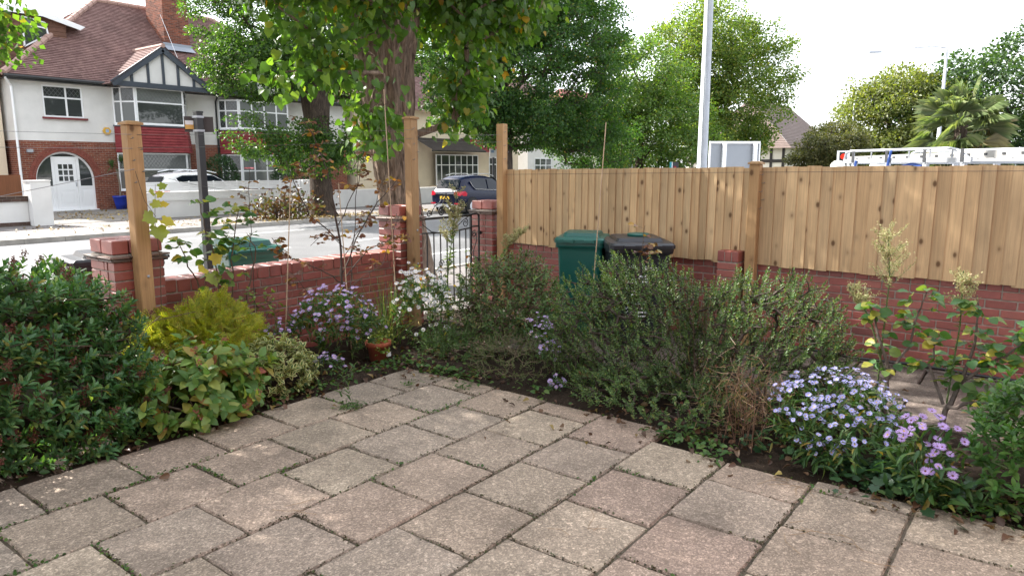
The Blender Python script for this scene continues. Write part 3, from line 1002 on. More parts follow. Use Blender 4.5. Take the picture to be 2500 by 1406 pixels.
def bay(house, xa, xb, yf, yw, z0, z1, mullc, glassc, leadc, transc, side_lead, parent_bits=None):
    """three sided canted bay window band between z0 and z1"""
    c = 0.55
    h = z1 - z0
    window(house, xb - xa - 2 * c, h, (xa + c, yf, z0), 0, mullc, transc, glassc, leadc)
    L = math.hypot(c, yw - yf); a = math.atan2(yw - yf, c)
    window(house, L, h, (xa, yw, z0), -a, (0.36,), transc, None, side_lead)
    window(house, L, h, (xb - c, yf, z0), a, (0.64,), transc, None, side_lead)

def tile_band(house, xa, xb, yf, yw, z0, z1, n=9):
    c = 0.55
    b = MB()
    pl = [(xa - 0.04, yw), (xa + c, yf - 0.05), (xb - c, yf - 0.05), (xb + 0.04, yw)]
    for i in range(n):
        za, zb = z0 + (z1 - z0) * i / n, z0 + (z1 - z0) * (i + 1) / n
        fl = 0.10 * (1 - i / n)       # slight bell at the foot
        for (p, q) in zip(pl[:-1], pl[1:]):
            d = 0.045
            def P(pt, z, o):
                x, y = pt
                mx = (xa + xb) / 2
                return (x + (0.5 * o if x > mx else -0.5 * o), y - o, z)
            b.add([P(p, za, fl + d), P(q, za, fl + d), P(q, zb, fl), P(p, zb, fl), P(p, za, fl), P(q, za, fl)], [(0, 1, 2, 3), (4, 5, 1, 0)])
    b.build('hung_tiles', M_REDTILE, house)
    f = MB()
    for (p, q) in zip(pl[:-1], pl[1:]):
        f.bar((p[0], p[1], z1 + 0.035), (q[0], q[1], z1 + 0.035), 0.12, 0.06)
    f.build('lead_apron', M_TIMBERPAINT, house)

# ------------------------------------------------------------------ semi-detached pair opposite
HX0, HX1, HYF, HZ = 10.45, 26.15, 31.5, 0.03
house = thing('semi_detached_house', 'white rendered semi-detached house pair with brown tiled roof and red tile-hung bays', 'house')
wb = MB()
facade(wb, HX0, HX1, 2.75, 5.15, HYF, [(11.49, 12.93, 3.66, 4.86), (23.75, 25.15, 3.66, 4.8)])
for x in (HX0, HX1):
    wb.add([(x, HYF, 2.75), (x, 39.6, 2.75), (x, 39.6, 5.15), (x, HYF, 5.15)], [(0, 1, 2, 3)])
wb.build('rendered_wall', M_RENDER, house)
bb = MB()
# brick ground floor with an arched porch opening
ax0, ax1, spring = 10.98, 13.13, 1.25
arc = []
cx, rad_x, rad_z = (ax0 + ax1) / 2, (ax1 - ax0) / 2, 1.10
for k in range(25):
    a = math.pi - math.pi * k / 24
    arc.append((cx + rad_x * math.cos(a), spring + rad_z * math.sin(a)))
bb.add([(HX0, HYF, HZ), (ax0, HYF, HZ), (ax0, HYF, 2.75), (HX0, HYF, 2.75)], [(0, 1, 2, 3)])
for p, q in zip(arc[:-1], arc[1:]):
    bb.add([(p[0], HYF, p[1]), (q[0], HYF, q[1]), (q[0], HYF, 2.75), (p[0], HYF, 2.75), (p[0], HYF + 0.2, p[1]), (q[0], HYF + 0.2, q[1])], [(0, 1, 2, 3), (0, 4, 5, 1)])
for x in (ax0, ax1):
    bb.add([(x, HYF, HZ), (x, HYF + 0.2, HZ), (x, HYF + 0.2, spring), (x, HYF, spring)], [(0, 1, 2, 3)])
facade(bb, ax1, HX1, HZ, 2.75, HYF, [])
for x in (HX0, HX1):
    bb.add([(x, HYF, HZ), (x, 39.6, HZ), (x, 39.6, 2.75), (x, HYF, 2.75)], [(0, 1, 2, 3)])
bb.build('brick_wall', M_HBRICK, house)
# arch ring of bricks on end
ar = MB()
nv = 44
for ringi, (r0, r1) in enumerate(((1.0, 1.105), (1.115, 1.225))):
    for k in range(nv):
        a0, a1 = math.pi * (k + 0.08) / nv, math.pi * (k + 0.92) / nv
        P = lambda a, r, y: (cx + rad_x * r * math.cos(a), y, spring + rad_z * r * math.sin(a))
        vs = [P(a0, r0, HYF - 0.012), P(a1, r0, HYF - 0.012), P(a1, r1, HYF - 0.012), P(a0, r1, HYF - 0.012), P(a0, r0, HYF + 0.03), P(a1, r0, HYF + 0.03), P(a1, r1, HYF + 0.03), P(a0, r1, HYF + 0.03)]
        ar.add(vs, [(3, 2, 1, 0), (0, 1, 5, 4), (1, 2, 6, 5), (2, 3, 7, 6), (3, 0, 4, 7)])
am = ar.build('arch_bricks', plain('arch_brick', (0.20, 0.055, 0.038), 0.85, var=0.35, noise=9), house); am['kind'] = 'stuff'
# porch screen: white frame, door with nine lights, side lights, fanlight
py = HYF + 0.13
scr = MB()
fwv = 0.075
for p, q in zip(arc[:-1], arc[1:]):
    def inn(p):
        return (cx + (p[0] - cx) * 0.93, spring + (p[1] - spring) * 0.93)
    pi_, qi = inn(p), inn(q)
    scr.add([(p[0], py, p[1]), (q[0], py, q[1]), (qi[0], py, qi[1]), (pi_[0], py, pi_[1]), (p[0], py + 0.06, p[1]), (q[0], py + 0.06, q[1]), (qi[0], py + 0.06, qi[1]), (pi_[0], py + 0.06, pi_[1])], [(0, 1, 2, 3), (2, 6, 7, 3)])
scr.box(ax0, py, HZ, ax0 + fwv, py + 0.06, spring); scr.box(ax1 - fwv, py, HZ, ax1, py + 0.06, spring)
dx0, dx1 = 11.70, 12.50
scr.box(dx0 - 0.10, py - 0.004, HZ, dx0, py + 0.062, 2.15); scr.box(dx1, py - 0.004, HZ, dx1 + 0.10, py + 0.062, 2.15)
scr.box(dx0 - 0.098, py - 0.006, 2.05, dx1 + 0.098, py + 0.064, 2.15)
scr.box(ax0 + fwv, py - 0.002, HZ, ax1 - fwv, py + 0.058, HZ + 0.07)
for (a, c) in ((ax0 + fwv, dx0 - 0.10), (dx1 + 0.10, ax1 - fwv)):
    scr.box(a, py + 0.003, 0.92, c, py + 0.055, 1.0)
    scr.box(a, py + 0.02, HZ + 0.07, c, py + 0.05, 0.92)
    scr.box(a + 0.07, py + 0.005, 0.25, c - 0.07, py + 0.03, 0.80)
scr.build('porch_frame', M_WHITE, house)
for (a, c, s) in ((ax0 + fwv, dx0 - 0.10, -1), (dx1 + 0.10, ax1 - fwv, 1)):
    pts = [(a, 1.0), (c, 1.0)]
    top = [(c, None), (a, None)]
    def zt(x):
        return spring + rad_z * 0.95 * math.sqrt(max(0, 1 - ((x - cx) / (rad_x * 0.95)) ** 2))
    for k in range(7):
        x = c + (a - c) * k / 6
        pts.append((x, max(1.02, zt(x))))
    MB().prism(pts, 'y', py + 0.02, py + 0.03).build('side_light', M_GLASS, house)
pts = [(dx1 + 0.1, 2.15), (dx0 - 0.1, 2.15)]
for k in range(9):
    x = dx0 - 0.1 + (dx1 - dx0 + 0.2) * k / 8
    pts.append((x, zt(x)))
MB().prism(pts, 'y', py + 0.02, py + 0.03).build('fanlight', M_GLASS, house)
db = MB().box(dx0 + 0.01, py + 0.012, HZ + 0.075, dx1 - 0.01, py + 0.055, 2.045)
db.box(dx0 + 0.10, py + 0.002, 0.22, dx1 - 0.10, py + 0.02, 0.26); db.box(dx0 + 0.10, py + 0.002, 0.84, dx1 - 0.10, py + 0.02, 0.88)
db.box(dx0 + 0.10, py + 0.002, 0.26, dx0 + 0.14, py + 0.02, 0.84); db.box(dx1 - 0.14, py + 0.002, 0.26, dx1 - 0.10, py + 0.02, 0.84)
db.box(dx0 + 0.2, py - 0.002, 0.36, dx1 - 0.2, py + 0.02, 0.74)
door = db.build('door', M_WHITE, house)
MB().box(dx1 - 0.075, py - 0.03, 0.98, dx1 - 0.05, py + 0.012, 1.16).build('handle', M_GALV, door)
for i in range(3):
    for j in range(3):
        x, z = dx0 + 0.135 + i * 0.19, 1.20 + j * 0.235
        MB().box(x, py + 0.006, z, x + 0.145, py + 0.014, z + 0.185).build('pane', M_GLASS, door)
MB().box(ax0 - 0.02, HYF - 0.06, HZ - 0.02, ax1 + 0.02, HYF + 0.2, HZ + 0.035).build('doorstep', M_WHITE, house)
window(house, 1.44, 1.20, (11.49, HYF + 0.05, 3.66), 0, (0.58,), (0.62,), None, ((0, 1), (1, 1)))
MB().box(11.42, HYF - 0.09, 3.58, 13.03, HYF + 0.02, 3.655).build('window_sill', plain('sill_red', (0.16, 0.02, 0.025), 0.5), house)
window(house, 1.40, 1.14, (23.75, HYF + 0.05, 3.66), 0, (0.42,), (0.62,), M_NET, ((0, 1), (1, 1)))
MB().box(23.68, HYF - 0.09, 3.58, 25.2, HYF + 0.02, 3.655).build('window_sill', MATS['sill_red'], house)
# bays
BY = 30.72
for (xa, xb, kind) in ((14.08, 17.2, 0), (18.75, 22.5, 1)):
    if kind == 0:
        bay(house, xa, xb, BY, HYF, 3.50, 5.0, (), {(0, 1): M_NET}, ((0, 1),), (0.60,), ((0, 1), (1, 1)))
        bay(house, xa, xb, BY, HYF, 0.80, 2.33, (), {(0, 1): M_NET}, ((0, 1),), (0.55,), ((0, 1), (1, 1)))
    else:
        bay(house, xa, xb, BY, HYF, 3.50, 4.80, (0.25, 0.5, 0.75), M_NET, ((0, 0), (1, 0), (2, 0), (3, 0)), (0.62,), ((0, 0), (1, 0), (0, 1), (1, 1)))
        bay(house, xa, xb, BY, HYF, 0.80, 2.33, (0.25, 0.5, 0.75), M_NET, ((0, 0), (1, 1), (2, 1), (3, 0)), (0.5,), ((0, 0), (1, 1)))
    tile_band(house, xa, xb, BY, HYF, 2.36, 3.40)
    sb = MB()
    pl = [(xa, HYF), (xa + 0.55, BY + 0.04), (xb - 0.55, BY + 0.04), (xb, HYF)]
    for (p, q) in zip(pl[:-1], pl[1:]):
        sb.add([(p[0], p[1], HZ), (q[0], q[1], HZ), (q[0], q[1], 0.80), (p[0], p[1], 0.80)], [(0, 1, 2, 3)])
    sb.build('bay_wall', M_HBRICK, house)
    ws = MB()
    for z in (3.47, 0.78):
        for (p, q) in zip(pl[:-1], pl[1:]):
            ws.bar((p[0], p[1] - 0.05, z), (q[0], q[1] - 0.05, z), 0.16, 0.05)
    ws.build('bay_sill', M_WHITE, house)
    # ceiling closing the bays
    MB().prism([(xa, HYF), (xa + 0.55, BY), (xb - 0.55, BY), (xb, HYF)], 'z', 5.0 if kind == 0 else 4.8, 5.02 if kind == 0 else 4.82).build('bay_soffit', M_WHITE, house)
    # gable over the bay
    gx0, gx1, gz, gy = xa - 0.42, xb + 0.02 - (0.2 if kind else 0), 5.02, 30.45
    gx0, gx1 = (13.66, 17.92) if kind == 0 else (18.68, 22.94)
    gm, gtop = (gx0 + gx1) / 2, 6.62
    MB().add([(gx0 + 0.2, gy + 0.12, gz + 0.1), (gx1 - 0.2, gy + 0.12, gz + 0.1), (gm, gy + 0.12, gtop - 0.12)], [(0, 1, 2)]).build('gable_panel', M_RENDER, house)
    tb = MB()
    for s, xe in ((-1, gx0), (1, gx1)):
        tb.bar((xe - s * 0.0, gy + 0.02, gz + 0.0), (gm, gy + 0.02, gtop - 0.04), 0.10, 0.24, up=(0, 0, 1))
    tb.box(gx0 + 0.12, gy + 0.03, gz - 0.06, gx1 - 0.12, gy + 0.14, gz + 0.14)
    for fx in (-0.62, -0.30, 0.0, 0.30, 0.62):
        x = gm + fx * (gx1 - gx0) / 2
        tb.box(x - 0.05, gy + 0.06, gz + 0.14, x + 0.05, gy + 0.115, gz + (gtop - gz) * (1 - abs(fx)) - 0.1)
    tb.build('gable_timbers', M_TIMBERPAINT, house)
    gr = MB()
    for s, xe in ((-1, gx0 - 0.12), (1, gx1 + 0.12)):
        zb = gz - 0.02
        back = 33.0
        quad_strips(gr, (xe, gy - 0.06, zb), (xe, 31.3, zb), (gm, gy - 0.06, gtop + 0.08), (gm, back, gtop + 0.08), 17)
    gr.build('gable_roof', M_ROOF, house)
    rg = MB()
    rg.tube([(gm, gy - 0.08, gtop + 0.10), (gm, 33.0, gtop + 0.10)], 0.09, 8)
    rg.build('ridge_tiles', M_HIPTILE, house)
# roof
E0, E1, EY0, EY1, EZ = HX0 - 0.3, HX1 + 0.3, 31.15, 39.85, 5.13
RX0, RX1, RY, RZ = 15.5, 21.1, 35.5, 9.1
rf = MB()
quad_strips(rf, (E0, EY0, EZ), (E1, EY0, EZ), (RX0, RY, RZ), (RX1, RY, RZ), 52)
quad_strips(rf, (E0, EY1, EZ), (E0, EY0, EZ), (RX0, RY, RZ), (RX0, RY, RZ), 52)
quad_strips(rf, (E1, EY0, EZ), (E1, EY1, EZ), (RX1, RY, RZ), (RX1, RY, RZ), 52)
rf.add([(E0, EY1, EZ), (E1, EY1, EZ), (RX1, RY, RZ), (RX0, RY, RZ)], [(0, 1, 2, 3)])
roof = rf.build('roof', M_ROOF, house)
hp = MB()
for a, b_ in (((E0, EY0, EZ + 0.02), (RX0, RY, RZ + 0.03)), ((E1, EY0, EZ + 0.02), (RX1, RY, RZ + 0.03)), ((RX0, RY, RZ + 0.03), (RX1, RY, RZ + 0.03))):
    a, b_ = Vector(a), Vector(b_); n = int((b_ - a).length / 0.45)
    for k in range(n):
        hp.tube([a.lerp(b_, k / n), a.lerp(b_, (k + 0.97) / n)], [0.13, 0.115], 8)
hp.build('hip_tiles', M_HIPTILE, roof)
gt = MB()
gt.tube([(E0, EY0 - 0.05, 5.06), (13.7, EY0 - 0.05, 5.06)], 0.06, 8); gt.box(E0, EY0 + 0.0, 4.96, 13.75, EY0 + 0.03, 5.12); gt.box(E0, EY0 + 0.02, 4.955, E1, HYF + 0.02, 4.975)
gt.tube([(17.9, EY0 - 0.05, 5.06), (18.7, EY0 - 0.05, 5.06)], 0.06, 8); gt.tube([(22.95, EY0 - 0.05, 5.06), (E1, EY0 - 0.05, 5.06)], 0.06, 8)
gt.tube([(18.58, EY0, 5.02), (18.6, HYF - 0.06, 4.7), (18.6, HYF - 0.06, 2.85), (18.6, HYF - 0.06, 0.1)], 0.04, 8)
gt.build('gutter', M_GUTTER, house)
MB().tube([(E0 + 0.05, EY0, 5.0), (HX0 + 0.02, HYF - 0.06, 4.7), (HX0 + 0.02, HYF - 0.06, 0.3)], 0.045, 8).build('downpipe', M_WHITE, house)
ch = MB().box(17.45, 33.4, 7.0, 18.65, 34.9, 10.2); ch.box(17.40, 33.35, 9.9, 18.70, 34.95, 10.05)
chim = ch.build('chimney', M_CHIM, house)
fl = MB(); fl.add([(17.38, 33.38, 7.25), (18.72, 33.38, 7.25), (18.72, 33.02, 7.0), (17.38, 33.02, 7.0)], [(0, 1, 2, 3)])
fl.box(17.36, 33.36, 7.1, 18.74, 33.396, 7.36); fl.build('flashing', M_FLASH, chim)
for k in (-0.32, 0.32):
    MB().lathe([(0.13, 0), (0.12, 0.5), (0.15, 0.55)], n=12).build('chimney_pot', M_HIPTILE, chim, loc=(18.05 + k, 34.15, 10.2))
MB().tube([(17.44, 33.6, 8.6), (17.3, 32.2, 6.7), (17.2, 31.2, 5.35)], 0.008, 5).build('aerial_cable', M_WHITE, house)
# side dormer, hung with brown tiles
dm = MB()
DX0, DX1, DY, DZ0, DZ1 = 8.9, 13.2, 33.1, 5.1, 7.62
nrow = 16
for i in range(nrow):
    za, zb = DZ0 + (DZ1 - DZ0) * i / nrow, DZ0 + (DZ1 - DZ0) * (i + 1) / nrow
    dm.add([(DX0, DY - 0.02, za), (DX1, DY - 0.02, za), (DX1, DY, zb), (DX0, DY, zb), (DX0, DY, za), (DX1, DY, za)], [(0, 1, 2, 3), (4, 5, 1, 0)])
dm.box(DX0, DY + 0.005, DZ0, DX1, 37.5, DZ1)
dor = dm.build('dormer', M_BROWNTILE, house)
MB().add([(8.6, DY - 0.25, 7.86), (12.3, DY - 0.25, 7.86), (13.9, DY - 0.15, 7.45), (13.9, 37.6, 7.6), (8.6, 37.6, 8.0), (8.6, DY - 0.25, 7.62), (12.3, DY - 0.25, 7.62), (13.7, DY - 0.15, 7.3)],
         [(0, 1, 2, 3, 4), (5, 6, 1, 0), (6, 7, 2, 1)]).build('dormer_fascia', M_WHITE, dor)
wf = MB()
wpts = [(11.62, 6.42), (12.5, 6.98), (12.42, 7.42), (11.62, 7.55)]
for i in range(4):
    p, q = wpts[i], wpts[(i + 1) % 4]
    wf.bar((p[0], DY - 0.05, p[1]), (q[0], DY - 0.05, q[1]), 0.05, 0.09, up=(0, 1, 0))
wf.bar((11.62, DY - 0.05, 7.3), (12.45, DY - 0.05, 7.2), 0.05, 0.07, up=(0, 1, 0))
wf.build('dormer_window', M_WHITE, dor)
MB().prism(wpts, 'y', DY - 0.04, DY - 0.03).build('pane', M_GLASS, dor)
# alarm box, lamp
MB().prism([(13.56, 3.20), (13.64, 3.06), (13.80, 3.06), (13.88, 3.20), (13.80, 3.34), (13.64, 3.34)], 'y', HYF - 0.09, HYF).build('alarm_box', plain('alarm_yellow', (0.62, 0.36, 0.04), 0.5), house)
MB().box(13.66, HYF - 0.095, 3.14, 13.78, HYF - 0.088, 3.27).build('alarm_badge', plain('badge_blue', (0.30, 0.42, 0.62), 0.5), house)
MB().box(10.75, HYF - 0.12, 2.30, 10.95, HYF, 2.42).build('porch_lamp', M_GALV, house)

# neighbouring cream house beyond the downpipe
nb = thing('neighbour_house', 'cream rendered house beyond the white house downpipe', 'house')
MB().box(0.5, 32.2, HZ, 10.3, 40, 5.1).build('rendered_wall', M_CREAM, nb)
r2 = MB(); quad_strips(r2, (0.2, 31.8, 5.0), (10.4, 31.8, 5.0), (3.0, 36, 8.6), (7.6, 36, 8.6), 40); quad_strips(r2, (10.4, 31.8, 5.0), (10.4, 40.2, 5.0), (7.6, 36, 8.6), (7.6, 36, 8.6), 40)
r2.build('roof', M_BROWNTILE, nb)
window(nb, 1.6, 1.2, (5.5, 32.18, 3.6), 0, (0.5,), (0.65,))
window(nb, 2.2, 1.4, (5.3, 32.18, 0.9), 0, (0.33, 0.66), (0.65,))

# cream house behind the lime trunk and its white-windowed neighbour
hc = thing('cream_house', 'cream rendered house seen past the big lime trunk', 'house')
wb = MB(); facade(wb, 26.6, 41.5, HZ, 5.1, 31.3, []); wb.box(26.6, 31.305, HZ, 41.5, 39.5, 5.09)
wb.build('rendered_wall', M_CREAM, hc)
r3 = MB(); quad_strips(r3, (26.3, 30.9, 5.05), (41.8, 30.9, 5.05), (30.5, 35.3, 9.0), (37.5, 35.3, 9.0), 44); quad_strips(r3, (26.3, 39.7, 5.05), (26.3, 30.9, 5.05), (30.5, 35.3, 9.0), (30.5, 35.3, 9.0), 44)
r3.build('roof', M_ROOF, hc)
pr = MB(); quad_strips(pr, (31.0, 29.6, 2.72), (35.9, 29.6, 2.72), (31.0, 31.3, 3.5), (35.9, 31.3, 3.5), 16)
pr.build('porch_roof', plain('porch_roof_tile', (0.075, 0.062, 0.055), 0.85, var=0.2, noise=4), hc)
MB().box(31.0, 29.62, 2.66, 35.9, 29.7, 2.74).build('porch_gutter', M_GUTTER, hc)
window(hc, 4.0, 1.9, (32.6, 30.9, 0.62), 0, (0.12, 0.3, 0.44, 0.58, 0.72, 0.86), (0.66,))
MB().box(32.5, 30.86, HZ, 36.7, 31.32, 0.62).build('bay_wall', M_CREAM, hc)
tile_band(hc, 35.4, 38.6, 30.6, 31.3, 2.7, 3.5, 7)
window(hc, 0.9, 1.4, (29.4, 31.28, 1.1), 0, (0.5,), (0.7,))
window(hc, 1.3, 1.2, (27.2, 31.28, 3.4), 0, (0.5,), (0.7,))
window(hc, 1.6, 1.6, (38.2, 31.28, 0.8), 0, (0.5,), (0.7,))

def simple_house(name, label, x0, x1, yf, wallm, roofm, wins, ez=5.0, rz=8.6, gable=None):
    t = thing(name, label, 'house')
    MB().box(x0, yf, HZ - 0.1, x1, yf + 8, ez).build('wall', wallm, t)
    b = MB(); quad_strips(b, (x0 - 0.3, yf - 0.35, ez), (x1 + 0.3, yf - 0.35, ez), (x0 + 2.5, yf + 4, rz), (x1 - 2.5, yf + 4, rz), 30)
    quad_strips(b, (x0 - 0.3, yf + 8.3, ez), (x0 - 0.3, yf - 0.35, ez), (x0 + 2.5, yf + 4, rz), (x0 + 2.5, yf + 4, rz), 30)
    b.add([(x0 - 0.3, yf + 8.3, ez), (x1 + 0.3, yf + 8.3, ez), (x1 - 2.5, yf + 4, rz), (x0 + 2.5, yf + 4, rz)], [(0, 1, 2, 3)])
    b.build('roof', roofm, t)
    for (x, z, w, h) in wins:
        window(t, w, h, (x, yf - 0.03, z), 0, (0.33, 0.66), (0.65,))
    return t
M_PALEWALL = plain('pale_wall', (0.62, 0.58, 0.50), 0.9, var=0.06, noise=1)
simple_house('far_house', 'pale house with red roof glimpsed under the trees beside the lamp column', 50.5, 62.0, 31.5, M_PALEWALL, plain('far_red_roof', (0.22, 0.075, 0.06), 0.85, var=0.2, noise=2), [(53, 0.9, 2.6, 1.5), (57, 0.9, 2.8, 1.6), (53, 3.3, 2.4, 1.2), (58, 3.3, 2.0, 1.2)], 4.9, 8.4)
simple_house('far_house', 'white house behind the street trees past the cream house', 42.8, 49.9, 31.4, M_RENDER, M_ROOF, [(43.6, 0.9, 2.2, 1.5), (46.8, 3.2, 2.0, 1.2), (43.8, 3.2, 1.8, 1.2)], 5.0, 8.8)
# far half-timbered house at the junction
ft = thing('timbered_house', 'far half-timbered house with swept brown tile roof at the junction', 'house')
FT = [(74, 24), (92, 34)]
MB().box(74, 22.5, 0, 92, 33, 4.2).build('wall', M_PALEWALL, ft)
r4 = MB()
quad_strips(r4, (73.4, 21.8, 3.6), (92.5, 21.8, 3.6), (77.5, 27.5, 8.9), (90, 27.5, 8.9), 30)
quad_strips(r4, (73.4, 33.2, 3.6), (73.4, 21.8, 3.6), (77.5, 27.5, 8.9), (77.5, 27.5, 8.9), 30)
M_FARROOF = plain('far_brown_roof', (0.155, 0.115, 0.10), 0.9, var=0.15, noise=1.2)
r4.build('roof', M_FARROOF, ft)
tf = MB()
for k in range(9):
    tf.box(73.93, 22.6 + k * 1.2, 0, 73.99, 22.85 + k * 1.2, 3.9)
tf.box(73.92, 22.4, 2.2, 73.985, 33, 2.5); tf.build('timber_frame', plain('dark_timber', (0.03, 0.026, 0.024), 0.8), ft)
window(ft, 1.6, 1.4, (73.9, 27.0, 4.6), -math.pi / 2, (0.5,), (0.6,))

# ------------------------------------------------------------------ front boundaries opposite
ww = thing('white_garden_wall', 'white painted front wall topped with white slatted trellis under the parked white car', 'wall')
b = MB().box(11.45, 24.5, FZ, 18.0, 24.72, 0.90); b.box(11.43, 24.46, 0.60, 18.0, 24.74, 0.66)
b.build('wall', M_RENDER, ww)
for i in range(5):
    z = 0.935 + i * 0.062
    MB().box(11.45, 24.56, z, 18.0, 24.59, z + 0.056).build('slat', M_WHITE, ww)
for k in range(8):
    MB().box(11.46 + k * 0.93, 24.592, 0.90, 11.50 + k * 0.93, 24.62, 1.26).build('trellis_post', M_WHITE, ww)
MB().box(18.0, 24.42, FZ, 18.5, 24.82, 1.24).build('wall_pier', M_RENDER, ww)
w2 = thing('white_garden_wall', 'plain low white wall in front of the cream house', 'wall')
MB().box(18.504, 24.5, FZ, 42, 24.72, 0.72).build('wall', M_RENDER, w2)
MB().box(18.504, 24.48, 0.72, 42, 24.74, 0.78).build('coping', M_RENDER, w2)
gp = thing('gate_pillar', 'plain white square gate pillar beside the driveway', 'pillar')
MB().box(8.26, 24.2, FZ, 8.80, 24.72, 1.33).build('shaft', M_RENDER, gp)
MB().box(8.24, 24.18, 1.33, 8.82, 24.74, 1.36).build('cap', M_RENDER, gp)
nw = thing('boundary_wall', 'white boundary wall with brown fence panel and brick coping next to the white gate pillar', 'wall')
MB().box(-6, 24.5, 0.14, 8.25, 24.70, 0.74).build('wall', M_RENDER, nw)
MB().box(-6, 24.47, FZ, 8.25, 24.73, 0.14).build('plinth', M_DARKBRICK, nw)
MB().box(-6, 24.46, 0.74, 8.27, 24.74, 0.90).build('coping', M_DARKBRICK, nw)
M_BROWNFENCE = wood_mat('stained_fence', (0.16, 0.065, 0.03), False)
for k in range(7):
    x = 8.2 - 1.1 * (k + 1)
    MB().box(x + 0.04, 24.56, 0.905, x + 1.06, 24.60, 1.62 if k else 1.52).build('fence_panel', M_BROWNFENCE, nw)
    MB().box(x, 24.55, 0.9, x + 0.036, 24.61, 1.66).build('fence_strip', M_GALV, nw)
pot = thing('plant_pot', 'blue glazed pot holding a spiky cordyline by the brick porch', 'plant pot', (13.82, 31.0, 0.03))
MB().lathe([(0.19, 0), (0.24, 0.25), (0.29, 0.48), (0.31, 0.50), (0.31, 0.55), (0.27, 0.55), (0.26, 0.46)], n=20).build('pot', plain('blue_glaze', (0.01, 0.03, 0.28), 0.2), pot, True)
MB().tube([(0, 0, 0.4), (0.02, 0, 1.0), (-0.05, 0, 1.65)], [0.05, 0.04, 0.04], 8).build('stem', plain('cordyline_stem', (0.16, 0.13, 0.10), 0.9), pot)
M_CORDY = leaf_mat('cordyline_leaf', [(0, (0.03, 0.07, 0.02)), (1, (0.07, 0.13, 0.04))], 0.15)
cb = MB()
rc = random.Random(5)
for hx, hz in ((-0.22, 1.72), (0.16, 1.92)):
    for k in range(60):
        a, e, L = rc.uniform(0, 6.28), rc.uniform(-0.5, 1.4), rc.uniform(0.35, 0.5)
        d = Vector((math.cos(a) * math.cos(e), math.sin(a) * math.cos(e), math.sin(e)))
        s = Vector((-math.sin(a), math.cos(a), 0)) * 0.014
        p = Vector((hx, 0, hz))
        q = p + d * L * 0.6; r_ = p + d * L + Vector((0, 0, -0.08))
        cb.add([p - s, p + s, q + s, q - s, r_], [(0, 1, 2, 3), (3, 2, 4)])
o = cb.build('fronds', M_CORDY, pot); o['kind'] = 'stuff'

# ------------------------------------------------------------------ cars
def loft_car(t, secs, paint, glass, trim=None, side_win=(), rear_win=None, screen=None, smooth=True):
    """secs: list of (x, [(y,z)...]) half sections from sill to roof centre; mirrored on y."""
    ns = len(secs[0][1])
    V = []
    for x, pts in secs:
        V += [(x, -y, z) for y, z in pts] + [(x, y, z) for y, z in reversed(pts)]
    m = 2 * ns
    F = []
    for i in range(len(secs) - 1):
        for k in range(m - 1):
            a = i * m + k
            F.append((a, a + m, a + m + 1, a + 1))
    F.append(tuple(range(m))); F.append(tuple(reversed(range((len(secs) - 1) * m, len(secs) * m))))
    me = np_mesh('body', V, F, paint, smooth)
    body = obj('body', me, t)
    md = body.modifiers.new('sub', 'SUBSURF'); md.levels = 1; md.render_levels = 2
    def patch(name, i0, i1, k0, k1, mat, sides=(-1, 1), off=0.012, inset=0.08):
        for s in sides:
            g = MB()
            q = []
            for (i, k) in ((i0, k0), (i1, k0), (i1, k1), (i0, k1)):
                x, pts = secs[i]; y, z = pts[k]
                q.append(Vector((x, s * (y + off), z)))
            c = sum(q, Vector()) / 4
            q = [c + (p - c) * (1 - inset) for p in q]
            g.add(q, [(0, 1, 2, 3) if s < 0 else (3, 2, 1, 0)])
            g.build(name, mat, t)
    for (i0, i1, k0, k1) in side_win:
        patch('side_window', i0, i1, k0, k1, glass)
    return body
def wheel(t, x, y, z, r, w, side):
    wo = MB().lathe([(r * 0.62, -w / 2), (r * 0.95, -w / 2), (r, -w * 0.35), (r, w * 0.35), (r * 0.95, w / 2), (r * 0.62, w / 2)], n=24).build('wheel', M_RUBBER, t, True, (x, y, z), (math.pi / 2, 0, 0))
    rb = MB().lathe([(r * 0.60, -0.01), (r * 0.64, 0.02), (r * 0.58, 0.025)], n=24)
    for k in range(5):
        a = 2 * math.pi * k / 5
        rb.bar((0, 0, 0.015), (r * 0.6 * math.cos(a), r * 0.6 * math.sin(a), 0.02), 0.075, 0.02)
    rb.lathe([(0.05, 0.0), (0.05, 0.03)], n=10)
    rb.build('rim', MATS['alloy'], wo, loc=(0, 0, w * 0.42 * (1 if side < 0 else -1)))
plain('alloy', (0.62, 0.63, 0.66), 0.3, 0.8)
M_NAVY = plain('navy_car_paint', (0.003, 0.006, 0.026), 0.25, 0.0, 0.25, **{'Coat Weight': 0.15, 'Coat Roughness': 0.05})
M_TAIL = plain('tail_lamp', (0.45, 0.012, 0.03), 0.15)
M_CHROME = plain('chrome', (0.7, 0.72, 0.75), 0.15, 0.95)
M_PLATE = plain('yellow_plate', (0.70, 0.45, 0.04), 0.5)
M_WCAR = plain('white_car_paint', (0.78, 0.79, 0.80), 0.25, 0.0, 0.5, **{'Coat Weight': 1.0, 'Coat Roughness': 0.03})
def half(w, zs, zb, zr, wr, belt=None):
    zb_ = zb
    return [(w * 0.88, zs), (w * 0.99, zs + 0.16), (w, zs + 0.38), (w * 0.985, zb_ - 0.08), (w * 0.955, zb_), (wr + (w * 0.955 - wr) * 0.1, zr - 0.12 if zr - zb_ > 0.2 else zb_ + (zr - zb_) * .6), (wr * 0.88, zr - 0.015), (0.0, zr)]
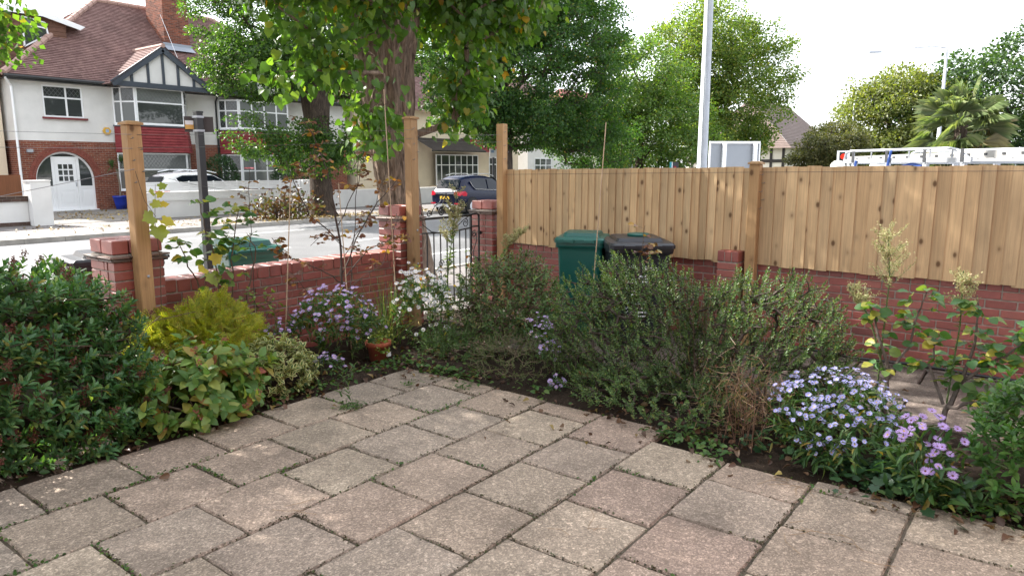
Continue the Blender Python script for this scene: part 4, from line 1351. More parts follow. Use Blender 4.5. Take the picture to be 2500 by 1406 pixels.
def suv(name, label, loc, rz, sc, paint):
    t = thing(name, label, 'car', loc, rz)
    t.scale = (sc, sc, sc)
    w = 0.92
    secs = [(0.00, half(w * 0.86, 0.42, 0.86, 0.92, 0.70)), (0.08, half(w * 0.93, 0.34, 0.95, 1.02, 0.72)), (0.16, half(w * 0.97, 0.30, 1.03, 1.15, 0.70)), (0.42, half(w, 0.28, 1.06, 1.55, 0.62)), (0.62, half(w, 0.28, 1.06, 1.64, 0.66)),
            (1.15, half(w, 0.27, 1.04, 1.70, 0.68)), (1.95, half(w, 0.27, 1.00, 1.70, 0.68)), (2.55, half(w, 0.27, 0.98, 1.61, 0.66)), (3.15, half(w, 0.27, 0.96, 1.24, 0.68)), (3.40, half(w, 0.28, 0.95, 1.08, 0.72)), (4.05, half(w * 0.95, 0.30, 0.86, 0.95, 0.68)), (4.30, half(w * 0.84, 0.36, 0.72, 0.80, 0.6)), (4.38, half(w * 0.7, 0.42, 0.62, 0.68, 0.5))]
    loft_car(t, secs, paint, M_CARGLASS)
    # glazing (side windows laid 12 mm proud), rear screen, windscreen
    def pane(nm, pts, mat=M_CARGLASS):
        for s in (-1, 1):
            MB().add([(x, s * y, z) for x, y, z in pts], [tuple(range(len(pts))) if s < 0 else tuple(reversed(range(len(pts))))]).build(nm, mat, t)
    pane('side_window', [(0.98, 0.905, 1.10), (1.85, 0.895, 1.05), (1.85, 0.755, 1.55), (1.05, 0.755, 1.54), (0.72, 0.80, 1.42)])
    pane('side_window', [(1.93, 0.893, 1.05), (2.95, 0.89, 1.02), (2.72, 0.80, 1.35), (2.35, 0.745, 1.54), (1.93, 0.755, 1.55)])
    MB().add([(0.13, -0.66, 1.12), (0.13, 0.66, 1.12), (0.38, 0.58, 1.50), (0.38, -0.58, 1.50)], [(3, 2, 1, 0)]).build('rear_window', M_CARGLASS, t)
    MB().add([(3.20, -0.68, 1.18), (3.20, 0.68, 1.18), (2.62, 0.60, 1.575), (2.62, -0.60, 1.575)], [(0, 1, 2, 3)]).build('windscreen', M_CARGLASS, t)
    for s in (-1, 1):
        MB().add([(0.02, s * 0.80, 1.0), (0.30, s * 0.935, 1.0), (0.42, s * 0.94, 0.92), (0.38, s * 0.94, 0.80), (0.0, s * 0.82, 0.80), (-0.02, s * 0.55, 0.84), (-0.02, s * 0.55, 0.98)], [(0, 1, 2, 3, 4), (0, 4, 5, 6)]).build('tail_light', M_TAIL, t)
        MB().box(-0.02, s * 0.70 - 0.13, 0.44, 0.03, s * 0.70 + 0.13, 0.50).build('reflector', M_TAIL, t)
        MB().tube([(0.98, s * 0.925, 1.085), (1.9, s * 0.915, 1.04), (3.0, s * 0.905, 1.0)], 0.014, 6).build('window_trim', M_CHROME, t)
        MB().tube([(0.72, s * 0.83, 1.42), (0.85, s * 0.88, 1.22), (1.0, s * 0.92, 1.085)], 0.012, 6).build('window_trim', M_CHROME, t)
        MB().tube([(0.75, s * 0.62, 1.68), (1.2, s * 0.64, 1.755), (2.1, s * 0.64, 1.745), (2.6, s * 0.62, 1.64)], 0.02, 6).build('roof_rail', M_CHROME, t)
        MB().lathe([(0.02, -0.09), (0.08, -0.06), (0.09, 0.0), (0.07, 0.07), (0.02, 0.09)], n=10).build('mirror', paint, t, True, (2.98, s * 1.0, 1.09), (math.pi / 2, 0, 0))
        MB().add([(4.28, s * 0.52, 0.76), (4.05, s * 0.86, 0.86), (3.85, s * 0.89, 0.90), (4.02, s * 0.885, 0.78)], [(0, 1, 2, 3) if s < 0 else (3, 2, 1, 0)]).build('headlight', M_WHITE, t)
        for x in (0.78, 3.45):
            MB().lathe([(0.40, 0), (0.40, 0.02)], n=24).build('wheel_arch', M_RUBBER, t, loc=(x, s * 0.915 + (0.0 if s > 0 else -0.02) , 0.36), rot=(-math.pi / 2, 0, 0))
            wheel(t, x, s * 0.86, 0.34, 0.34, 0.22, s)
    MB().box(-0.035, -0.27, 0.66, 0.03, 0.27, 0.78).build('number_plate', M_PLATE, t)
    MB().box(-0.03, -0.55, 0.88, 0.04, 0.55, 0.92).build('tailgate_strip', M_CHROME, t)
    MB().add([(-0.03, -0.7, 0.30), (-0.03, 0.7, 0.30), (-0.03, 0.6, 0.44), (-0.03, -0.6, 0.44)], [(3, 2, 1, 0)]).build('bumper_guard', M_GALV, t)
    MB().tube([(1.0, 0, 1.70), (0.78, 0, 1.98)], 0.006, 5).build('aerial', M_BLACK, t)
    return t
suv('parked_suv', 'dark navy SUV parked by the kerb beyond the iron gate', (21.0, 19.45, -0.09), 0.0, 0.90, M_NAVY)
suv('parked_car', 'white car parked behind the white slatted wall', (13.15, 27.2, -0.0), 0.0, 0.93, M_WCAR)

# ------------------------------------------------------------------ street furniture
sp = thing('sign_post', 'dark grey square sign post with a small plate clamped on, behind the low wall', 'sign post', (3.615, 6.42, -0.03))
MB().box(-0.030, -0.030, 0, 0.030, 0.030, 2.27).build('post', plain('sign_post_black', (0.016, 0.017, 0.019), 0.5), sp)
MB().box(-0.125, 0.045, 2.10, 0.125, 0.06, 2.24).build('sign_plate', plain('sign_back', (0.045, 0.042, 0.042), 0.5), sp, rot=(0, 0, R(-32)))
MB().box(-0.118, 0.03, 2.125, -0.045, 0.0445, 2.20).build('sticker', plain('orange_sticker', (0.62, 0.36, 0.10), 0.5), sp, rot=(0, 0, R(-32)))
MB().box(-0.116, 0.029, 2.165, -0.047, 0.0446, 2.202).build('sticker_band', M_PRINT, sp, rot=(0, 0, R(-32)))
for z in (2.10, 2.225):
    MB().box(-0.036, -0.036, z, 0.036, 0.045, z + 0.02).build('clamp', M_GALV, sp)
MB().box(-0.034, -0.034, 2.27, 0.034, 0.034, 2.285).build('post_cap', M_BLACK, sp)

def lamp(label, loc, h, r0, arm, az, group=None, double=False):
    t = thing('lamp_column', label, 'street lamp', loc, az, group)
    MB().tube([(0, 0, 0), (0, 0, 1.6), (0, 0, 1.62), (0, 0, h)], [r0 * 1.35, r0 * 1.35, r0, r0 * 0.55], 14).build('column', M_GALV, t, True)
    MB().tube([(0, 0, h - 0.05), (arm * 0.5, 0, h + 0.05), (arm, 0, h + 0.08)], 0.035, 8).build('arm', M_GALV, t)
    MB().add([(arm - 0.1, -0.09, h + 0.04), (arm + 0.6, -0.11, h + 0.06), (arm + 0.75, 0, h + 0.08), (arm + 0.6, 0.11, h + 0.06), (arm - 0.1, 0.09, h + 0.04), (arm - 0.1, -0.06, h + 0.14), (arm + 0.55, -0.08, h + 0.16), (arm + 0.7, 0, h + 0.12), (arm + 0.55, 0.08, h + 0.16), (arm - 0.1, 0.06, h + 0.14)],
             [(4, 3, 2, 1, 0), (5, 6, 7, 8, 9), (0, 1, 6, 5), (1, 2, 7, 6), (2, 3, 8, 7), (3, 4, 9, 8), (4, 0, 5, 9)]).build('lantern', M_GALV, t)
    return t
lamp('tall galvanised lamp column rising beyond the board fence next to the white sign', (12.05, 5.08, -0.1), 9.5, 0.088, 1.2, R(120))
lamp('distant lamp column standing over the palm', (47.1, 6.0, -0.1), 8.35, 0.12, 1.0, R(95))
lamp('distant lamp column whose head pokes out of the yellow-green tree', (60.5, 13.5, -0.1), 6.85, 0.11, 1.0, R(-55))
lt = thing('lamp_head', 'lone lamp head on a bracket hanging in the white sky beside the far column', 'street lamp', (46.0, 9.4, -0.1))
MB().add([(-0.35, -0.1, 8.2), (0.35, -0.1, 8.22), (0.35, 0.1, 8.22), (-0.35, 0.1, 8.2), (-0.3, -0.07, 8.3), (0.3, -0.07, 8.32), (0.3, 0.07, 8.32), (-0.3, 0.07, 8.3)], [(3, 2, 1, 0), (4, 5, 6, 7), (0, 1, 5, 4), (1, 2, 6, 5), (2, 3, 7, 6), (3, 0, 4, 7)]).build('lantern', M_GALV, lt, rot=(0, 0, R(-60)))
MB().tube([(0.2, -0.3, 8.26), (1.05, -3.3, 8.28)], 0.02, 6).build('arm', M_GALV, lt)

# direction sign seen from behind
M_SIGNBACK = plain('sign_back_grey', (0.30, 0.33, 0.37), 0.5, var=0.05, noise=2)
sg = thing('road_sign', 'white-framed road sign seen from behind above the fence', 'sign', (15.0, 5.62, -0.1), R(-48))
MB().box(-0.52, -0.01, 1.3, 0.52, 0.01, 2.34).build('sign_panel', M_SIGNBACK, sg)
b = MB().box(-0.54, -0.04, 2.33, 0.54, 0.02, 2.38); b.box(-0.545, -0.035, 1.28, -0.52, 0.018, 2.33); b.box(0.52, -0.035, 1.28, 0.545, 0.018, 2.33)
b.build('sign_frame', M_WHITE, sg)
for x in (-0.24, 0.42):
    MB().tube([(x, -0.06, 0), (x, -0.06, 2.34)], 0.048, 10).build('sign_leg', M_WHITE, sg, True)
# traffic light
tf_ = thing('traffic_light', 'traffic light showing red above the fence', 'traffic light', (26.1, 6.05, -0.1), R(-167))
tf_.scale = (0.82, 0.82, 0.87)
MB().tube([(0, 0, 0), (0, 0, 2.1)], 0.06, 10).build('pole', M_DGREY, tf_)
MB().box(0.0, -0.14, 1.75, 0.2, 0.14, 2.68).build('housing', M_BLACK, tf_)
bb_ = MB().box(0.20, -0.24, 1.70, 0.215, -0.145, 2.74); bb_.box(0.20, 0.145, 1.70, 0.215, 0.24, 2.74); bb_.box(0.20, -0.145, 2.685, 0.215, 0.145, 2.74)
bb_.build('backboard', M_WHITE, tf_)
tr_ = NT('red_signal'); e_ = tr_.n('ShaderNodeEmission'); e_.inputs['Color'].default_value = (1, 0.03, 0.015, 1); e_.inputs['Strength'].default_value = 0.8; tr_.l(e_.outputs[0], tr_.out.inputs['Surface'])
for z, m in ((2.52, tr_.mat), (2.22, M_GLASS), (1.92, M_GLASS)):
    MB().lathe([(0.10, 0), (0.085, 0.03), (0.05, 0.045)], n=14).build('lens', m, tf_, loc=(0.20, 0, z), rot=(0, math.pi / 2, 0))
fs = thing('estate_board', 'dark estate agent board with red ampersand below the trees', 'sign', (34.4, 16.1, 0.0), R(-60))
MB().box(-0.02, -0.02, 0, 0.02, 0.02, 2.0).build('board_post', M_WHITE, fs)
MB().box(0.02, -0.012, 1.45, 0.32, 0.012, 2.0).build('board', M_DGREY, fs); MB().box(-0.12, -0.014, 1.45, 0.018, 0.014, 2.0).build('board_strip', plain('teal', (0.02, 0.30, 0.34), 0.5), fs)
text_obj('lettering', '&', 0.36, fs, (0.035, -0.018, 1.55), (math.pi / 2, 0, 0), M_TAIL)
ps = thing('parking_sign', 'small white parking plate on a dark post beyond the gate', 'sign', (27.2, 22.0, 0))
MB().tube([(0, 0, 0), (0, 0, 2.85)], 0.06, 8).build('post', M_DGREY, ps)
MB().box(-0.2, -0.08, 2.2, 0.2, -0.06, 2.6).build('plate', M_PRINT, ps, rot=(0, 0, R(-35)))
MB().box(-0.13, -0.085, 2.42, 0.02, -0.0795, 2.55).build('plate_symbol', plain('badge_blue', (0.3, 0.42, 0.62)), ps, rot=(0, 0, R(-35)))

# ------------------------------------------------------------------ van with roof rack behind the fence
van = thing('parked_van', 'white van with silver roof rack and ladder parked beyond the board fence', 'van', (13.6, 1.3, -0.1), R(-128))
def vhalf(w, zs, zb, zr, wr):
    return [(w * 0.9, zs), (w, zs + 0.2), (w, zs + 0.6), (w * 0.98, zb), (w * 0.94, (zb + zr) / 2 + 0.1), (wr, zr - 0.08), (wr * 0.8, zr - 0.02), (0, zr)]
vs = [(-2.3, vhalf(0.85, 0.35, 1.0, 1.72, 0.76)), (-2.2, vhalf(0.90, 0.28, 1.0, 1.80, 0.80)), (-0.5, vhalf(0.91, 0.26, 1.0, 1.82, 0.80)), (0.7, vhalf(0.91, 0.26, 1.0, 1.80, 0.78)), (1.35, vhalf(0.90, 0.26, 1.0, 1.35, 0.78)), (1.75, vhalf(0.88, 0.28, 0.9, 1.05, 0.75)), (2.2, vhalf(0.8, 0.35, 0.75, 0.85, 0.7))]
loft_car(van, [(x, [(y, z - 0.12) for y, z in p]) for x, p in vs], M_WCAR, M_CARGLASS, side_win=((2, 3, 3, 5),))
for s in (-1, 1):
    for x in (-1.5, 1.45):
        wheel(van, x, s * 0.84, 0.31, 0.31, 0.2, s)
rack = MB()
for s in (-1, 1):
    rack.tube([(-1.95, s * 0.72, 1.95), (-1.9, s * 0.72, 2.10), (-1.8, s * 0.72, 2.13), (0.35, s * 0.72, 2.13), (0.5, s * 0.72, 2.10), (0.75, s * 0.72, 1.95)], 0.022, 8)
    rack.box(-1.95, s * 0.72 - 0.02, 1.92, 0.75, s * 0.72 + 0.02, 1.99)
    for k in range(6):
        rack.tube([(-1.7 + k * 0.42, s * 0.72, 1.95), (-1.7 + k * 0.42, s * 0.72, 2.13)], 0.012, 6)
for x in (-1.7, -0.9, -0.1, 0.6):
    MB().box(x - 0.03, -0.748, 1.93, x + 0.03, -0.742, 2.12).build('rack_bracket', M_DGREY, van)
    rack.box(x - 0.02, -0.74, 1.90, x + 0.02, 0.74, 1.935)
    for s in (-1, 1):
        rack.box(x - 0.04, s * 0.7 - 0.03, 1.76, x + 0.04, s * 0.7 + 0.03, 1.92)
rack.build('roof_rack', M_GALV, van)
lad = thing('ladder', 'long pale aluminium ladder strapped to the van roof rack', 'ladder', (13.6, 1.3, -0.1), R(-128))
M_ALU = plain('pale_aluminium', (0.36, 0.355, 0.34), 0.5, 0.3)
for y in (-0.35, 0.12):
    MB().box(-2.2, y - 0.02, 1.97, 3.3, y + 0.02, 2.08).build('stile', M_ALU, lad, rot=(0, R(-1.0), 0))
for k in range(18):
    MB().tube([(-2.05 + k * 0.3, -0.35, 2.03 + 0.017 * (k * 0.3 - 2)), (-2.05 + k * 0.3, 0.12, 2.03 + 0.017 * (k * 0.3 - 2))], 0.015, 6).build('rung', M_ALU, lad)
for k in range(18):
    MB().box(-2.07 + k * 0.3, -0.378, 2.012 + 0.017 * (k * 0.3 - 2), -2.02 + k * 0.3, -0.366, 2.045 + 0.017 * (k * 0.3 - 2)).build('rung_end', M_DGREY, lad)
MB().tube([(2.0, -0.37, 2.0), (2.25, -0.37, 2.05), (2.33, -0.37, 2.20), (2.4, -0.37, 2.42), (2.33, -0.37, 2.50), (2.22, -0.37, 2.46)], 0.03, 8).build('ladder_hook', M_ALU, lad)
st = thing('ratchet_strap', 'blue ratchet strap hanging on the van roof rack', 'strap', (13.6, 1.3, -0.1), R(-128))
M_BLUE = plain('blue_webbing', (0.015, 0.06, 0.26), 0.7)
MB().tube([(-0.85, -0.76, 1.72), (-0.84, -0.755, 1.9), (-0.80, -0.75, 2.1), (-0.82, -0.70, 2.14)], 0.022, 6).build('webbing', M_BLUE, st)
MB().tube([(-1.62, -0.76, 1.74), (-1.60, -0.755, 1.96)], 0.022, 6).build('webbing', M_BLUE, st)
MB().tube([(-0.6, -0.68, 1.86), (-0.4, -0.68, 1.9), (-0.2, -0.68, 1.86)], 0.025, 6).build('webbing', M_BLUE, st)
for i, (x, y) in enumerate(((17.9, 4.25), (17.3, 3.3))):
    gl = thing('globe_bollard', 'white domed gatepost cap just showing over the fence', 'gatepost', (x, y, -0.1), 0, 'white domed gatepost caps')
    MB().box(-0.14, -0.14, 0, 0.14, 0.14, 1.78).build('shaft', M_RENDER, gl)
    MB().lathe([(0.17, 1.78), (0.17, 1.83), (0.15, 1.92), (0.09, 1.98), (0.02, 2.0)], n=14).build('dome', M_RENDER, gl, True)

# ------------------------------------------------------------------ unseen house added behind the viewpoint to cut sky fill and darken reflections
oh = thing('added_house', 'unseen brick house added behind the viewpoint for shade and reflections', 'house')
wb = MB(); wb.box(-9.0, -11.0, 0, 6.4, -2.95, 5.2); wb.build('wall', M_HBRICK, oh)
r9 = MB(); quad_strips(r9, (-9.4, -2.5, 5.1), (6.8, -2.5, 5.1), (-5.5, -7, 9.0), (2.9, -7, 9.0), 40); quad_strips(r9, (6.8, -2.5, 5.1), (6.8, -11.4, 5.1), (2.9, -7, 9.0), (2.9, -7, 9.0), 40)
r9.add([(-9.4, -11.4, 5.1), (6.8, -11.4, 5.1), (2.9, -7, 9.0), (-5.5, -7, 9.0)], [(0, 1, 2, 3)])
r9.build('roof', M_ROOF, oh)
for (x, z, w, h) in ((4.6, 0.8, 2.4, 1.5), (0.8, 0.8, 2.4, 1.5), (4.4, 3.3, 1.8, 1.3), (0.6, 3.3, 1.8, 1.3)):
    window(oh, w, h, (x, -2.92, z), math.pi, (0.5,), (0.65,))
# ------------------------------------------------------------------ leaf templates (x half width, y along leaf, z up)
def t_ovate(w=0.3, fold=0.10, droop=0.18, wide=0.42, tip=0.62):
    V = [(0, 0, 0), (0, 0.34, 0.0), (0, 0.70, -droop * 0.4), (0, 1, -droop),
         (-0.72 * w, 0.16, fold * 0.7), (-w, wide, fold), (-tip * w, 0.76, fold * 0.4 - droop * 0.45),
         (0.72 * w, 0.16, fold * 0.7), (w, wide, fold), (tip * w, 0.76, fold * 0.4 - droop * 0.45)]
    F = [(0, 1, 5, 4), (1, 2, 6, 5), (2, 3, 6), (0, 7, 8, 1), (1, 8, 9, 2), (2, 9, 3)]
    return V, F
def t_heart(w=0.46, fold=0.10, droop=0.25):
    V = [(0, 0.06, 0), (0, 0.36, 0.0), (0, 0.70, -droop * 0.4), (0, 1.02, -droop),
         (-0.55 * w, -0.04, fold * 0.6), (-w, 0.18, fold), (-0.92 * w, 0.46, fold * 0.8 - droop * .15), (-0.5 * w, 0.76, fold * 0.3 - droop * 0.5),
         (0.55 * w, -0.04, fold * 0.6), (w, 0.18, fold), (0.92 * w, 0.46, fold * 0.8 - droop * .15), (0.5 * w, 0.76, fold * 0.3 - droop * 0.5)]
    F = [(0, 1, 5, 4), (1, 2, 6, 5), (2, 7, 6), (2, 3, 7), (0, 8, 9, 1), (1, 9, 10, 2), (2, 10, 11), (2, 11, 3)]
    return V, F
def t_simple(w=0.32, fold=0.10, droop=0.15):
    return [(0, 0, 0), (w, 0.48, fold), (0, 1, -droop), (-w, 0.48, fold)], [(0, 1, 2), (0, 2, 3)]
def t_lobed(w=0.5):
    pts = [(0.0, -0.02), (0.28, -0.12), (0.50, 0.05), (0.42, 0.22), (0.62, 0.42), (0.40, 0.55), (0.30, 0.72), (0.16, 0.74), (0.0, 1.0)]
    V = [(0, 0.05, 0), (0, 0.5, -0.03)]
    L = [(x * w / 0.5, y, 0.05 * x - 0.12 * y * y) for x, y in pts]
    Rr = [(-x, y, z) for x, y, z in L[1:-1]]
    V += L + Rr
    n = len(L)
    F = [(0, 2 + 1, 2 + 2, 1)] if False else []
    for i in range(1, n - 1):
        F.append((1, 2 + i, 2 + i + 1))
    F.append((0, 2 + 1, 1)) ; 
    r0 = 2 + n
    F.append((1, r0, 0))
    for i in range(len(Rr) - 1):
        F.append((1, r0 + i + 1, r0 + i))
    F.append((1, 2 + n - 1, r0 + len(Rr) - 1))
    return V, F
def tri_fan(T):
    V, F = T
    out = []
    for f in F:
        for k in range(1, len(f) - 1):
            out.append((f[0], f[k], f[k + 1]))
    return np.array(V, float), np.array(out, int)

def unit(a):
    return a / np.maximum(np.linalg.norm(a, axis=-1, keepdims=True), 1e-9)
def frames(D, N):
    D = unit(D); X = unit(np.cross(D, N)); N2 = np.cross(X, D)
    return X, D, N2
def leaves_mesh(name, T, P, D, N, S, mat, smooth=True):
    TV, TF = tri_fan(T)
    X, D, N2 = frames(D, N)
    S = np.asarray(S, float)
    V = P[:, None, :] + S[:, None, None] * (TV[None, :, 0, None] * X[:, None, :] + TV[None, :, 1, None] * D[:, None, :] + TV[None, :, 2, None] * N2[:, None, :])
    n, k = len(P), len(TV)
    F = (TF[None] + (np.arange(n) * k)[:, None, None]).reshape(-1, 3)
    return np_mesh(name, V.reshape(-1, 3), F, mat, smooth)
def leaf_objects(name, meshes, P, D, N, S, parent, rng=random.Random(2)):
    X, D, N2 = frames(D, N)
    inv = parent.matrix_world.inverted() if parent is not None else Matrix()
    for p, x, d, n, s in zip(P, X, D, N2, S):
        o = bpy.data.objects.new(name, meshes[rng.randrange(len(meshes))])
        M = Matrix(((x[0] * s, d[0] * s, n[0] * s, p[0]), (x[1] * s, d[1] * s, n[1] * s, p[1]), (x[2] * s, d[2] * s, n[2] * s, p[2]), (0, 0, 0, 1)))
        o.parent = parent
        o.matrix_local = M
        COL.objects.link(o)
CAMP = np.array([0, 0, CAM_H])
def put_leaves(thing_, T, L, mat, part='foliage', single='leaf', nsingle=0, prefer=None):
    """L: dict with P,D,N,S arrays in world coords (thing at world origin). Largest visible ones become single leaf parts."""
    P, D, N, S = L
    n = len(P)
    if nsingle:
        v = P - CAMP
        dist = np.linalg.norm(v, axis=1)
        score = dist if prefer is None else prefer(P, dist)
        order = np.argsort(score)
        near, rest = order[:nsingle], order[nsingle:]
        tv, tf = tri_fan(T)
        m = np_mesh(single, tv, tf, mat, True)
        leaf_objects(single, [m], P[near], D[near], N[near], S[near], thing_)
    else:
        rest = np.arange(n)
    if len(rest):
        o = obj(part, leaves_mesh(part, T, P[rest], D[rest], N[rest], S[rest], mat), thing_)
        o['kind'] = 'stuff'

# ------------------------------------------------------------------ trees
def bark_mat(name, c0, c1, scale=1.0):
    t = NT(name)
    v = t.coord('Object', (17 * scale, 17 * scale, 2.0 * scale))
    n = t.noise(v, 1.6, 8, 0.68, 0.7)
    n2 = t.noise(t.coord('Object'), 2.0, 4)
    c = t.ramp(n, [(0.32, c0), (0.62, c1), (0.8, tuple(x * 1.35 for x in c1))])
    c = t.mix(0.5, c, t.ramp(n2, [(0.3, 0.65), (0.7, 1.2)]), 'MULTIPLY')
    t.bsdf(c, 0.95, 0, 0.15, t.bump(n, 1.0, 0.05))
    return t.mat
M_BARK = bark_mat('lime_bark', (0.070, 0.050, 0.038), (0.33, 0.25, 0.19))
M_BARKD = bark_mat('dark_bark', (0.028, 0.022, 0.018), (0.105, 0.080, 0.062), 0.8)

def trunk_mesh(name, path, mat, sides=40, ridge=0.10, seed=0, segs=None):
    """path: list of (pos, rx, ry); fluted, ridged bark."""
    r = np.random.default_rng(seed)
    P = [Vector(p[0]) for p in path]
    rad = [p[1] for p in path]
    segs = segs or 40
    ts = np.linspace(0, len(P) - 1, segs)
    ph = r.uniform(0, 6.28, 14); fr = r.integers(3, 17, 14); fr[7:] += r.integers(4, 26, 7) if sides > 60 else 0; am = r.uniform(0.2, 1, 14) / np.sqrt(fr)
    V = []
    for ti, t in enumerate(ts):
        i = min(int(t), len(P) - 2); f = t - i
        f2 = f * f * (3 - 2 * f) if len(P) > 2 else f
        c = P[i].lerp(P[i + 1], f); rr = rad[i] + (rad[i + 1] - rad[i]) * f2
        for k in range(sides):
            a = 2 * math.pi * k / sides
            d = sum(am[j] * math.sin(fr[j] * a + ph[j] + ti * 0.11 * ((j % 5) - 2)) for j in range(14))
            q = rr * (1 + ridge * 0.35 * d + r.normal(0, ridge * 0.12))
            V.append((c.x + q * math.cos(a), c.y + q * math.sin(a), c.z))
    F = []
    for i in range(segs - 1):
        for k in range(sides):
            a, b = i * sides + k, i * sides + (k + 1) % sides
            F.append((a, b, b + sides, a + sides))
    return np_mesh(name, np.array(V), np.array(F), mat, False)

def grow_branches(trunk_pts, trunk_r, targets, r_tip=0.006, seed=0, step=0.7, rmax=None):
    """greedy attachment of clump centres; returns nodes, parents, radii."""
    r = np.random.default_rng(seed)
    nodes = [np.array(p, float) for p in trunk_pts]
    par = [-1] + list(range(len(nodes) - 1))
    nb = len(nodes)
    top = nodes[-1]
    order = np.argsort([np.min([np.linalg.norm(t - n) for n in nodes]) for t in targets])
    tips = []
    for ti in order:
        t = targets[ti]
        A = np.array(nodes)
        v = t - A
        d = np.linalg.norm(v, axis=1)
        # prefer nodes lower than and inside of the target
        cost = d + 0.9 * np.maximum(0, A[:, 2] - t[2]) + 0.25 * np.linalg.norm(A[:, :2] - top[:2], axis=1)
        cost[:max(1, nb // 2)] += 0.8
        i = int(np.argmin(cost))
        n = max(1, int(d[i] / step))
        prev = i
        a = nodes[i]
        for k in range(1, n + 1):
            f = k / n
            p = a + (t - a) * f + (r.normal(0, 0.10, 3) * step if k < n else 0)
            p[2] += 0.12 * d[i] * math.sin(math.pi * f) * 0.5
            nodes.append(p); par.append(prev); prev = len(nodes) - 1
        tips.append(prev)
    cnt = np.zeros(len(nodes))
    for t in tips:
        cnt[t] += 1
    for i in range(len(nodes) - 1, 0, -1):
        if par[i] >= 0:
            cnt[par[i]] += cnt[i]
    rad = r_tip * np.sqrt(np.maximum(cnt, 1)) * 1.6
    if rmax is not None:
        rad = np.minimum(rad, rmax)
    return np.array(nodes), par, rad, nb
def branches_mesh(name, nodes, par, rad, nb, mat, n=5):
    b_v, b_f = [], []
    for i in range(nb, len(nodes)):
        a, c = nodes[par[i]], nodes[i]
        d = c - a
        L = np.linalg.norm(d)
        if L < 1e-4:
            continue
        d = d / L
        u = np.array([1, 0, 0]) if abs(d[0]) < 0.8 else np.array([0, 1, 0])
        x = np.cross(d, u); x /= np.linalg.norm(x); y = np.cross(d, x)
        ra, rc = rad[par[i]] if par[i] >= nb else rad[i] * 1.3, rad[i]
        ra = min(ra, rc * 1.5)
        o = len(b_v)
        for k in range(n):
            an = 2 * math.pi * k / n
            e = x * math.cos(an) + y * math.sin(an)
            b_v.append(a + e * ra); b_v.append(c + e * rc)
        for k in range(n):
            k2 = (k + 1) % n
            b_f.append((o + 2 * k, o + 2 * k2, o + 2 * k2 + 1, o + 2 * k + 1))
    return np_mesh(name, np.array(b_v), np.array(b_f), mat, True)

def crown_points(ells, n, rng, shell=0.45):
    """n clump centres spread through ellipsoids, denser towards the outside"""
    out = []
    vol = np.array([e[1][0] * e[1][1] * e[1][2] for e in ells]); vol = vol ** 0.7
    pick = rng.choice(len(ells), n, p=vol / vol.sum())
    for k in pick:
        c, r = np.array(ells[k][0]), np.array(ells[k][1])
        v = rng.normal(0, 1, 3); v /= np.linalg.norm(v)
        q = rng.uniform(shell ** 3, 1.0) ** (1 / 3)
        out.append(c + v * r * q)
    return np.array(out)

def clump_leaves(cent, per, crad, flat, size, rng, tree_c, hang=0.2, jitter=0.35):
    n = len(cent) * per
    C = np.repeat(cent, per, 0)
    v = rng.normal(0, 1, (n, 3)); v = unit(v) * (rng.random((n, 1)) ** (1 / 2.2))
    off = v * np.array([crad, crad, crad * flat])
    P = C + off
    out = unit(C - np.array(tree_c) + 0.001)
    Nn = unit(np.array([0, 0, 1.0]) * 0.75 + out * 0.45 + rng.normal(0, 0.55, (n, 3)))
    D = unit(out * 0.5 + v * 0.7 + rng.normal(0, 0.5, (n, 3)) + np.array([0, 0, -hang]))
    S = size * rng.uniform(0.65, 1.2, n)
    return P, D, Nn, S

def make_tree(name, label, trunk_path, ells, nclump, per, crad, leaf, T, lmat, bark, seed, flat=0.55, r_tip=0.006, nsingle=0, prefer=None, extra=None, sides=20, ridge=0.08, shell=0.45, hang=0.2, group=None, rmax=None, leaf_filter=None, keep=None):
    rng = np.random.default_rng(seed)
    t = thing(name, label, 'tree', group=group)
    obj('trunk', trunk_mesh('trunk', trunk_path, bark, sides, ridge, seed), t)
    cents = crown_points(ells, nclump, rng, shell)
    if extra is not None:
        cents = np.vstack([cents, np.array(extra, float)])
    if keep is not None:
        cents = cents[keep(cents)]
    nodes, par, rad, nb = grow_branches([p[0] for p in trunk_path], [p[1] for p in trunk_path], cents, r_tip, seed, rmax=rmax or trunk_path[-1][1] * 0.8)
    obj('branches', branches_mesh('branches', nodes, par, rad, nb, bark), t)['kind'] = 'stuff'
    tc = np.mean(cents, 0)
    L = clump_leaves(cents, per, crad, flat, leaf, rng, tc, hang)
    if leaf_filter is not None:
        m = leaf_filter(L[0])
        L = tuple(a[m] for a in L)
    put_leaves(t, T, L, lmat, 'crown', 'leaf', nsingle, prefer)
    return t

M_LIME = leaf_mat('lime_leaf', [(0.0, (0.042, 0.092, 0.020)), (0.35, (0.058, 0.125, 0.025)), (0.7, (0.082, 0.160, 0.030)), (0.93, (0.13, 0.20, 0.040)), (0.97, (0.22, 0.19, 0.03)), (1.0, (0.30, 0.15, 0.02))], 0.50, rough=0.42)
M_ELM = leaf_mat('elm_leaf', [(0.0, (0.028, 0.070, 0.018)), (0.5, (0.048, 0.105, 0.023)), (1.0, (0.092, 0.155, 0.034))], 0.46)
M_GREENTREE = leaf_mat('street_tree_leaf', [(0.0, (0.030, 0.078, 0.026)), (0.5, (0.046, 0.108, 0.030)), (0.95, (0.080, 0.150, 0.038)), (1.0, (0.2, 0.17, 0.03))], 0.48)
M_PALETREE = leaf_mat('pale_tree_leaf', [(0.0, (0.055, 0.115, 0.026)), (0.5, (0.085, 0.155, 0.032)), (0.9, (0.13, 0.20, 0.045)), (1.0, (0.24, 0.22, 0.05))], 0.42)
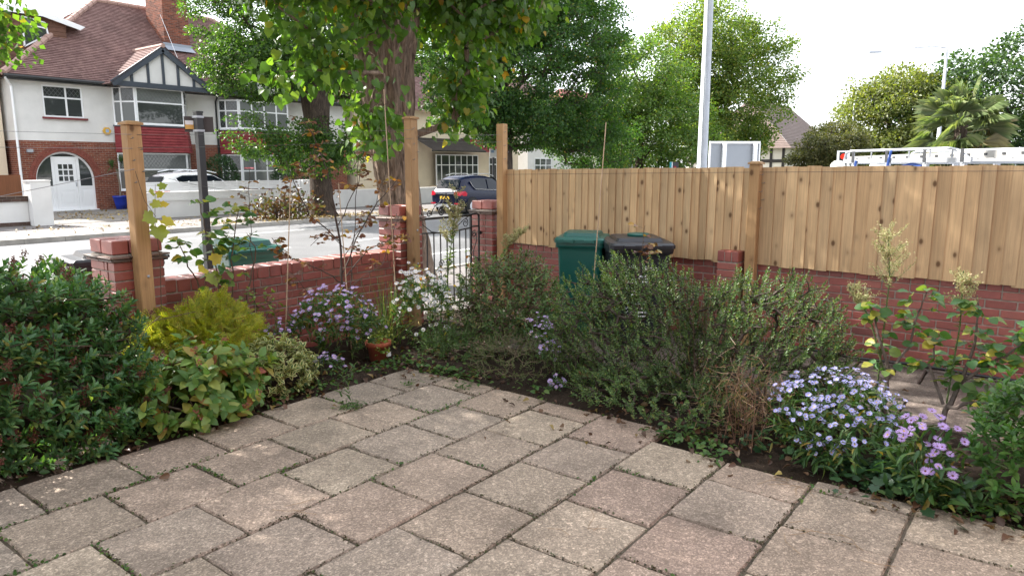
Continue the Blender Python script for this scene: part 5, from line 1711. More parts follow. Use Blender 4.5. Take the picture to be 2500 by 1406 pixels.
M_YELLOWTREE = leaf_mat('yellowing_tree_leaf', [(0.0, (0.085, 0.115, 0.034)), (0.5, (0.12, 0.145, 0.042)), (1.0, (0.18, 0.185, 0.055))], 0.42)
M_DARKTREE = leaf_mat('far_dark_tree_leaf', [(0.0, (0.030, 0.065, 0.026)), (0.6, (0.048, 0.092, 0.034)), (1.0, (0.075, 0.125, 0.045))], 0.35)

# big lime on the near pavement, leaning over the wall
def lime_prefer(P, dist):
    # leaves that hang lowest in front of the trunk show largest
    return dist + np.maximum(0, P[:, 2] - 4.4) * 4.0
lime_extra = []
rl = np.random.default_rng(21)
LT = np.array([7.25, 7.75, 2.4])
for (x, y, z) in [(6.45, 7.0, 2.55), (6.35, 6.9, 2.9), (6.2, 6.9, 3.1), (5.9, 6.9, 3.2), (5.6, 7.0, 3.1), (5.3, 7.0, 3.3), (5.0, 7.1, 3.5), (5.35, 7.0, 2.85), (5.05, 7.1, 2.8), (5.65, 6.95, 2.85),
                  (7.95, 7.0, 2.6), (7.9, 7.1, 2.85), (8.0, 7.1, 2.9), (8.4, 7.2, 2.95), (8.1, 7.0, 3.1), (8.05, 7.0, 3.4), (8.3, 7.1, 3.6), (8.8, 7.2, 3.7), (9.2, 7.3, 3.9), (8.6, 7.2, 3.2), (9.0, 7.3, 3.4),
                  (6.4, 7.0, 3.5), (6.5, 6.9, 3.6), (6.2, 6.8, 3.7), (5.8, 6.9, 3.8), (5.4, 7.0, 3.9), (7.9, 6.9, 3.8), (6.35, 7.2, 2.3), (6.5, 7.35, 2.45), (8.0, 7.2, 2.4), (6.3, 7.1, 2.1), (6.6, 7.3, 2.75), (8.2, 7.2, 2.65)]:
    lime_extra.append((x, y, z))
for k in range(120):
    lime_extra.append((rl.uniform(4.8, 10.0), rl.uniform(6.6, 8.6), rl.uniform(3.85, 5.0)))
def lime_gap(P):
    # the bole itself carries few shoots between 2.4 and 3.6 m
    az = np.degrees(np.arctan2(P[:, 1], P[:, 0])); tz = np.degrees(np.arctan2(7.75, 7.25))
    bole = (np.abs(az - tz) < 2.2) & (P[:, 2] > 2.5) & (P[:, 2] < 3.4) & (np.linalg.norm(P[:, :2], axis=1) < 10.8)
    return ~(bole & (np.random.default_rng(1).random(len(P)) < 0.8))
lime = make_tree('lime_tree', 'large lime tree with thick ridged trunk rising behind the gate pillar', [((7.63, 7.75, -0.1), 0.40), ((7.56, 7.75, 0.35), 0.33), ((7.42, 7.75, 1.2), 0.29), ((7.27, 7.75, 2.1), 0.30), ((7.18, 7.75, 3.0), 0.37), ((7.15, 7.75, 3.8), 0.48), ((7.15, 7.75, 5.2), 0.42)],
                 [((7.3, 8.0, 7.4), (3.7, 3.9, 3.6))], 330, 70, 0.46, 0.113, t_heart(), M_LIME, M_BARK, 5, flat=0.7, nsingle=300, prefer=lime_prefer, extra=lime_extra, sides=110, ridge=0.22, hang=0.55, shell=0.3, rmax=0.16,
                 keep=lambda c: ~((c[:, 0] < 4.4) & (c[:, 2] < 4.3)), leaf_filter=lime_gap)
# second lime out along the pavement; one branch reaches into view
l2_extra = []
for (x, y, z) in [(3.3, 11.6, 4.0), (3.65, 11.7, 3.8), (3.7, 11.8, 4.2), (3.3, 11.5, 4.4), (3.6, 11.8, 4.6), (3.2, 11.6, 5.0), (3.0, 11.3, 4.8), (3.9, 11.9, 3.75), (3.85, 11.9, 3.4), (3.5, 11.8, 3.4), (3.3, 11.7, 3.7)]:
    l2_extra.append((x, y, z))
make_tree('lime_tree', 'lime tree beside the hedge with a leafy branch reaching across the dormer window', [((-0.9, 7.6, -0.1), 0.40), ((-0.85, 7.6, 1.0), 0.33), ((-0.8, 7.6, 2.4), 0.31), ((-0.75, 7.6, 4.0), 0.36), ((-0.7, 7.6, 5.4), 0.26)],
          [((-0.3, 6.9, 6.1), (4.0, 2.9, 2.3)), ((2.5, 8.5, 5.0), (1.8, 1.5, 0.9))], 520, 130, 0.55, 0.10, t_simple(0.46), M_LIME, M_BARK, 9, flat=0.6, extra=l2_extra, hang=0.5, shell=0.1, rmax=0.14)
# dark small-leaved tree across the road
elm_ex = [(13.3, 20.9, 2.8), (13.6, 20.8, 2.6), (14.0, 20.8, 2.5), (14.3, 20.8, 2.9), (14.7, 20.8, 2.7), (15.1, 20.8, 2.5), (15.4, 20.8, 2.9), (15.8, 20.8, 2.6), (16.3, 20.8, 2.8), (16.8, 20.8, 2.6), (17.3, 20.9, 2.5), (17.6, 20.9, 2.9), (14.4, 20.8, 2.2), (15.2, 20.8, 2.1), (16.0, 20.7, 2.2), (16.7, 20.8, 2.2), (15.6, 20.7, 1.9), (17.8, 20.9, 2.3), (14.8, 20.8, 1.9), (16.4, 20.7, 1.9)]
rex = np.random.default_rng(77)
elm_ex = [(x + rex.normal(0, .3), y - 0.15 + rex.normal(0, .25), z + rex.normal(0, .22)) for (x, y, z) in elm_ex for _ in range(4)]
make_tree('elm_tree', 'dark elm with sprouting trunk on the far pavement before the white house', [((16.45, 21.2, -0.05), 0.52), ((16.4, 21.2, 0.5), 0.40), ((16.38, 21.2, 1.6), 0.37), ((16.35, 21.2, 3.0), 0.42), ((16.3, 21.2, 4.2), 0.50), ((16.2, 21.3, 6.2), 0.30)],
          [((15.7, 21.6, 6.9), (3.3, 3.2, 2.7)), ((14.0, 21.2, 4.9), (1.7, 1.8, 1.0)), ((18.2, 21.6, 6.3), (3.4, 3.0, 2.3))], 760, 120, 0.50, 0.095, t_simple(0.40), M_ELM, M_BARKD, 13, flat=0.4, extra=elm_ex, hang=0.1, shell=0.5, rmax=0.16)
# street trees along the far side to the junction
make_tree('street_tree', 'broad green street tree beyond the uncapped post and the parked SUV', [((26.5, 20.7, -0.1), 0.42), ((26.5, 20.7, 1.5), 0.33), ((26.45, 20.7, 3.2), 0.32), ((26.4, 20.8, 6.0), 0.24)],
          [((28.3, 20.3, 6.6), (5.3, 4.0, 3.9)), ((26.6, 20.6, 10.0), (4.4, 3.6, 3.4)), ((31.0, 19.6, 3.9), (3.0, 2.2, 1.5)), ((27.4, 20.2, 3.6), (3.4, 2.2, 1.1)), ((23.9, 20.7, 4.6), (2.6, 1.5, 1.5)), ((33.5, 20.2, 3.0), (3.2, 2.0, 1.5)), ((24.3, 20.8, 7.6), (3.4, 2.0, 3.0)), ((30.5, 20.3, 8.6), (3.6, 3.0, 3.0))], 1500, 105, 0.62, 0.125, t_simple(0.40), M_GREENTREE, M_BARKD, 17, flat=0.5, hang=0.2, shell=0.45, rmax=0.14)
make_tree('street_tree', 'pale green airy street tree behind the narrow-board fence panel', [((39.8, 20.8, -0.1), 0.30), ((39.8, 20.8, 2.0), 0.24), ((39.8, 20.8, 5.2), 0.17)],
          [((40.6, 20.4, 4.0), (4.9, 3.6, 2.9)), ((39.4, 20.8, 6.6), (3.3, 3.0, 2.8))], 430, 90, 0.72, 0.16, t_simple(0.40), M_PALETREE, M_BARKD, 19, flat=0.55, shell=0.4, rmax=0.12)
make_tree('street_tree', 'tall rounded street tree with yellowing top behind the lamp column', [((51.0, 21.0, -0.1), 0.5), ((51.0, 21.0, 3.0), 0.38), ((51.2, 21.0, 7.0), 0.27)],
          [((53.0, 20.6, 7.9), (5.4, 5.0, 5.2)), ((51.0, 21.6, 9.6), (4.4, 4.2, 4.0)), ((52.4, 20.4, 4.0), (4.2, 3.4, 2.0))], 620, 95, 0.85, 0.185, t_simple(0.40), leaf_mat('tall_tree_leaf', [(0.0, (0.060, 0.115, 0.026)), (0.5, (0.105, 0.165, 0.034)), (0.9, (0.17, 0.21, 0.045)), (1.0, (0.26, 0.23, 0.05))], 0.45), M_BARKD, 23, flat=0.55, shell=0.45, rmax=0.12)
make_tree('street_tree', 'domed yellow-green tree behind the red traffic light', [((64, 11.6, -0.1), 0.4), ((64, 11.6, 2.5), 0.3), ((64, 11.6, 5), 0.2)],
          [((64.2, 11.0, 4.8), (5.0, 5.0, 4.6))], 380, 95, 0.95, 0.24, t_simple(0.40), M_YELLOWTREE, M_BARKD, 29, flat=0.6, shell=0.55, rmax=0.15)
make_tree('street_tree', 'dark green tree filling the skyline behind the palm', [((66, 4.0, -0.1), 0.45), ((66, 4.0, 3), 0.35), ((66, 4.0, 6), 0.2)],
          [((66, 3.4, 6.4), (5.5, 6.2, 5.4)), ((68, -2.5, 6.8), (5, 5.0, 5.5)), ((66, 8.6, 4.6), (4, 3.4, 4.4))], 560, 90, 1.1, 0.28, t_simple(0.40), M_DARKTREE, M_BARKD, 31, flat=0.65, shell=0.5, rmax=0.15)
make_tree('small_tree', 'small dark bushy tree between the traffic light and the timbered house', [((30.3, 7.9, -0.1), 0.12), ((30.35, 7.9, 1.2), 0.10), ((30.5, 7.8, 2.1), 0.08)],
          [((30.6, 7.5, 2.7), (1.5, 1.3, 0.75)), ((30.2, 8.2, 2.1), (0.9, 0.8, 0.45))], 170, 80, 0.30, 0.09, t_simple(0.40), leaf_mat('bronze_leaf', [(0, (0.05, 0.062, 0.024)), (0.6, (0.085, 0.09, 0.03)), (1, (0.13, 0.12, 0.045))], 0.35), M_BARKD, 37, flat=0.6, shell=0.3, rmax=0.06)
# distant wood closing the horizon
def far_band():
    rng = np.random.default_rng(41)
    t = obj('far_treeline', leaves_mesh('far_treeline', t_simple(0.4), *clump_leaves(np.stack([rng.uniform(95, 150, 260), rng.uniform(-70, 70, 260), rng.uniform(0, 5.5, 260)], -1), 40, 2.2, 0.7, 0.5, rng, (120, 0, 0)), M_DARKTREE))
    t['kind'] = 'stuff'
far_band()

# clipped bushes by the house bays
def ball_bush(label, loc, r, mat, seed, name='clipped_bush', n=2600, size=0.06):
    rng = np.random.default_rng(seed)
    t = thing(name, label, 'bush')
    v = unit(rng.normal(0, 1, (n, 3)))
    P = np.array(loc) + v * np.array(r) * rng.uniform(0.78, 1.03, (n, 1))
    D = unit(v + rng.normal(0, 0.7, (n, 3))); N = unit(v + rng.normal(0, 0.5, (n, 3)) + np.array([0, 0, 0.5]))
    put_leaves(t, t_simple(0.36), (P, D, N, size * rng.uniform(0.7, 1.2, n)), mat)
    MB().lathe([(0.05, -r[2] - 0.1), (0.05, 0)], c=loc, n=6).build('stem', M_BARKD, t)
M_BOX = leaf_mat('clipped_bush_leaf', [(0, (0.016, 0.045, 0.016)), (1, (0.035, 0.08, 0.024))], 0.2)
ball_bush('clipped dark bush beside the downpipe of the white house', (17.3, 29.2, 1.15), (0.75, 0.7, 1.1), M_BOX, 1, n=3200, size=0.10)
ball_bush('clipped dark bush in front of the second bay window', (20.6, 28.6, 1.05), (1.05, 0.9, 1.1), M_BOX, 2, n=3800, size=0.10)
# sprouting shrub with dead leaves on the far pavement by the elm
rb = np.random.default_rng(5)
t = thing('sucker_shrub', 'straggly sucker shrub with brown dead leaves at the elm foot', 'bush')
n = 900
P = np.stack([rb.normal(14.6, 0.75, n), rb.normal(20.9, 0.3, n), np.abs(rb.normal(0.35, 0.28, n)) + 0.03], -1)
put_leaves(t, t_simple(0.38), (P, unit(rb.normal(0, 1, (n, 3))), unit(rb.normal(0, 1, (n, 3)) + [0, 0, 1]), 0.14 * rb.uniform(0.6, 1.2, n)),
           leaf_mat('dead_brown_leaf', [(0, (0.06, 0.03, 0.018)), (0.5, (0.12, 0.055, 0.03)), (0.8, (0.10, 0.09, 0.03)), (1, (0.06, 0.10, 0.03))], 0.25))
b = MB()
for k in range(26):
    a = rb.uniform(0, 6.28); x, y = rb.normal(14.6, 0.5), rb.normal(20.9, 0.2)
    b.tube([(x, y, 0), (x + 0.3 * math.cos(a), y + 0.2 * math.sin(a), rb.uniform(0.5, 1.0))], [0.012, 0.004], 4)
b.build('twigs', M_BARKD, t)

# ------------------------------------------------------------------ palm beyond the fence
pal = thing('fan_palm', 'fan palm with shaggy fronds rising beyond the white van', 'palm')
PC = np.array([20.4, 2.15, 2.48])
trunk = trunk_mesh('trunk', [((20.4, 2.15, -0.1), 0.16), ((20.4, 2.15, 1.2), 0.15), ((20.4, 2.15, 2.75), 0.13)], M_BARKD, 16, 0.2, 3)
obj('trunk', trunk, pal)
M_PALM = leaf_mat('palm_frond', [(0, (0.13, 0.18, 0.085)), (0.6, (0.19, 0.235, 0.12)), (1, (0.28, 0.30, 0.18))], 0.35, rough=0.35)
M_PALMDRY = leaf_mat('palm_dry_frond', [(0, (0.22, 0.19, 0.11)), (1, (0.34, 0.30, 0.18))], 0.25)
rp = random.Random(8)
for k in range(42):
    a = k * 2.399 + rp.uniform(-0.2, 0.2); e = 1.25 - 1.9 * (k / 42) ** 0.9 + rp.uniform(-0.4, 0.4)
    d = Vector((math.cos(a) * math.cos(e), math.sin(a) * math.cos(e), math.sin(e)))
    L = rp.uniform(0.42, 0.72); c0 = Vector(PC) + Vector((0, 0, 0.25 * (1 - k / 42)))
    c1 = c0 + d * L + Vector((0, 0, -0.05 * L))
    fb = MB().tube([c0, c1], [0.016, 0.010], 4)
    side = d.cross(Vector((0, 0, 1))); side = side.normalized() if side.length > 0.05 else Vector((1, 0, 0))
    tw = rp.uniform(-0.8, 0.8); up = side.cross(d).normalized(); side, up = side * math.cos(tw) + up * math.sin(tw), up * math.cos(tw) - side * math.sin(tw)
    ns = 26
    for j in range(ns):
        th = -1.35 + 2.7 * j / (ns - 1)
        dd = (d * math.cos(th) + side * math.sin(th)).normalized()
        RL = rp.uniform(0.55, 0.75) * (1 - 0.12 * abs(th))
        w = 0.015
        perp = dd.cross(up).normalized() * w
        m1 = c1 + dd * RL * 0.6 + up * 0.03; e1 = c1 + dd * RL + Vector((0, 0, -0.10 - 0.12 * rp.random()))
        fb.add([c1, m1 - perp, m1 + perp, e1], [(0, 1, 3), (0, 3, 2)])
    fb.build('frond', M_PALMDRY if (k > 30 and k % 2) else M_PALM, pal)
# ------------------------------------------------------------------ garden planting helpers
def twig_leaves(tips, dirs, L, pairs, leaf, ang, rng, tipbias=0.0, alt=False):
    n = len(tips)
    dirs = unit(dirs)
    ref = np.where(np.abs(dirs[:, 2:3]) < 0.9, np.array([[0, 0, 1.0]]), np.array([[1.0, 0, 0]]))
    u = unit(np.cross(dirs, ref)); v = np.cross(dirs, u)
    ph = rng.uniform(0, 6.28, (n, 1))
    P, D, N, S = [], [], [], []
    for j in range(pairs):
        f = (j + 0.5) / pairs
        for s in ((0,) if alt else (0, 1)):
            a = ph + j * (2.4 if alt else math.pi / 2) + s * math.pi + rng.normal(0, 0.25, (n, 1))
            side = u * np.cos(a) + v * np.sin(a)
            an = ang * (1.15 - 0.55 * f) + rng.normal(0, 0.15, (n, 1))
            d = dirs * np.cos(an) + side * np.sin(an)
            P.append(tips - dirs * (L * (1 - f))[:, None] if isinstance(L, np.ndarray) else tips - dirs * (L * (1 - f)))
            D.append(d + rng.normal(0, 0.12, (n, 3)))
            N.append(dirs * np.sin(an) - side * np.cos(an) + np.array([0, 0, 0.35]) + rng.normal(0, 0.2, (n, 3)))
            S.append(leaf * rng.uniform(0.7, 1.15, n) * (1.0 - 0.35 * f ** 3))
    return np.concatenate(P), np.concatenate(D), np.concatenate(N), np.concatenate(S)

def surf_targets(c, r, n, rng, zmin=0.02, inner=0.7, upper=-0.6):
    out = []
    while len(out) < n:
        v = rng.normal(0, 1, 3); v /= np.linalg.norm(v)
        if v[2] < upper:
            continue
        q = rng.uniform(inner, 1.0)
        p = np.array(c) + v * np.array(r) * q
        if p[2] > zmin:
            out.append(p)
    return np.array(out)

M_STEMBR = plain('brown_stem', (0.10, 0.065, 0.042), 0.85, var=0.3, noise=30)
M_STEMGR = plain('green_stem', (0.075, 0.11, 0.035), 0.7, var=0.3, noise=30)
M_STEMDK = plain('dark_stem', (0.055, 0.038, 0.030), 0.85, var=0.3, noise=30)
M_STRAW = plain('dry_straw', (0.30, 0.20, 0.11), 0.8, var=0.3, noise=30)

def shrub(name, label, bases, targets, twigL, pairs, leaf, ang, T, lmat, smat, seed, nsingle=0, r_tip=0.0014, step=0.12, up=0.5, out_c=None, cat='shrub', alt=False, rmax=0.014, prefer=None, group=None):
    rng = np.random.default_rng(seed)
    t = thing(name, label, cat, group=group)
    # split the targets between bases
    A = np.array([b for b in bases], float)
    own = np.argmin(np.linalg.norm(targets[:, None, :2] - A[None, :, :2], axis=2), axis=1)
    dirs = np.zeros_like(targets)
    bv, bf, off = [], [], 0
    for k, b in enumerate(bases):
        tk = targets[own == k]
        if not len(tk):
            continue
        tr = [np.array(b) + np.array([0, 0, -0.05]), np.array(b) + np.array([0, 0, 0.03]), np.array(b) + np.array([0, 0, 0.07])]
        nodes, par, rad, nb = grow_branches(tr, [0.01] * 3, tk, r_tip, seed + k, step, rmax)
        me = branches_mesh('stems', nodes, par, rad, nb, smat, 4)
        obj('stems', me, t)
        c = np.array(out_c if out_c is not None else b)
        d = unit(tk - c) + np.array([0, 0, up]) + rng.normal(0, 0.25, tk.shape)
        dirs[own == k] = d
    L = twig_leaves(targets + unit(dirs) * twigL * 0.5, dirs, twigL, pairs, leaf, ang, rng, alt=alt)
    m = L[0][:, 2] > 0.012
    L = tuple(a[m] for a in L)
    put_leaves(t, T, L, lmat, 'foliage', 'leaf', nsingle, prefer)
    return t, targets, dirs

def flower_mesh(name, petal, disc, n=15, w=0.13, cup=0.12, inner=0.2):
    V, F, m = [], [], []
    for k in range(n):
        a = 2 * math.pi * k / n + random.uniform(-0.06, 0.06)
        c, s = math.cos(a), math.sin(a)
        L = 0.5 * random.uniform(0.88, 1.05); z1 = cup * 0.6 + random.uniform(-0.02, 0.02); z2 = cup * random.uniform(0.3, 1.0)
        o = len(V)
        for (r_, wd, z) in ((inner * 0.5, 0.02, 0.0), (0.33, w / 2, z1), (L, 0.018, z2)):
            V.append((c * r_ - s * wd, s * r_ + c * wd, z)); V.append((c * r_ + s * wd, s * r_ - c * wd, z))
        F += [(o + 1, o, o + 2, o + 3), (o + 3, o + 2, o + 4, o + 5)]; m += [0, 0]
    o = len(V)
    for k in range(8):
        a = 2 * math.pi * k / 8
        V.append((0.115 * math.cos(a), 0.115 * math.sin(a), 0.015)); 
    V.append((0, 0, 0.05))
    for k in range(8):
        F.append((o + k, o + (k + 1) % 8, o + 8)); m.append(1)
    return np_mesh(name, V, F, [petal, disc], False, m)
def petal_mat(name, cols):
    return leaf_mat(name, cols, 0.3, (1.0, 1.0, 1.05), 0.6, 0.2)
M_PLILAC = petal_mat('lilac_petal', [(0, (0.42, 0.31, 0.60)), (1, (0.56, 0.45, 0.74))])
M_PBLUE = petal_mat('lavender_blue_petal', [(0, (0.36, 0.36, 0.72)), (1, (0.52, 0.52, 0.84))])
M_PWHITE = petal_mat('white_petal', [(0, (0.70, 0.69, 0.72)), (1, (0.82, 0.81, 0.82))])
M_PPURP = petal_mat('purple_petal', [(0, (0.44, 0.28, 0.64)), (1, (0.60, 0.44, 0.76))])
M_DISCY = plain('yellow_disc', (0.55, 0.36, 0.05), 0.8)
M_DISCB = plain('brown_disc', (0.14, 0.045, 0.045), 0.8)
FL_LILAC = [flower_mesh('flower', M_PLILAC, M_DISCY, 15), flower_mesh('flower', M_PLILAC, M_DISCY, 13, cup=0.3)]
FL_BLUE = [flower_mesh('flower', M_PBLUE, M_DISCY, 14, 0.15), flower_mesh('flower', M_PBLUE, M_DISCY, 14, 0.15, 0.25)]
FL_WHITE = [flower_mesh('flower', M_PWHITE, M_DISCY, 16, 0.14), flower_mesh('flower', M_PWHITE, M_DISCY, 15, 0.14, 0.25)]
FL_PURP = [flower_mesh('flower', M_PPURP, M_DISCY, 22, 0.10, 0.1), flower_mesh('flower', M_PPURP, M_DISCB, 22, 0.10, 0.15)]
T_LANCE = t_ovate(0.11, 0.04, 0.25, 0.45, 0.7)
T_HEBE = t_ovate(0.19, 0.06, 0.10, 0.5, 0.75)
T_BROAD = t_ovate(0.31, 0.10, 0.22, 0.42, 0.66)
T_ROUND = t_ovate(0.42, 0.10, 0.16, 0.48, 0.74)
T_SMALL = t_simple(0.20, 0.05, 0.08)
def put_flowers(t, meshes, P, size, rng, outc, upw=0.7, camw=0.35):
    v = unit(P - np.array(outc)); cam = unit(CAMP - P)
    N = unit(v * 0.6 + np.array([0, 0, upw]) + cam * camw + rng.normal(0, 0.28, P.shape))
    D = np.cross(N, rng.normal(0, 1, P.shape))
    leaf_objects('flower', meshes, P, D, N, size * rng.uniform(0.8, 1.12, len(P)), t)
def aster(label, bases, P, meshes, size, lmat, seed, leafn=900, leaf=0.055, lowz=0.0, stem=None, camw=0.35, leafscale=(0.9, 0.75)):
    """P: flower positions"""
    rng = np.random.default_rng(seed)
    t = thing('aster', label, 'flowers')
    A = np.array(bases, float)
    own = np.argmin(np.linalg.norm(P[:, None, :2] - A[None, :, :2], axis=2), axis=1)
    allp = []
    for k, b in enumerate(bases):
        tk = P[own == k]
        if not len(tk):
            continue
        tr = [np.array(b) + np.array([0, 0, -0.04]), np.array(b) + np.array([0, 0, 0.04])]
        nodes, par, rad, nb = grow_branches(tr, [0.006] * 2, tk, 0.0009, seed + k, 0.07, 0.0035)
        obj('stems', branches_mesh('stems', nodes, par, rad, nb, stem or M_STEMGR, 4), t)
        allp.append(nodes[nb:])
    Q = np.vstack(allp)
    idx = rng.integers(0, len(Q), leafn)
    base_c = np.mean(P, 0)
    pos = Q[idx] + rng.normal(0, 0.015, (leafn, 3))
    pos[:, 2] *= rng.uniform(leafscale[1], leafscale[0], leafn)
    pos = pos[pos[:, 2] > 0.02]
    n = len(pos)
    out = unit((pos - np.array([base_c[0], base_c[1], 0.0])) * np.array([1, 1, 0.3]))
    D = unit(out * 0.6 + rng.normal(0, 0.6, (n, 3)) + np.array([0, 0, 0.15])); N = unit(rng.normal(0, 0.4, (n, 3)) + np.array([0, 0, 1.0]))
    put_leaves(t, T_LANCE, (pos, D, N, leaf * rng.uniform(0.6, 1.3, n)), lmat)
    put_flowers(t, meshes, P, size, rng, (base_c[0], base_c[1], base_c[2] - 0.25), camw=camw)
    return t

M_HEBE = leaf_mat('hebe_leaf', [(0.0, (0.045, 0.120, 0.050)), (0.5, (0.072, 0.168, 0.064)), (0.85, (0.115, 0.215, 0.080)), (0.975, (0.18, 0.24, 0.075)), (1.0, (0.30, 0.26, 0.05))], 0.28, rough=0.38, spec=0.4)
M_HEBE2 = leaf_mat('small_hebe_leaf', [(0.0, (0.046, 0.092, 0.030)), (0.5, (0.078, 0.138, 0.044)), (0.85, (0.122, 0.185, 0.060)), (1.0, (0.20, 0.21, 0.075))], 0.25, rough=0.4)
M_HYP = leaf_mat('hypericum_leaf', [(0.0, (0.080, 0.170, 0.045)), (0.45, (0.125, 0.230, 0.058)), (0.72, (0.20, 0.275, 0.070)), (0.90, (0.29, 0.32, 0.075)), (0.97, (0.30, 0.18, 0.05)), (1.0, (0.26, 0.06, 0.03))], 0.35, rough=0.45)
M_THUJA = leaf_mat('golden_thuja', [(0.0, (0.17, 0.23, 0.035)), (0.4, (0.29, 0.32, 0.040)), (0.8, (0.42, 0.39, 0.050)), (1.0, (0.22, 0.15, 0.04))], 0.40, rough=0.6)
M_EUOC = leaf_mat('variegated_cream', [(0.0, (0.50, 0.51, 0.22)), (0.6, (0.62, 0.60, 0.30)), (1.0, (0.44, 0.48, 0.18))], 0.3, (1.1, 1.1, 0.7), 0.4)
M_EUOG = leaf_mat('variegated_green', [(0.0, (0.055, 0.11, 0.03)), (1.0, (0.11, 0.17, 0.045))], 0.3, rough=0.4)
M_ASTERL = leaf_mat('aster_leaf', [(0.0, (0.030, 0.080, 0.024)), (0.7, (0.060, 0.125, 0.032)), (0.92, (0.11, 0.15, 0.035)), (1.0, (0.26, 0.17, 0.03))], 0.3)
M_ROSEL = leaf_mat('rose_leaf', [(0.0, (0.050, 0.125, 0.042)), (0.55, (0.085, 0.175, 0.055)), (0.82, (0.16, 0.23, 0.06)), (0.94, (0.34, 0.31, 0.05)), (1.0, (0.44, 0.36, 0.06))], 0.36)
M_ROSERED = leaf_mat('autumn_rose_leaf', [(0.0, (0.11, 0.045, 0.030)), (0.4, (0.16, 0.070, 0.050)), (0.62, (0.14, 0.090, 0.060)), (0.8, (0.28, 0.11, 0.035)), (0.9, (0.32, 0.20, 0.04)), (1.0, (0.12, 0.14, 0.045))], 0.3)
M_VINE = leaf_mat('vine_leaf', [(0.0, (0.16, 0.22, 0.045)), (0.5, (0.34, 0.36, 0.06)), (1.0, (0.50, 0.38, 0.06))], 0.45)
M_SEED = plain('brown_seed_head', (0.125, 0.045, 0.030), 0.9, var=0.4, noise=40)
M_WEED = leaf_mat('weed_leaf', [(0.0, (0.035, 0.085, 0.022)), (0.6, (0.060, 0.130, 0.030)), (1.0, (0.12, 0.18, 0.045))], 0.3)
M_IVY = leaf_mat('ivy_leaf', [(0.0, (0.018, 0.050, 0.022)), (0.8, (0.035, 0.080, 0.030)), (1.0, (0.08, 0.13, 0.04))], 0.2, rough=0.35)
M_LITTER = leaf_mat('fallen_leaf', [(0.0, (0.045, 0.024, 0.016)), (0.5, (0.095, 0.048, 0.028)), (0.85, (0.15, 0.085, 0.045)), (1.0, (0.26, 0.20, 0.06))], 0.15)

# ---- clipped hebe hedge
rng = np.random.default_rng(101)
tg = []
while len(tg) < 3100:
    x, y, z = rng.uniform(-0.9, 2.32), rng.uniform(4.36, 5.6), rng.uniform(0.0, 1.3)
    top = 1.14 - 0.12 * max(0, x - 1.2) - 0.42 * max(0, x - 1.95) + 0.06 * math.sin(x * 5 + y * 3) + 0.04 * math.sin(x * 11)
    f = 4.50 + 0.06 * math.sin(x * 6 + z * 4) - 0.10 * math.sin(min(z, 0.9) / 0.9 * math.pi)
    endx = 2.17 - 0.12 * z
    ins = min(top - z, (y - f), endx - x)
    if ins < 0 or ins > 0.24:
        continue
    tg.append((x, y, max(z, 0.03)))
tg = np.array(tg)
hb = [(-0.6, 5.0, 0), (0.1, 4.95, 0), (0.7, 5.0, 0), (1.25, 4.95, 0), (1.8, 5.0, 0)]
hedge, tgs, dd = shrub('hebe_hedge', 'dense dark green hebe hedge with brown seed heads by the patio edge', hb, tg, 0.085, 5, 0.066, 0.95, T_HEBE, M_HEBE, M_STEMDK, 103, nsingle=280, up=0.55, out_c=(1.0, 5.1, 0.25), cat='hedge', rmax=0.012, step=0.14,
                        prefer=lambda P, d: d - 0.8 * (P[:, 0] > 1.0) + 2.0 * (P[:, 1] > 4.9) + 2.0 * (P[:, 0] < 0.9))
def seed_heads(t, P, Dv, rng, per=60, r=0.014, length=0.065, mat=M_SEED, size=0.012, name='seed_heads'):
    n = len(P)
    Dv = unit(Dv)
    f = rng.random((n, per, 1))
    side = rng.normal(0, 1, (n, per, 3))
    C = P[:, None] + Dv[:, None] * f * length + side * r * (1.1 - 0.6 * f)
    C = C.reshape(-1, 3)
    D = unit(np.repeat(Dv, per, 0) * 0.5 + rng.normal(0, 0.8, C.shape)); N = unit(rng.normal(0, 1, C.shape))
    o = obj(name, leaves_mesh(name, t_simple(0.42, 0.2, 0.1), C, D, N, size * rng.uniform(0.7, 1.4, len(C)), mat), t); o['kind'] = 'stuff'
sel = rng.choice(len(tgs), 300, replace=False)
seed_heads(hedge, tgs[sel] + unit(dd[sel]) * 0.05, dd[sel] + np.array([0, 0, 0.6]), rng)
# dry twigs threaded through the top
b = MB()
for k in range(70):
    x, y = rng.uniform(0.8, 2.1), rng.uniform(4.6, 5.3)
    p = Vector((x, y, rng.uniform(0.45, 0.95))); d = Vector((rng.normal(0, .2), rng.normal(0, .2), rng.normal(0.02, .06)))
    b.tube([p, p + d * 0.6 + Vector((0, 0, 0.02)), p + d], 0.0022, 4)
o = b.build('twigs', M_STEMBR, hedge); o['kind'] = 'stuff'

# ---- golden thuja
def t_spray():
    V, F = [], []
    def tri(a, b_, w):
        d = np.array(b_) - np.array(a); L = np.linalg.norm(d); s = np.array([-d[1], d[0], 0]) / L * w
        o = len(V); V.extend([tuple(np.array(a) - s), tuple(np.array(a) + s), tuple(np.array(b_) + s * .5), tuple(np.array(b_) - s * .5)]); F.append((o, o + 1, o + 2, o + 3))
    tri((0, 0, 0), (0, 1, -0.1), 0.035)
    for k in range(5):
        y = 0.15 + k * 0.16; L = 0.42 * (1 - k * 0.14)
        for s in (-1, 1):
            tri((0, y, -0.02 * k), (s * L * 0.72, y + L * 0.62, 0.02), 0.035)
            tri((s * L * 0.35, y + L * 0.3, 0), (s * L * 0.85, y + L * 0.15, -0.01), 0.028)
    return V, F
rng = np.random.default_rng(111)
th = thing('golden_thuja', 'golden yellow feathery dwarf conifer between hedge and brick wall', 'conifer')
P, D, N = [], [], []
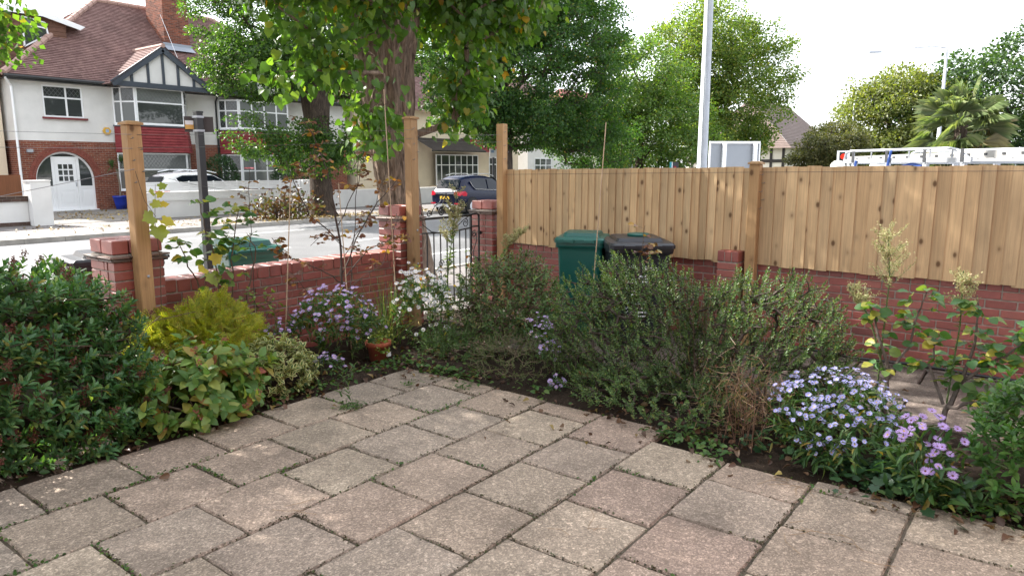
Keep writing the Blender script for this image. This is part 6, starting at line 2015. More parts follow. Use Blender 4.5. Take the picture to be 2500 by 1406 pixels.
for (c, r, n) in [((2.76, 5.14, 0.40), (0.54, 0.32, 0.32), 1050), ((2.98, 5.28, 0.52), (0.20, 0.15, 0.24), 260), ((2.50, 5.20, 0.46), (0.22, 0.16, 0.20), 260)]:
    tt = surf_targets(c, r, n, rng, 0.15, 0.55, -0.7)
    v = unit(tt - np.array(c))
    P.append(tt); D.append(unit(v + np.array([0, 0, 0.12]) + rng.normal(0, 0.5, v.shape))); N.append(unit(rng.normal(0, 1, v.shape) + v * 0.3))
P, D, N = np.vstack(P), np.vstack(D), np.vstack(N)
put_leaves(th, t_spray(), (P, D, N, 0.10 * rng.uniform(0.7, 1.25, len(P))), M_THUJA)
MB().tube([(2.72, 5.2, -0.05), (2.72, 5.2, 0.55)], [0.03, 0.012], 6).build('stem', M_STEMBR, th)

# ---- hypericum with large leaves
rng = np.random.default_rng(121)
tg = surf_targets((2.50, 4.70, 0.24), (0.56, 0.46, 0.31), 175, rng, 0.05, 0.55, -0.75)
hy, tgs, dd = shrub('hypericum', 'tutsan bush with large yellow-green and reddening leaves before the golden conifer', [(2.4, 4.75, 0), (2.65, 4.8, 0)], tg, 0.12, 3, 0.100, 1.2, T_BROAD, M_HYP, M_STEMBR, 122, nsingle=300, up=0.35, out_c=(2.5, 4.85, 0.1), rmax=0.006)
sel = rng.choice(len(tgs), 34, replace=False)
seed_heads(hy, tgs[sel] + unit(dd[sel]) * 0.06, dd[sel] + np.array([0, 0, 0.7]), rng, 18, 0.013, 0.025, plain('pink_sepal', (0.30, 0.10, 0.075), 0.7, var=0.3, noise=60), 0.013, 'sepals')

# ---- variegated euonymus
rng = np.random.default_rng(131)
tg = surf_targets((3.17, 4.80, 0.17), (0.35, 0.31, 0.28), 215, rng, 0.04, 0.72, -0.5)
eu = thing('euonymus', 'low cream and green variegated euonymus at the patio corner', 'shrub')
L = None
v = unit(tg - np.array((3.17, 4.85, 0.0)))
L = twig_leaves(tg + v * 0.02, v + np.array([0, 0, 0.5]) + rng.normal(0, 0.3, v.shape), 0.06, 3, 0.060, 1.1, rng)
put_leaves(eu, T_BROAD, L, M_EUOC, 'foliage', 'leaf', 200)
X, Dn, N2 = frames(L[1], L[2])
V2 = t_ovate(0.17, 0.075, 0.20, 0.42, 0.66)
o = obj('leaf_centres', leaves_mesh('leaf_centres', V2, L[0] + N2 * 0.0012 + Dn * (L[3] * 0.06)[:, None], L[1], L[2], L[3] * 0.86, M_EUOG), eu); o['kind'] = 'stuff'
nodes, par, rad, nb = grow_branches([np.array((3.17, 4.85, -0.03)), np.array((3.17, 4.85, 0.03))], [0.01] * 2, tg, 0.001, 3, 0.08, 0.005)
obj('stems', branches_mesh('stems', nodes, par, rad, nb, M_STEMGR, 4), eu)

# ---- asters
def cloud(c, r, n, rng, top=-0.2, lo=0.75):
    return surf_targets(c, r, n, rng, 0.05, lo, top)
rng = np.random.default_rng(141)
P = np.vstack([cloud((3.98, 5.02, 0.42), (0.42, 0.32, 0.34), 150, rng, -0.1), cloud((4.12, 4.95, 0.3), (0.4, 0.25, 0.2), 30, rng, -0.3)])
aster('bushy lilac aster in flower before the brick wall', [(3.9, 5.08, 0), (4.05, 5.05, 0), (4.1, 4.98, 0)], P, FL_LILAC, 0.043, M_ASTERL, 142, 1500, 0.07)
aster('little cluster of violet asters above the variegated euonymus', [(3.42, 5.15, 0)], cloud((3.42, 5.05, 0.40), (0.13, 0.1, 0.12), 26, rng, -0.3, 0.5), FL_PURP[:1], 0.034, M_ASTERL, 143, 130, 0.05)
aster('low lilac aster sprawling over the edge of the bed next to euonymus', [(3.62, 4.78, 0)], cloud((3.60, 4.70, 0.14), (0.18, 0.16, 0.12), 30, rng, -0.2, 0.5), FL_LILAC, 0.038, M_ASTERL, 144, 200, 0.05)
P = np.vstack([cloud((4.95, 4.86, 0.52), (0.38, 0.30, 0.30), 125, rng, -0.6, 0.4), cloud((4.78, 4.9, 0.74), (0.12, 0.1, 0.14), 12, rng, -0.5, 0.3), cloud((4.95, 4.75, 0.2), (0.3, 0.2, 0.12), 9, rng, -0.3, 0.4)])
aster('tall white daisy-flowered aster beside the gate post', [(4.85, 4.95, 0), (5.02, 4.9, 0), (4.95, 4.85, 0)], P, FL_WHITE, 0.045, M_ASTERL, 145, 1500, 0.055, camw=1.0)
P = np.vstack([cloud((4.66, 3.26, 0.50), (0.16, 0.13, 0.12), 30, rng, -0.9, 0.4), cloud((4.60, 3.16, 0.34), (0.13, 0.12, 0.12), 22, rng, -0.9, 0.4), cloud((4.48, 3.02, 0.10), (0.10, 0.10, 0.07), 16, rng, -0.6, 0.4)])
aster('pale lilac aster leaning out of the big small-leaved hebe', [(4.80, 3.3, 0), (4.7, 3.15, 0)], P, FL_LILAC, 0.034, M_ASTERL, 146, 350, 0.04, camw=0.6)
P = np.vstack([cloud((4.62, 1.02, 0.28), (0.48, 0.42, 0.24), 200, rng, 0.0, 0.72), cloud((4.45, 0.92, 0.2), (0.35, 0.3, 0.2), 50, rng, -0.2, 0.8), cloud((4.28, 0.98, 0.10), (0.12, 0.14, 0.08), 20, rng, -0.2, 0.5)])
aster('wide mound of lavender-blue asters beside the patio slabs', [(4.5, 0.95, 0), (4.7, 1.05, 0), (4.6, 0.85, 0)], P, FL_BLUE, 0.036, M_ASTERL, 147, 1500, 0.075, camw=0.5, leafscale=(0.85, 0.3))
P = np.vstack([cloud((4.22, 0.47, 0.34), (0.22, 0.2, 0.15), 30, rng, -0.7, 0.35), cloud((4.12, 0.36, 0.22), (0.14, 0.14, 0.08), 9, rng, -0.6, 0.4)])
aster('purple asters with dark centres next to the glossy bush', [(4.24, 0.42, 0), (4.3, 0.5, 0)], P, FL_PURP, 0.050, M_ASTERL, 148, 330, 0.09, camw=0.8, leafscale=(0.8, 0.3))

# ---- big small-leaved hebe and its companions
rng = np.random.default_rng(151)
A = surf_targets((4.98, 2.62, 0.40), (0.58, 0.78, 0.68), 1350, rng, 0.05, 0.62, -0.6)
B = surf_targets((5.10, 1.62, 0.42), (0.52, 0.64, 0.62), 1000, rng, 0.06, 0.62, -0.45)
C_ = surf_targets((4.55, 2.2, 0.12), (0.45, 0.75, 0.22), 380, rng, 0.03, 0.6, -0.2)
tg = np.vstack([A, B, C_])
# a bare gap where the old stems show through
gap = (np.abs(tg[:, 1] - 2.03) < 0.08) & (tg[:, 2] < 0.78) & (tg[:, 2] > 0.22) & (tg[:, 0] < 5.2)
tg = tg[~gap]
hebe, tgs, dd = shrub('hebe_bush', 'wide small-leaved hebe bush with bare twiggy middle in front of the bins', [(5.0, 2.6, 0.02), (5.05, 2.25, 0.02), (5.05, 1.95, 0.02), (5.1, 1.65, 0.02)], tg, 0.12, 10, 0.028, 0.9, t_simple(0.24, 0.05, 0.06), M_HEBE2, M_STEMDK, 152, up=0.7, out_c=(5.05, 2.1, 0.05), rmax=0.012, r_tip=0.0016, step=0.13)
sel = rng.choice(len(tgs), 60, replace=False)
seed_heads(hebe, tgs[sel] + unit(dd[sel]) * 0.07, dd[sel] + np.array([0, 0, 0.8]), rng, 22, 0.005, 0.035, plain('rust_seed', (0.16, 0.06, 0.035), 0.9, var=0.3, noise=50), 0.007)
b = MB()
for k in range(45):
    x, y = rng.uniform(4.95, 5.3), rng.choice([2.03, 2.05, 2.0, 1.75]) + rng.normal(0, 0.08)
    p = Vector((x, y, rng.uniform(0.05, 0.2))); d = Vector((rng.normal(0, .16), rng.normal(0, .12), rng.uniform(0.35, 0.7)))
    b.tube([p, p + d * 0.5 + Vector((rng.normal(0, .03), rng.normal(0, .03), 0)), p + d], [0.004, 0.003, 0.0015], 4)
o = b.build('old_stems', M_STEMBR, hebe); o['kind'] = 'stuff'
rng = np.random.default_rng(161)
tg = surf_targets((5.2, 4.02, 0.50), (0.44, 0.60, 0.50), 800, rng, 0.06, 0.6, -0.75)
sh, tgs, dd = shrub('twiggy_hebe', 'rounded hebe with tangled brown twigs by the green wheelie bin', [(5.2, 3.9, 0.02), (5.2, 4.15, 0.02)], tg, 0.10, 5, 0.044, 1.0, T_HEBE, M_HEBE2, M_STEMBR, 162, up=0.5, out_c=(5.2, 4.05, 0.1), rmax=0.01, r_tip=0.0018, step=0.11)
b = MB()
for k in range(420):
    v = unit(rng.normal(0, 1, 3)); p = np.array((5.18, 4.02, 0.58)) + v * np.array((0.33, 0.48, 0.34)) * rng.uniform(0.6, 1.0)
    d = rng.normal(0, 0.08, 3); 
    b.tube([p, p + d * 0.5 + rng.normal(0, 0.012, 3), p + d], 0.0017, 3, cap=False)
o = b.build('dead_twigs', plain('dead_twig', (0.16, 0.10, 0.075), 0.9, var=0.3, noise=30), sh); o['kind'] = 'stuff'
# prostrate broom-like shrublet
tg = surf_targets((4.62, 3.55, 0.06), (0.38, 0.44, 0.36), 420, rng, 0.05, 0.7, 0.05)
pr_, tgs, dd = shrub('heath_bush', 'low spidery green heath with bare radiating stems at the bed edge', [(4.62, 3.55, 0.01), (4.58, 3.5, 0.01)], tg, 0.08, 6, 0.017, 0.8, T_SMALL, leaf_mat('heath_leaf', [(0, (0.06, 0.095, 0.03)), (1, (0.12, 0.16, 0.055))], 0.25), plain('heath_stem', (0.12, 0.095, 0.055), 0.85, var=0.3, noise=30), 163, up=0.35, out_c=(4.62, 3.55, 0.0), rmax=0.0032, r_tip=0.0011, step=0.09)
# low greenery between white aster and heath
rng = np.random.default_rng(171)
tg = surf_targets((4.78, 4.35, 0.10), (0.32, 0.42, 0.26), 190, rng, 0.03, 0.4, -0.2)
shrub('leafy_weed', 'leafy green weed clump spilling between the white aster and the heath', [(4.75, 4.3, 0), (4.8, 4.55, 0)], tg, 0.12, 5, 0.038, 0.9, T_LANCE, M_WEED, M_STEMGR, 172, up=0.6, out_c=(4.78, 4.4, 0.0), rmax=0.003, cat='weed')
# glossy bush at the bed end
tg = surf_targets((4.42, -0.03, 0.34), (0.36, 0.34, 0.40), 210, rng, 0.04, 0.6, -0.6)
shrub('glossy_bush', 'glossy mid-green leafy bush at the end of the bed next to purple asters', [(4.42, -0.02, 0), (4.4, 0.1, 0)], tg, 0.11, 4, 0.066, 1.0, t_ovate(0.22, 0.07, 0.15, 0.5, 0.7), leaf_mat('glossy_leaf', [(0, (0.048, 0.125, 0.034)), (0.7, (0.080, 0.180, 0.045)), (1, (0.13, 0.22, 0.06))], 0.34, rough=0.35), M_STEMGR, 173, nsingle=220, up=0.6, out_c=(4.42, 0.0, 0.0), rmax=0.006)

# ---- roses
def rose(label, stems, leaflets, leaf, lmat, smat, seed, name='rose_bush', T=None, nsingle=300, thick=1.0, hips=0):
    """stems: list of polylines [(x,y,z,r)...]; leaflets: list of (stem index range, count)"""
    rng = np.random.default_rng(seed)
    t = thing(name, label, 'rose')
    for s in stems:
        pts = []
        for a, c in zip(s[:-1], s[1:]):
            for k in range(4):
                f = k / 4
                pts.append((Vector(a[:3]).lerp(Vector(c[:3]), f) + Vector(rng.normal(0, 0.006, 3)), a[3] + (c[3] - a[3]) * f))
        pts.append((Vector(s[-1][:3]), s[-1][3]))
        MB().tube([p for p, r_ in pts], [r_ * thick for p, r_ in pts], 6).build('stem', smat, t)
    P, D, N = [], [], []
    petiole = MB()
    for s, f0, cnt in leaflets:
        s = stems[s]
        A = [Vector(q[:3]) for q in s]
        for k in range(cnt):
            f = f0 + (1 - f0) * rng.random()
            g = f * (len(A) - 1); i = min(int(g), len(A) - 2)
            p = A[i].lerp(A[i + 1], g - i)
            az = rng.uniform(0, 6.28)
            d = Vector((math.cos(az), math.sin(az), rng.uniform(-0.25, 0.5))).normalized()
            Lp = rng.uniform(0.05, 0.10)
            e = p + d * Lp
            petiole.tube([p, e], 0.0012, 3, cap=False)
            sd = d.cross(Vector((0, 0, 1))).normalized()
            for (q, dr) in ((e, d), (p + d * Lp * 0.75, (d * 0.4 + sd).normalized()), (p + d * Lp * 0.75, (d * 0.4 - sd).normalized())):
                P.append(tuple(q)); D.append(tuple(dr + Vector((0, 0, -0.15)) + Vector(rng.normal(0, 0.15, 3)))); N.append(tuple(Vector((0, 0, 1)) + Vector(rng.normal(0, 0.5, 3))))
    petiole.build('petioles', smat, t)['kind'] = 'stuff'
    P, D, N = np.array(P), np.array(D), np.array(N)
    put_leaves(t, T or T_ROUND, (P, D, N, leaf * rng.uniform(0.65, 1.2, len(P))), lmat, 'foliage', 'leaf', nsingle)
    return t
rose('green-leaved climbing rose at the low wall behind the golden conifer',
     [[(3.20, 5.48, 0, .008), (3.17, 5.46, 0.6, .007), (3.12, 5.44, 1.0, .005), (3.05, 5.42, 1.3, .004), (3.0, 5.42, 1.50, .003)],
      [(3.22, 5.48, 0, .008), (3.27, 5.46, 0.8, .006), (3.30, 5.44, 1.15, .005), (3.35, 5.42, 1.42, .003)],
      [(3.0, 5.5, 0.3, .006), (2.98, 5.48, 0.85, .006), (2.86, 5.46, 1.1, .004), (2.84, 5.45, 1.18, .003)],
      [(3.35, 5.5, 0, .007), (3.42, 5.48, 0.7, .007), (3.52, 5.46, 1.05, .005), (3.42, 5.44, 1.2, .003)]],
     [(0, 0.35, 22), (1, 0.4, 24), (2, 0.5, 7), (3, 0.7, 3)], 0.082, M_ROSEL, M_STEMBR, 201)
stems_b = [[(4.42, 5.42, 0, .012), (4.40, 5.42, 0.7, .011), (4.36, 5.42, 1.2, .010), (4.30, 5.40, 1.55, .007), (4.2, 5.40, 1.85, .005), (4.10, 5.40, 2.05, .004), (3.98, 5.40, 2.18, .003)],
           [(4.40, 5.42, 0.75, .007), (4.62, 5.40, 1.15, .006), (4.85, 5.40, 1.40, .005), (5.1, 5.38, 1.62, .003)],
           [(4.38, 5.42, 1.05, .006), (4.05, 5.40, 1.32, .005), (3.88, 5.40, 1.62, .004), (3.82, 5.40, 1.80, .003)],
           [(4.40, 5.42, 0.65, .006), (4.1, 5.38, 0.82, .005), (3.75, 5.38, 0.98, .004), (3.62, 5.38, 1.15, .003)],
           [(4.42, 5.42, 0.7, .006), (4.7, 5.38, 0.95, .005), (5.0, 5.36, 1.05, .003), (5.25, 5.36, 1.02, .002)],
           [(4.42, 5.42, 0.2, .005), (4.50, 5.40, 0.8, .005), (4.55, 5.38, 1.3, .004), (4.62, 5.38, 1.85, .003)],
           [(4.38, 5.42, 1.3, .005), (4.12, 5.40, 1.62, .004), (4.10, 5.38, 1.95, .003)],
           [(4.36, 5.42, 1.2, .005), (4.62, 5.40, 1.6, .004), (4.72, 5.38, 1.98, .003)],
           [(4.45, 5.4, 0.6, .004), (4.85, 5.36, 0.8, .003), (5.1, 5.34, 1.3, .002)], [(4.42, 5.42, 1.0, .004), (4.2, 5.38, 1.15, .003), (4.0, 5.36, 1.05, .002)], [(4.40, 5.42, 0.9, .004), (4.72, 5.36, 1.28, .003), (4.95, 5.34, 1.75, .002)],
           [(4.35, 5.42, 0.6, .006), (4.15, 5.36, 0.55, .004), (3.9, 5.34, 0.66, .003), (3.75, 5.34, 0.85, .002)]]
rose('tall autumn rose with sparse russet leaves in front of the low brick wall', stems_b, [(0, 0.45, 16), (1, 0.3, 18), (2, 0.3, 20), (3, 0.3, 18), (4, 0.3, 14), (5, 0.4, 16), (6, 0.4, 15), (7, 0.4, 16), (8, 0.3, 14), (9, .2, 10), (10, .2, 12), (11, .2, 10)], 0.056, M_ROSERED, M_STEMDK, 203)
# fine bare twigs of that rose
rose('thin reddish rose shoot with one pink bloom by the sign post',
     [[(3.46, 5.45, 0.5, .004), (3.46, 5.44, 1.1, .003), (3.45, 5.43, 1.5, .002), (3.47, 5.42, 1.73, .002)]], [(0, 0.55, 9)], 0.045, M_ROSERED, M_STEMDK, 205)
fl = thing('rose_bloom', 'faded pink rose bloom on top of the thin reddish shoot', 'rose', (3.47, 5.42, 1.735))
b = MB(); rz_ = random.Random(3)
for k in range(16):
    a = k * 2.4; r_ = 0.012 + 0.0016 * k
    d = Vector((math.cos(a), math.sin(a), 0)); s = Vector((-math.sin(a), math.cos(a), 0)) * 0.014
    b.add([d * 0.004, d * r_ - s + Vector((0, 0, 0.012)), d * (r_ + 0.012) + Vector((0, 0, 0.010 - 0.001 * k)), d * r_ + s + Vector((0, 0, 0.012))], [(0, 1, 2, 3)])
b.build('petals', leaf_mat('pink_petal', [(0, (0.55, 0.14, 0.18)), (1, (0.68, 0.26, 0.28))], 0.3, (1.1, 1.0, 1.0)), fl)
rose('gnarled rose bush with yellowing leaves near the bare brick wall',
     [[(5.02, 0.72, 0, .016), (4.98, 0.80, 0.2, .014), (5.0, 0.78, 0.45, .012), (4.95, 0.86, 0.7, .008), (4.95, 0.92, 0.9, .005)],
      [(5.0, 0.79, 0.40, .010), (5.05, 0.70, 0.62, .008), (5.05, 0.66, 0.85, .005), (5.0, 0.62, 1.0, .003)],
      [(5.06, 0.50, 0.0, .018), (5.05, 0.46, 0.25, .016), (5.1, 0.40, 0.45, .012), (5.05, 0.34, 0.7, .008), (5.0, 0.36, 1.0, .004)],
      [(5.05, 0.45, 0.28, .012), (5.0, 0.28, 0.36, .010), (4.95, 0.12, 0.42, .008), (4.95, -0.02, 0.60, .004)],
      [(5.08, 0.42, 0.42, .010), (5.05, 0.22, 0.62, .008), (5.0, 0.10, 0.75, .005), (4.95, 0.02, 0.84, .003)],
      [(5.05, 0.48, 0.3, .010), (5.1, 0.58, 0.52, .008), (5.1, 0.55, 0.72, .004)]],
     [(0, 0.55, 17), (1, 0.35, 18), (2, 0.45, 32), (3, 0.3, 22), (4, 0.2, 38), (5, 0.4, 14)], 0.068, M_ROSEL, plain('old_rose_stem', (0.13, 0.10, 0.085), 0.9, var=0.35, noise=25), 207)
rose('thin rose shoot with reddish young leaves sticking up by the recycling bin',
     [[(5.3, 2.75, 0.4, .004), (5.32, 2.78, 0.9, .003), (5.34, 2.74, 1.12, .0025), (5.3, 2.70, 1.28, .002)], [(5.32, 2.78, 0.85, .003), (5.25, 2.66, 1.0, .002), (5.2, 2.58, 1.12, .0018)]], [(0, 0.4, 8), (1, 0.3, 4)], 0.05, M_ROSERED, M_STEMBR, 209)
rose('rose twigs with orange-tinged leaves at the foot of the iron gate',
     [[(5.62, 5.3, 0.1, .004), (5.66, 5.28, 0.5, .003), (5.75, 5.26, 0.85, .002)], [(5.5, 5.2, 0.1, .004), (5.35, 5.18, 0.5, .003), (5.22, 5.16, 0.78, .002)], [(5.6, 5.25, 0.1, .004), (5.95, 5.24, 0.5, .003), (6.1, 5.22, 0.9, .002)]],
     [(0, 0.3, 12), (1, 0.3, 14), (2, 0.4, 7)], 0.05, leaf_mat('orange_rose_leaf', [(0, (0.06, 0.11, 0.035)), (0.5, (0.13, 0.15, 0.04)), (0.75, (0.36, 0.20, 0.04)), (1, (0.34, 0.12, 0.03))], 0.35), M_STEMBR, 211)
# vine on the hedge post
vn = thing('grape_vine', 'grape vine shoot with yellow lobed leaves on the hedge post', 'vine')
MB().tube([(2.66, 5.46, 0.6), (2.68, 5.45, 1.05), (2.66, 5.44, 1.35), (2.68, 5.43, 1.62)], [0.004, 0.003, 0.002, 0.0015], 5).build('stem', M_STEMBR, vn)
MB().tube([(2.56, 5.47, 1.72), (2.60, 5.45, 1.50), (2.67, 5.44, 1.38)], 0.0018, 5).build('tendril', M_STEMDK, vn)
tv, tf = tri_fan(t_lobed(0.5)); vm = np_mesh('leaf', tv, tf, M_VINE, True)
LP = np.array([(2.70, 5.42, 1.60), (2.66, 5.42, 1.56), (2.64, 5.42, 1.49), (2.70, 5.42, 1.47), (2.64, 5.41, 1.385), (2.70, 5.41, 1.36), (2.66, 5.41, 1.31), (2.68, 5.42, 1.54)])
LD = np.array([(0.7, -0.3, 0.3), (-0.7, -0.4, 0.2), (0.4, -0.4, -0.3), (0.8, -0.3, 0.1), (-0.9, -0.3, -0.2), (0.7, -0.4, -0.35), (0.0, -0.5, -0.85), (0.6, -0.5, 0.3)])
leaf_objects('leaf', [vm], LP, LD, np.array([(0.1, -0.8, 0.6)] * 8) + np.random.default_rng(4).normal(0, 0.2, (8, 3)), np.array([0.07, 0.06, 0.075, 0.07, 0.11, 0.11, 0.135, 0.06]), vn)
vn2 = thing('grape_vine', 'yellow lobed vine leaves hanging on the low wall beneath the climbing rose', 'vine')
MB().tube([(3.16, 5.5, 0.5), (3.1, 5.46, 0.85), (3.07, 5.44, 1.0)], 0.002, 5).build('stem', M_STEMBR, vn2)
leaf_objects('leaf', [vm], np.array([(3.08, 5.42, 1.0), (3.02, 5.42, 0.95), (3.06, 5.41, 0.91)]), np.array([(0.6, -.3, .4), (-.7, -.4, -.1), (.1, -.5, -.8)]), np.array([(0, -.8, .6)] * 3), np.array([0.1, 0.09, 0.13]), vn2)

# ---- grasses, plumes, canes
def blades(name, label, cat, base, n, L, spread, mat, seed, droop=0.6, w=0.004, base_r=0.06, kind=None):
    rng = np.random.default_rng(seed)
    t = thing(name, label, cat)
    V, F = [], []
    for k in range(n):
        a = rng.uniform(0, 6.28); e = rng.uniform(0.5, 1.45)
        d = np.array([math.cos(a) * math.cos(e) * spread, math.sin(a) * math.cos(e) * spread, math.sin(e)])
        d /= np.linalg.norm(d)
        p = np.array(base, float) + np.array([rng.normal(0, base_r), rng.normal(0, base_r), 0])
        l = L * rng.uniform(0.5, 1.1)
        s = np.cross(d, [0, 0, 1]); s = s / (np.linalg.norm(s) + 1e-6) * w
        o = len(V)
        for j in range(6):
            f = j / 5
            q = p + d * l * f + np.array([0, 0, -droop * l * f * f * (1.1 - d[2])]) + np.array([d[0], d[1], 0]) * 0.25 * l * f * f
            q[2] = max(q[2], 0.01)
            wd = (1 - f * 0.85)
            V += [q - s * wd, q + s * wd]
        for j in range(5):
            F.append((o + 2 * j, o + 2 * j + 1, o + 2 * j + 3, o + 2 * j + 2))
    o = obj('blades', np_mesh('blades', np.array(V), np.array(F), mat, True), t); o['kind'] = 'stuff'
    return t
M_GRASS = leaf_mat('grass_blade', [(0, (0.10, 0.15, 0.05)), (0.6, (0.18, 0.22, 0.08)), (1, (0.34, 0.31, 0.15))], 0.3)
M_GRASSG = leaf_mat('green_grass_blade', [(0, (0.05, 0.12, 0.03)), (1, (0.10, 0.20, 0.05))], 0.35)
M_DEAD = leaf_mat('dead_grass', [(0, (0.11, 0.060, 0.036)), (0.6, (0.19, 0.115, 0.068)), (1, (0.28, 0.19, 0.115))], 0.2)
blades('arching_grass', 'arching pale grass tuft between the lilac and white asters', 'grass', (4.55, 5.12, 0.02), 130, 0.85, 0.8, M_GRASS, 301, 0.8, 0.0028)
blades('arching_grass', 'green strappy grass clump behind the white aster', 'grass', (4.75, 5.2, 0.02), 90, 0.75, 0.7, M_GRASSG, 303, 0.5, 0.004)
dp = thing('dead_plant', 'brown withered plant tangle between hebe bush and blue asters', 'dead plant')
rdp = np.random.default_rng(305); b = MB()
for k in range(13):
    p = Vector((4.36 + rdp.normal(0, .05), 1.45 + rdp.normal(0, .08), 0.0)); e = p + Vector((rdp.normal(0.03, .06), rdp.normal(0.02, .07), rdp.uniform(0.3, 0.55)))
    b.tube([p, p.lerp(e, 0.5) + Vector((rdp.normal(0, .02), rdp.normal(0, .02), 0)), e], [0.003, 0.0025, 0.0015], 4)
b.build('stems', plain('rust_stem', (0.11, 0.055, 0.032), 0.8, var=0.3, noise=30), dp)['kind'] = 'stuff'
V, F = [], []
for k in range(640):
    q = np.array((4.44, 1.54, 0.26)) + rdp.normal(0, 1, 3) * np.array((0.10, 0.15, 0.13))
    d = unit(rdp.normal(0, 1, 3) + np.array([0, 0, -0.2])); c = rdp.normal(0, 1, 3); l = rdp.uniform(0.05, 0.13); s_ = unit(np.cross(d, c)) * 0.0022
    o0 = len(V)
    for j in range(4):
        f = j / 3; pp = q + d * l * f + c * 0.03 * f * f
        pp[2] = max(pp[2], 0.012); V += [pp - s_ * (1 - .7 * f), pp + s_ * (1 - .7 * f)]
    for j in range(3):
        F.append((o0 + 2 * j, o0 + 2 * j + 1, o0 + 2 * j + 3, o0 + 2 * j + 2))
obj('withered_leaves', np_mesh('withered_leaves', np.array(V), np.array(F), M_DEAD, True), dp)['kind'] = 'stuff'
blades('grass_tuft', 'broad-bladed green grass tuft at the foot of the purple asters', 'grass', (4.17, 0.36, 0.0), 26, 0.30, 0.9, M_GRASSG, 307, 0.5, 0.008, 0.05)

def plume(label, path, seed, head=0.35, spread=0.07, n=900, leafn=160, leaf=0.06, size=0.010, lean=(0, 0)):
    rng = np.random.default_rng(seed)
    t = thing('fleabane', label, 'weed')
    A = [np.array(p, float) for p in path]
    MB().tube([Vector(a) for a in A], [0.006, 0.005, 0.004, 0.002][:len(A)] if len(A) <= 4 else 0.004, 5).build('stem', M_STEMGR, t)
    def at(f):
        g = f * (len(A) - 1); i = np.minimum(g.astype(int), len(A) - 2); return np.array([A[k] + (A[k + 1] - A[k]) * (gg - k) for k, gg in zip(i, g)])
    f = rng.uniform(0.08, 1 - head * 0.6, leafn); P = at(f)
    az = rng.uniform(0, 6.28, leafn); D = np.stack([np.cos(az), np.sin(az), rng.uniform(0.1, 0.9, leafn)], -1)
    put_leaves(t, T_LANCE, (P, D, np.tile([0, 0, 1.0], (leafn, 1)) + rng.normal(0, .2, (leafn, 3)), leaf * rng.uniform(0.6, 1.3, leafn) * (1.1 - f * 0.5)), M_FLEAL)
    # side branchlets carrying fluff
    br = MB(); Q = []
    for k in range(38):
        ff = 1 - head * rng.random() ** 0.8
        p = at(np.array([ff]))[0]; az = rng.uniform(0, 6.28)
        d = unit(np.array([math.cos(az), math.sin(az), rng.uniform(0.7, 1.6)])); l = spread * rng.uniform(0.6, 1.5) * (1.2 - 0.5 * (ff - 1 + head) / head)
        br.tube([p, p + d * l], 0.0012, 3, cap=False)
        Q.append(p + d * l * rng.uniform(0.3, 1.05, (n // 38, 1)) + rng.normal(0, 0.009, (n // 38, 3)))
    br.build('branchlets', M_STEMGR, t)['kind'] = 'stuff'
    Q = np.vstack(Q); m = len(Q)
    o = obj('seed_fluff', leaves_mesh('seed_fluff', t_simple(0.3, 0.1, 0.0), Q, unit(rng.normal(0, 1, (m, 3)) + [0, 0, 1]), unit(rng.normal(0, 1, (m, 3))), size * rng.uniform(0.6, 1.5, m), M_FLUFF), t); o['kind'] = 'stuff'
M_FLEAL = leaf_mat('fleabane_leaf', [(0, (0.09, 0.15, 0.04)), (1, (0.17, 0.23, 0.06))], 0.35)
M_FLUFF = leaf_mat('seed_fluff', [(0, (0.30, 0.32, 0.13)), (0.6, (0.44, 0.42, 0.22)), (1, (0.36, 0.26, 0.15))], 0.35, (1, 1, 0.8))
plume('tall fleabane with fluffy plume standing before the iron gate', [(5.42, 5.0, 0), (5.44, 5.02, 0.6), (5.52, 5.02, 1.05), (5.58, 5.0, 1.50)], 401, 0.42, 0.13, 2600, 190, 0.085, 0.015)
plume('leaning fleabane plume beside the brick gate pillar near the fence', [(5.35, 4.75, 0.05), (5.55, 4.66, 0.55), (5.85, 4.56, 0.92), (6.05, 4.48, 1.08)], 403, 0.35, 0.09, 1900, 90, 0.05, 0.014)
plume('airy pale fleabane plume rising in front of the wide fence boards', [(5.05, 0.86, 0.1), (5.0, 0.84, 0.7), (5.0, 0.83, 1.05), (4.98, 0.86, 1.36)], 405, 0.40, 0.13, 2600, 90, 0.045, 0.010)
plume('short fleabane plume over the gnarled rose bush', [(5.05, 0.46, 0.3), (5.02, 0.43, 0.8), (5.0, 0.44, 1.14)], 407, 0.38, 0.08, 1300, 50, 0.04, 0.012)
plume('fleabane plume leaning towards the hebe bush from the gnarled rose', [(5.0, 0.80, 0.4), (4.97, 0.92, 0.8), (4.98, 1.06, 0.98)], 409, 0.4, 0.08, 1300, 40, 0.04, 0.012)
M_CANE = plain('bamboo', (0.40, 0.29, 0.19), 0.55, var=0.15, noise=10)
def cane(label, a, b_):
    a, b_ = Vector(a), Vector(b_)
    n = 9; pts, rr_ = [], []
    for k in range(n):
        for e, r_ in ((0.0, 0.0062), (0.06, 0.0050), (0.94, 0.0048)):
            f = (k + e) / n
            pts.append(a.lerp(b_, f)); rr_.append(r_ * (1.15 - 0.3 * f))
    o = MB().tube(pts, rr_, 7).build('bamboo_cane', M_CANE)
    tag(o, label, 'cane')
cane('tallest bamboo cane leaning up past the lime trunk beside the gate pillar', (4.99, 5.3, -0.05), (4.885, 5.3, 2.50))
cane('bamboo cane tied among the russet rose stems', (4.36, 5.28, -0.05), (4.28, 5.28, 1.62))
cane('bamboo cane leaning in front of the low wall by the lilac aster', (3.60, 5.28, -0.05), (3.77, 5.28, 1.66))
cane('bamboo cane standing before the green wheelie bin', (5.52, 3.36, -0.05), (5.62, 3.27, 2.15))
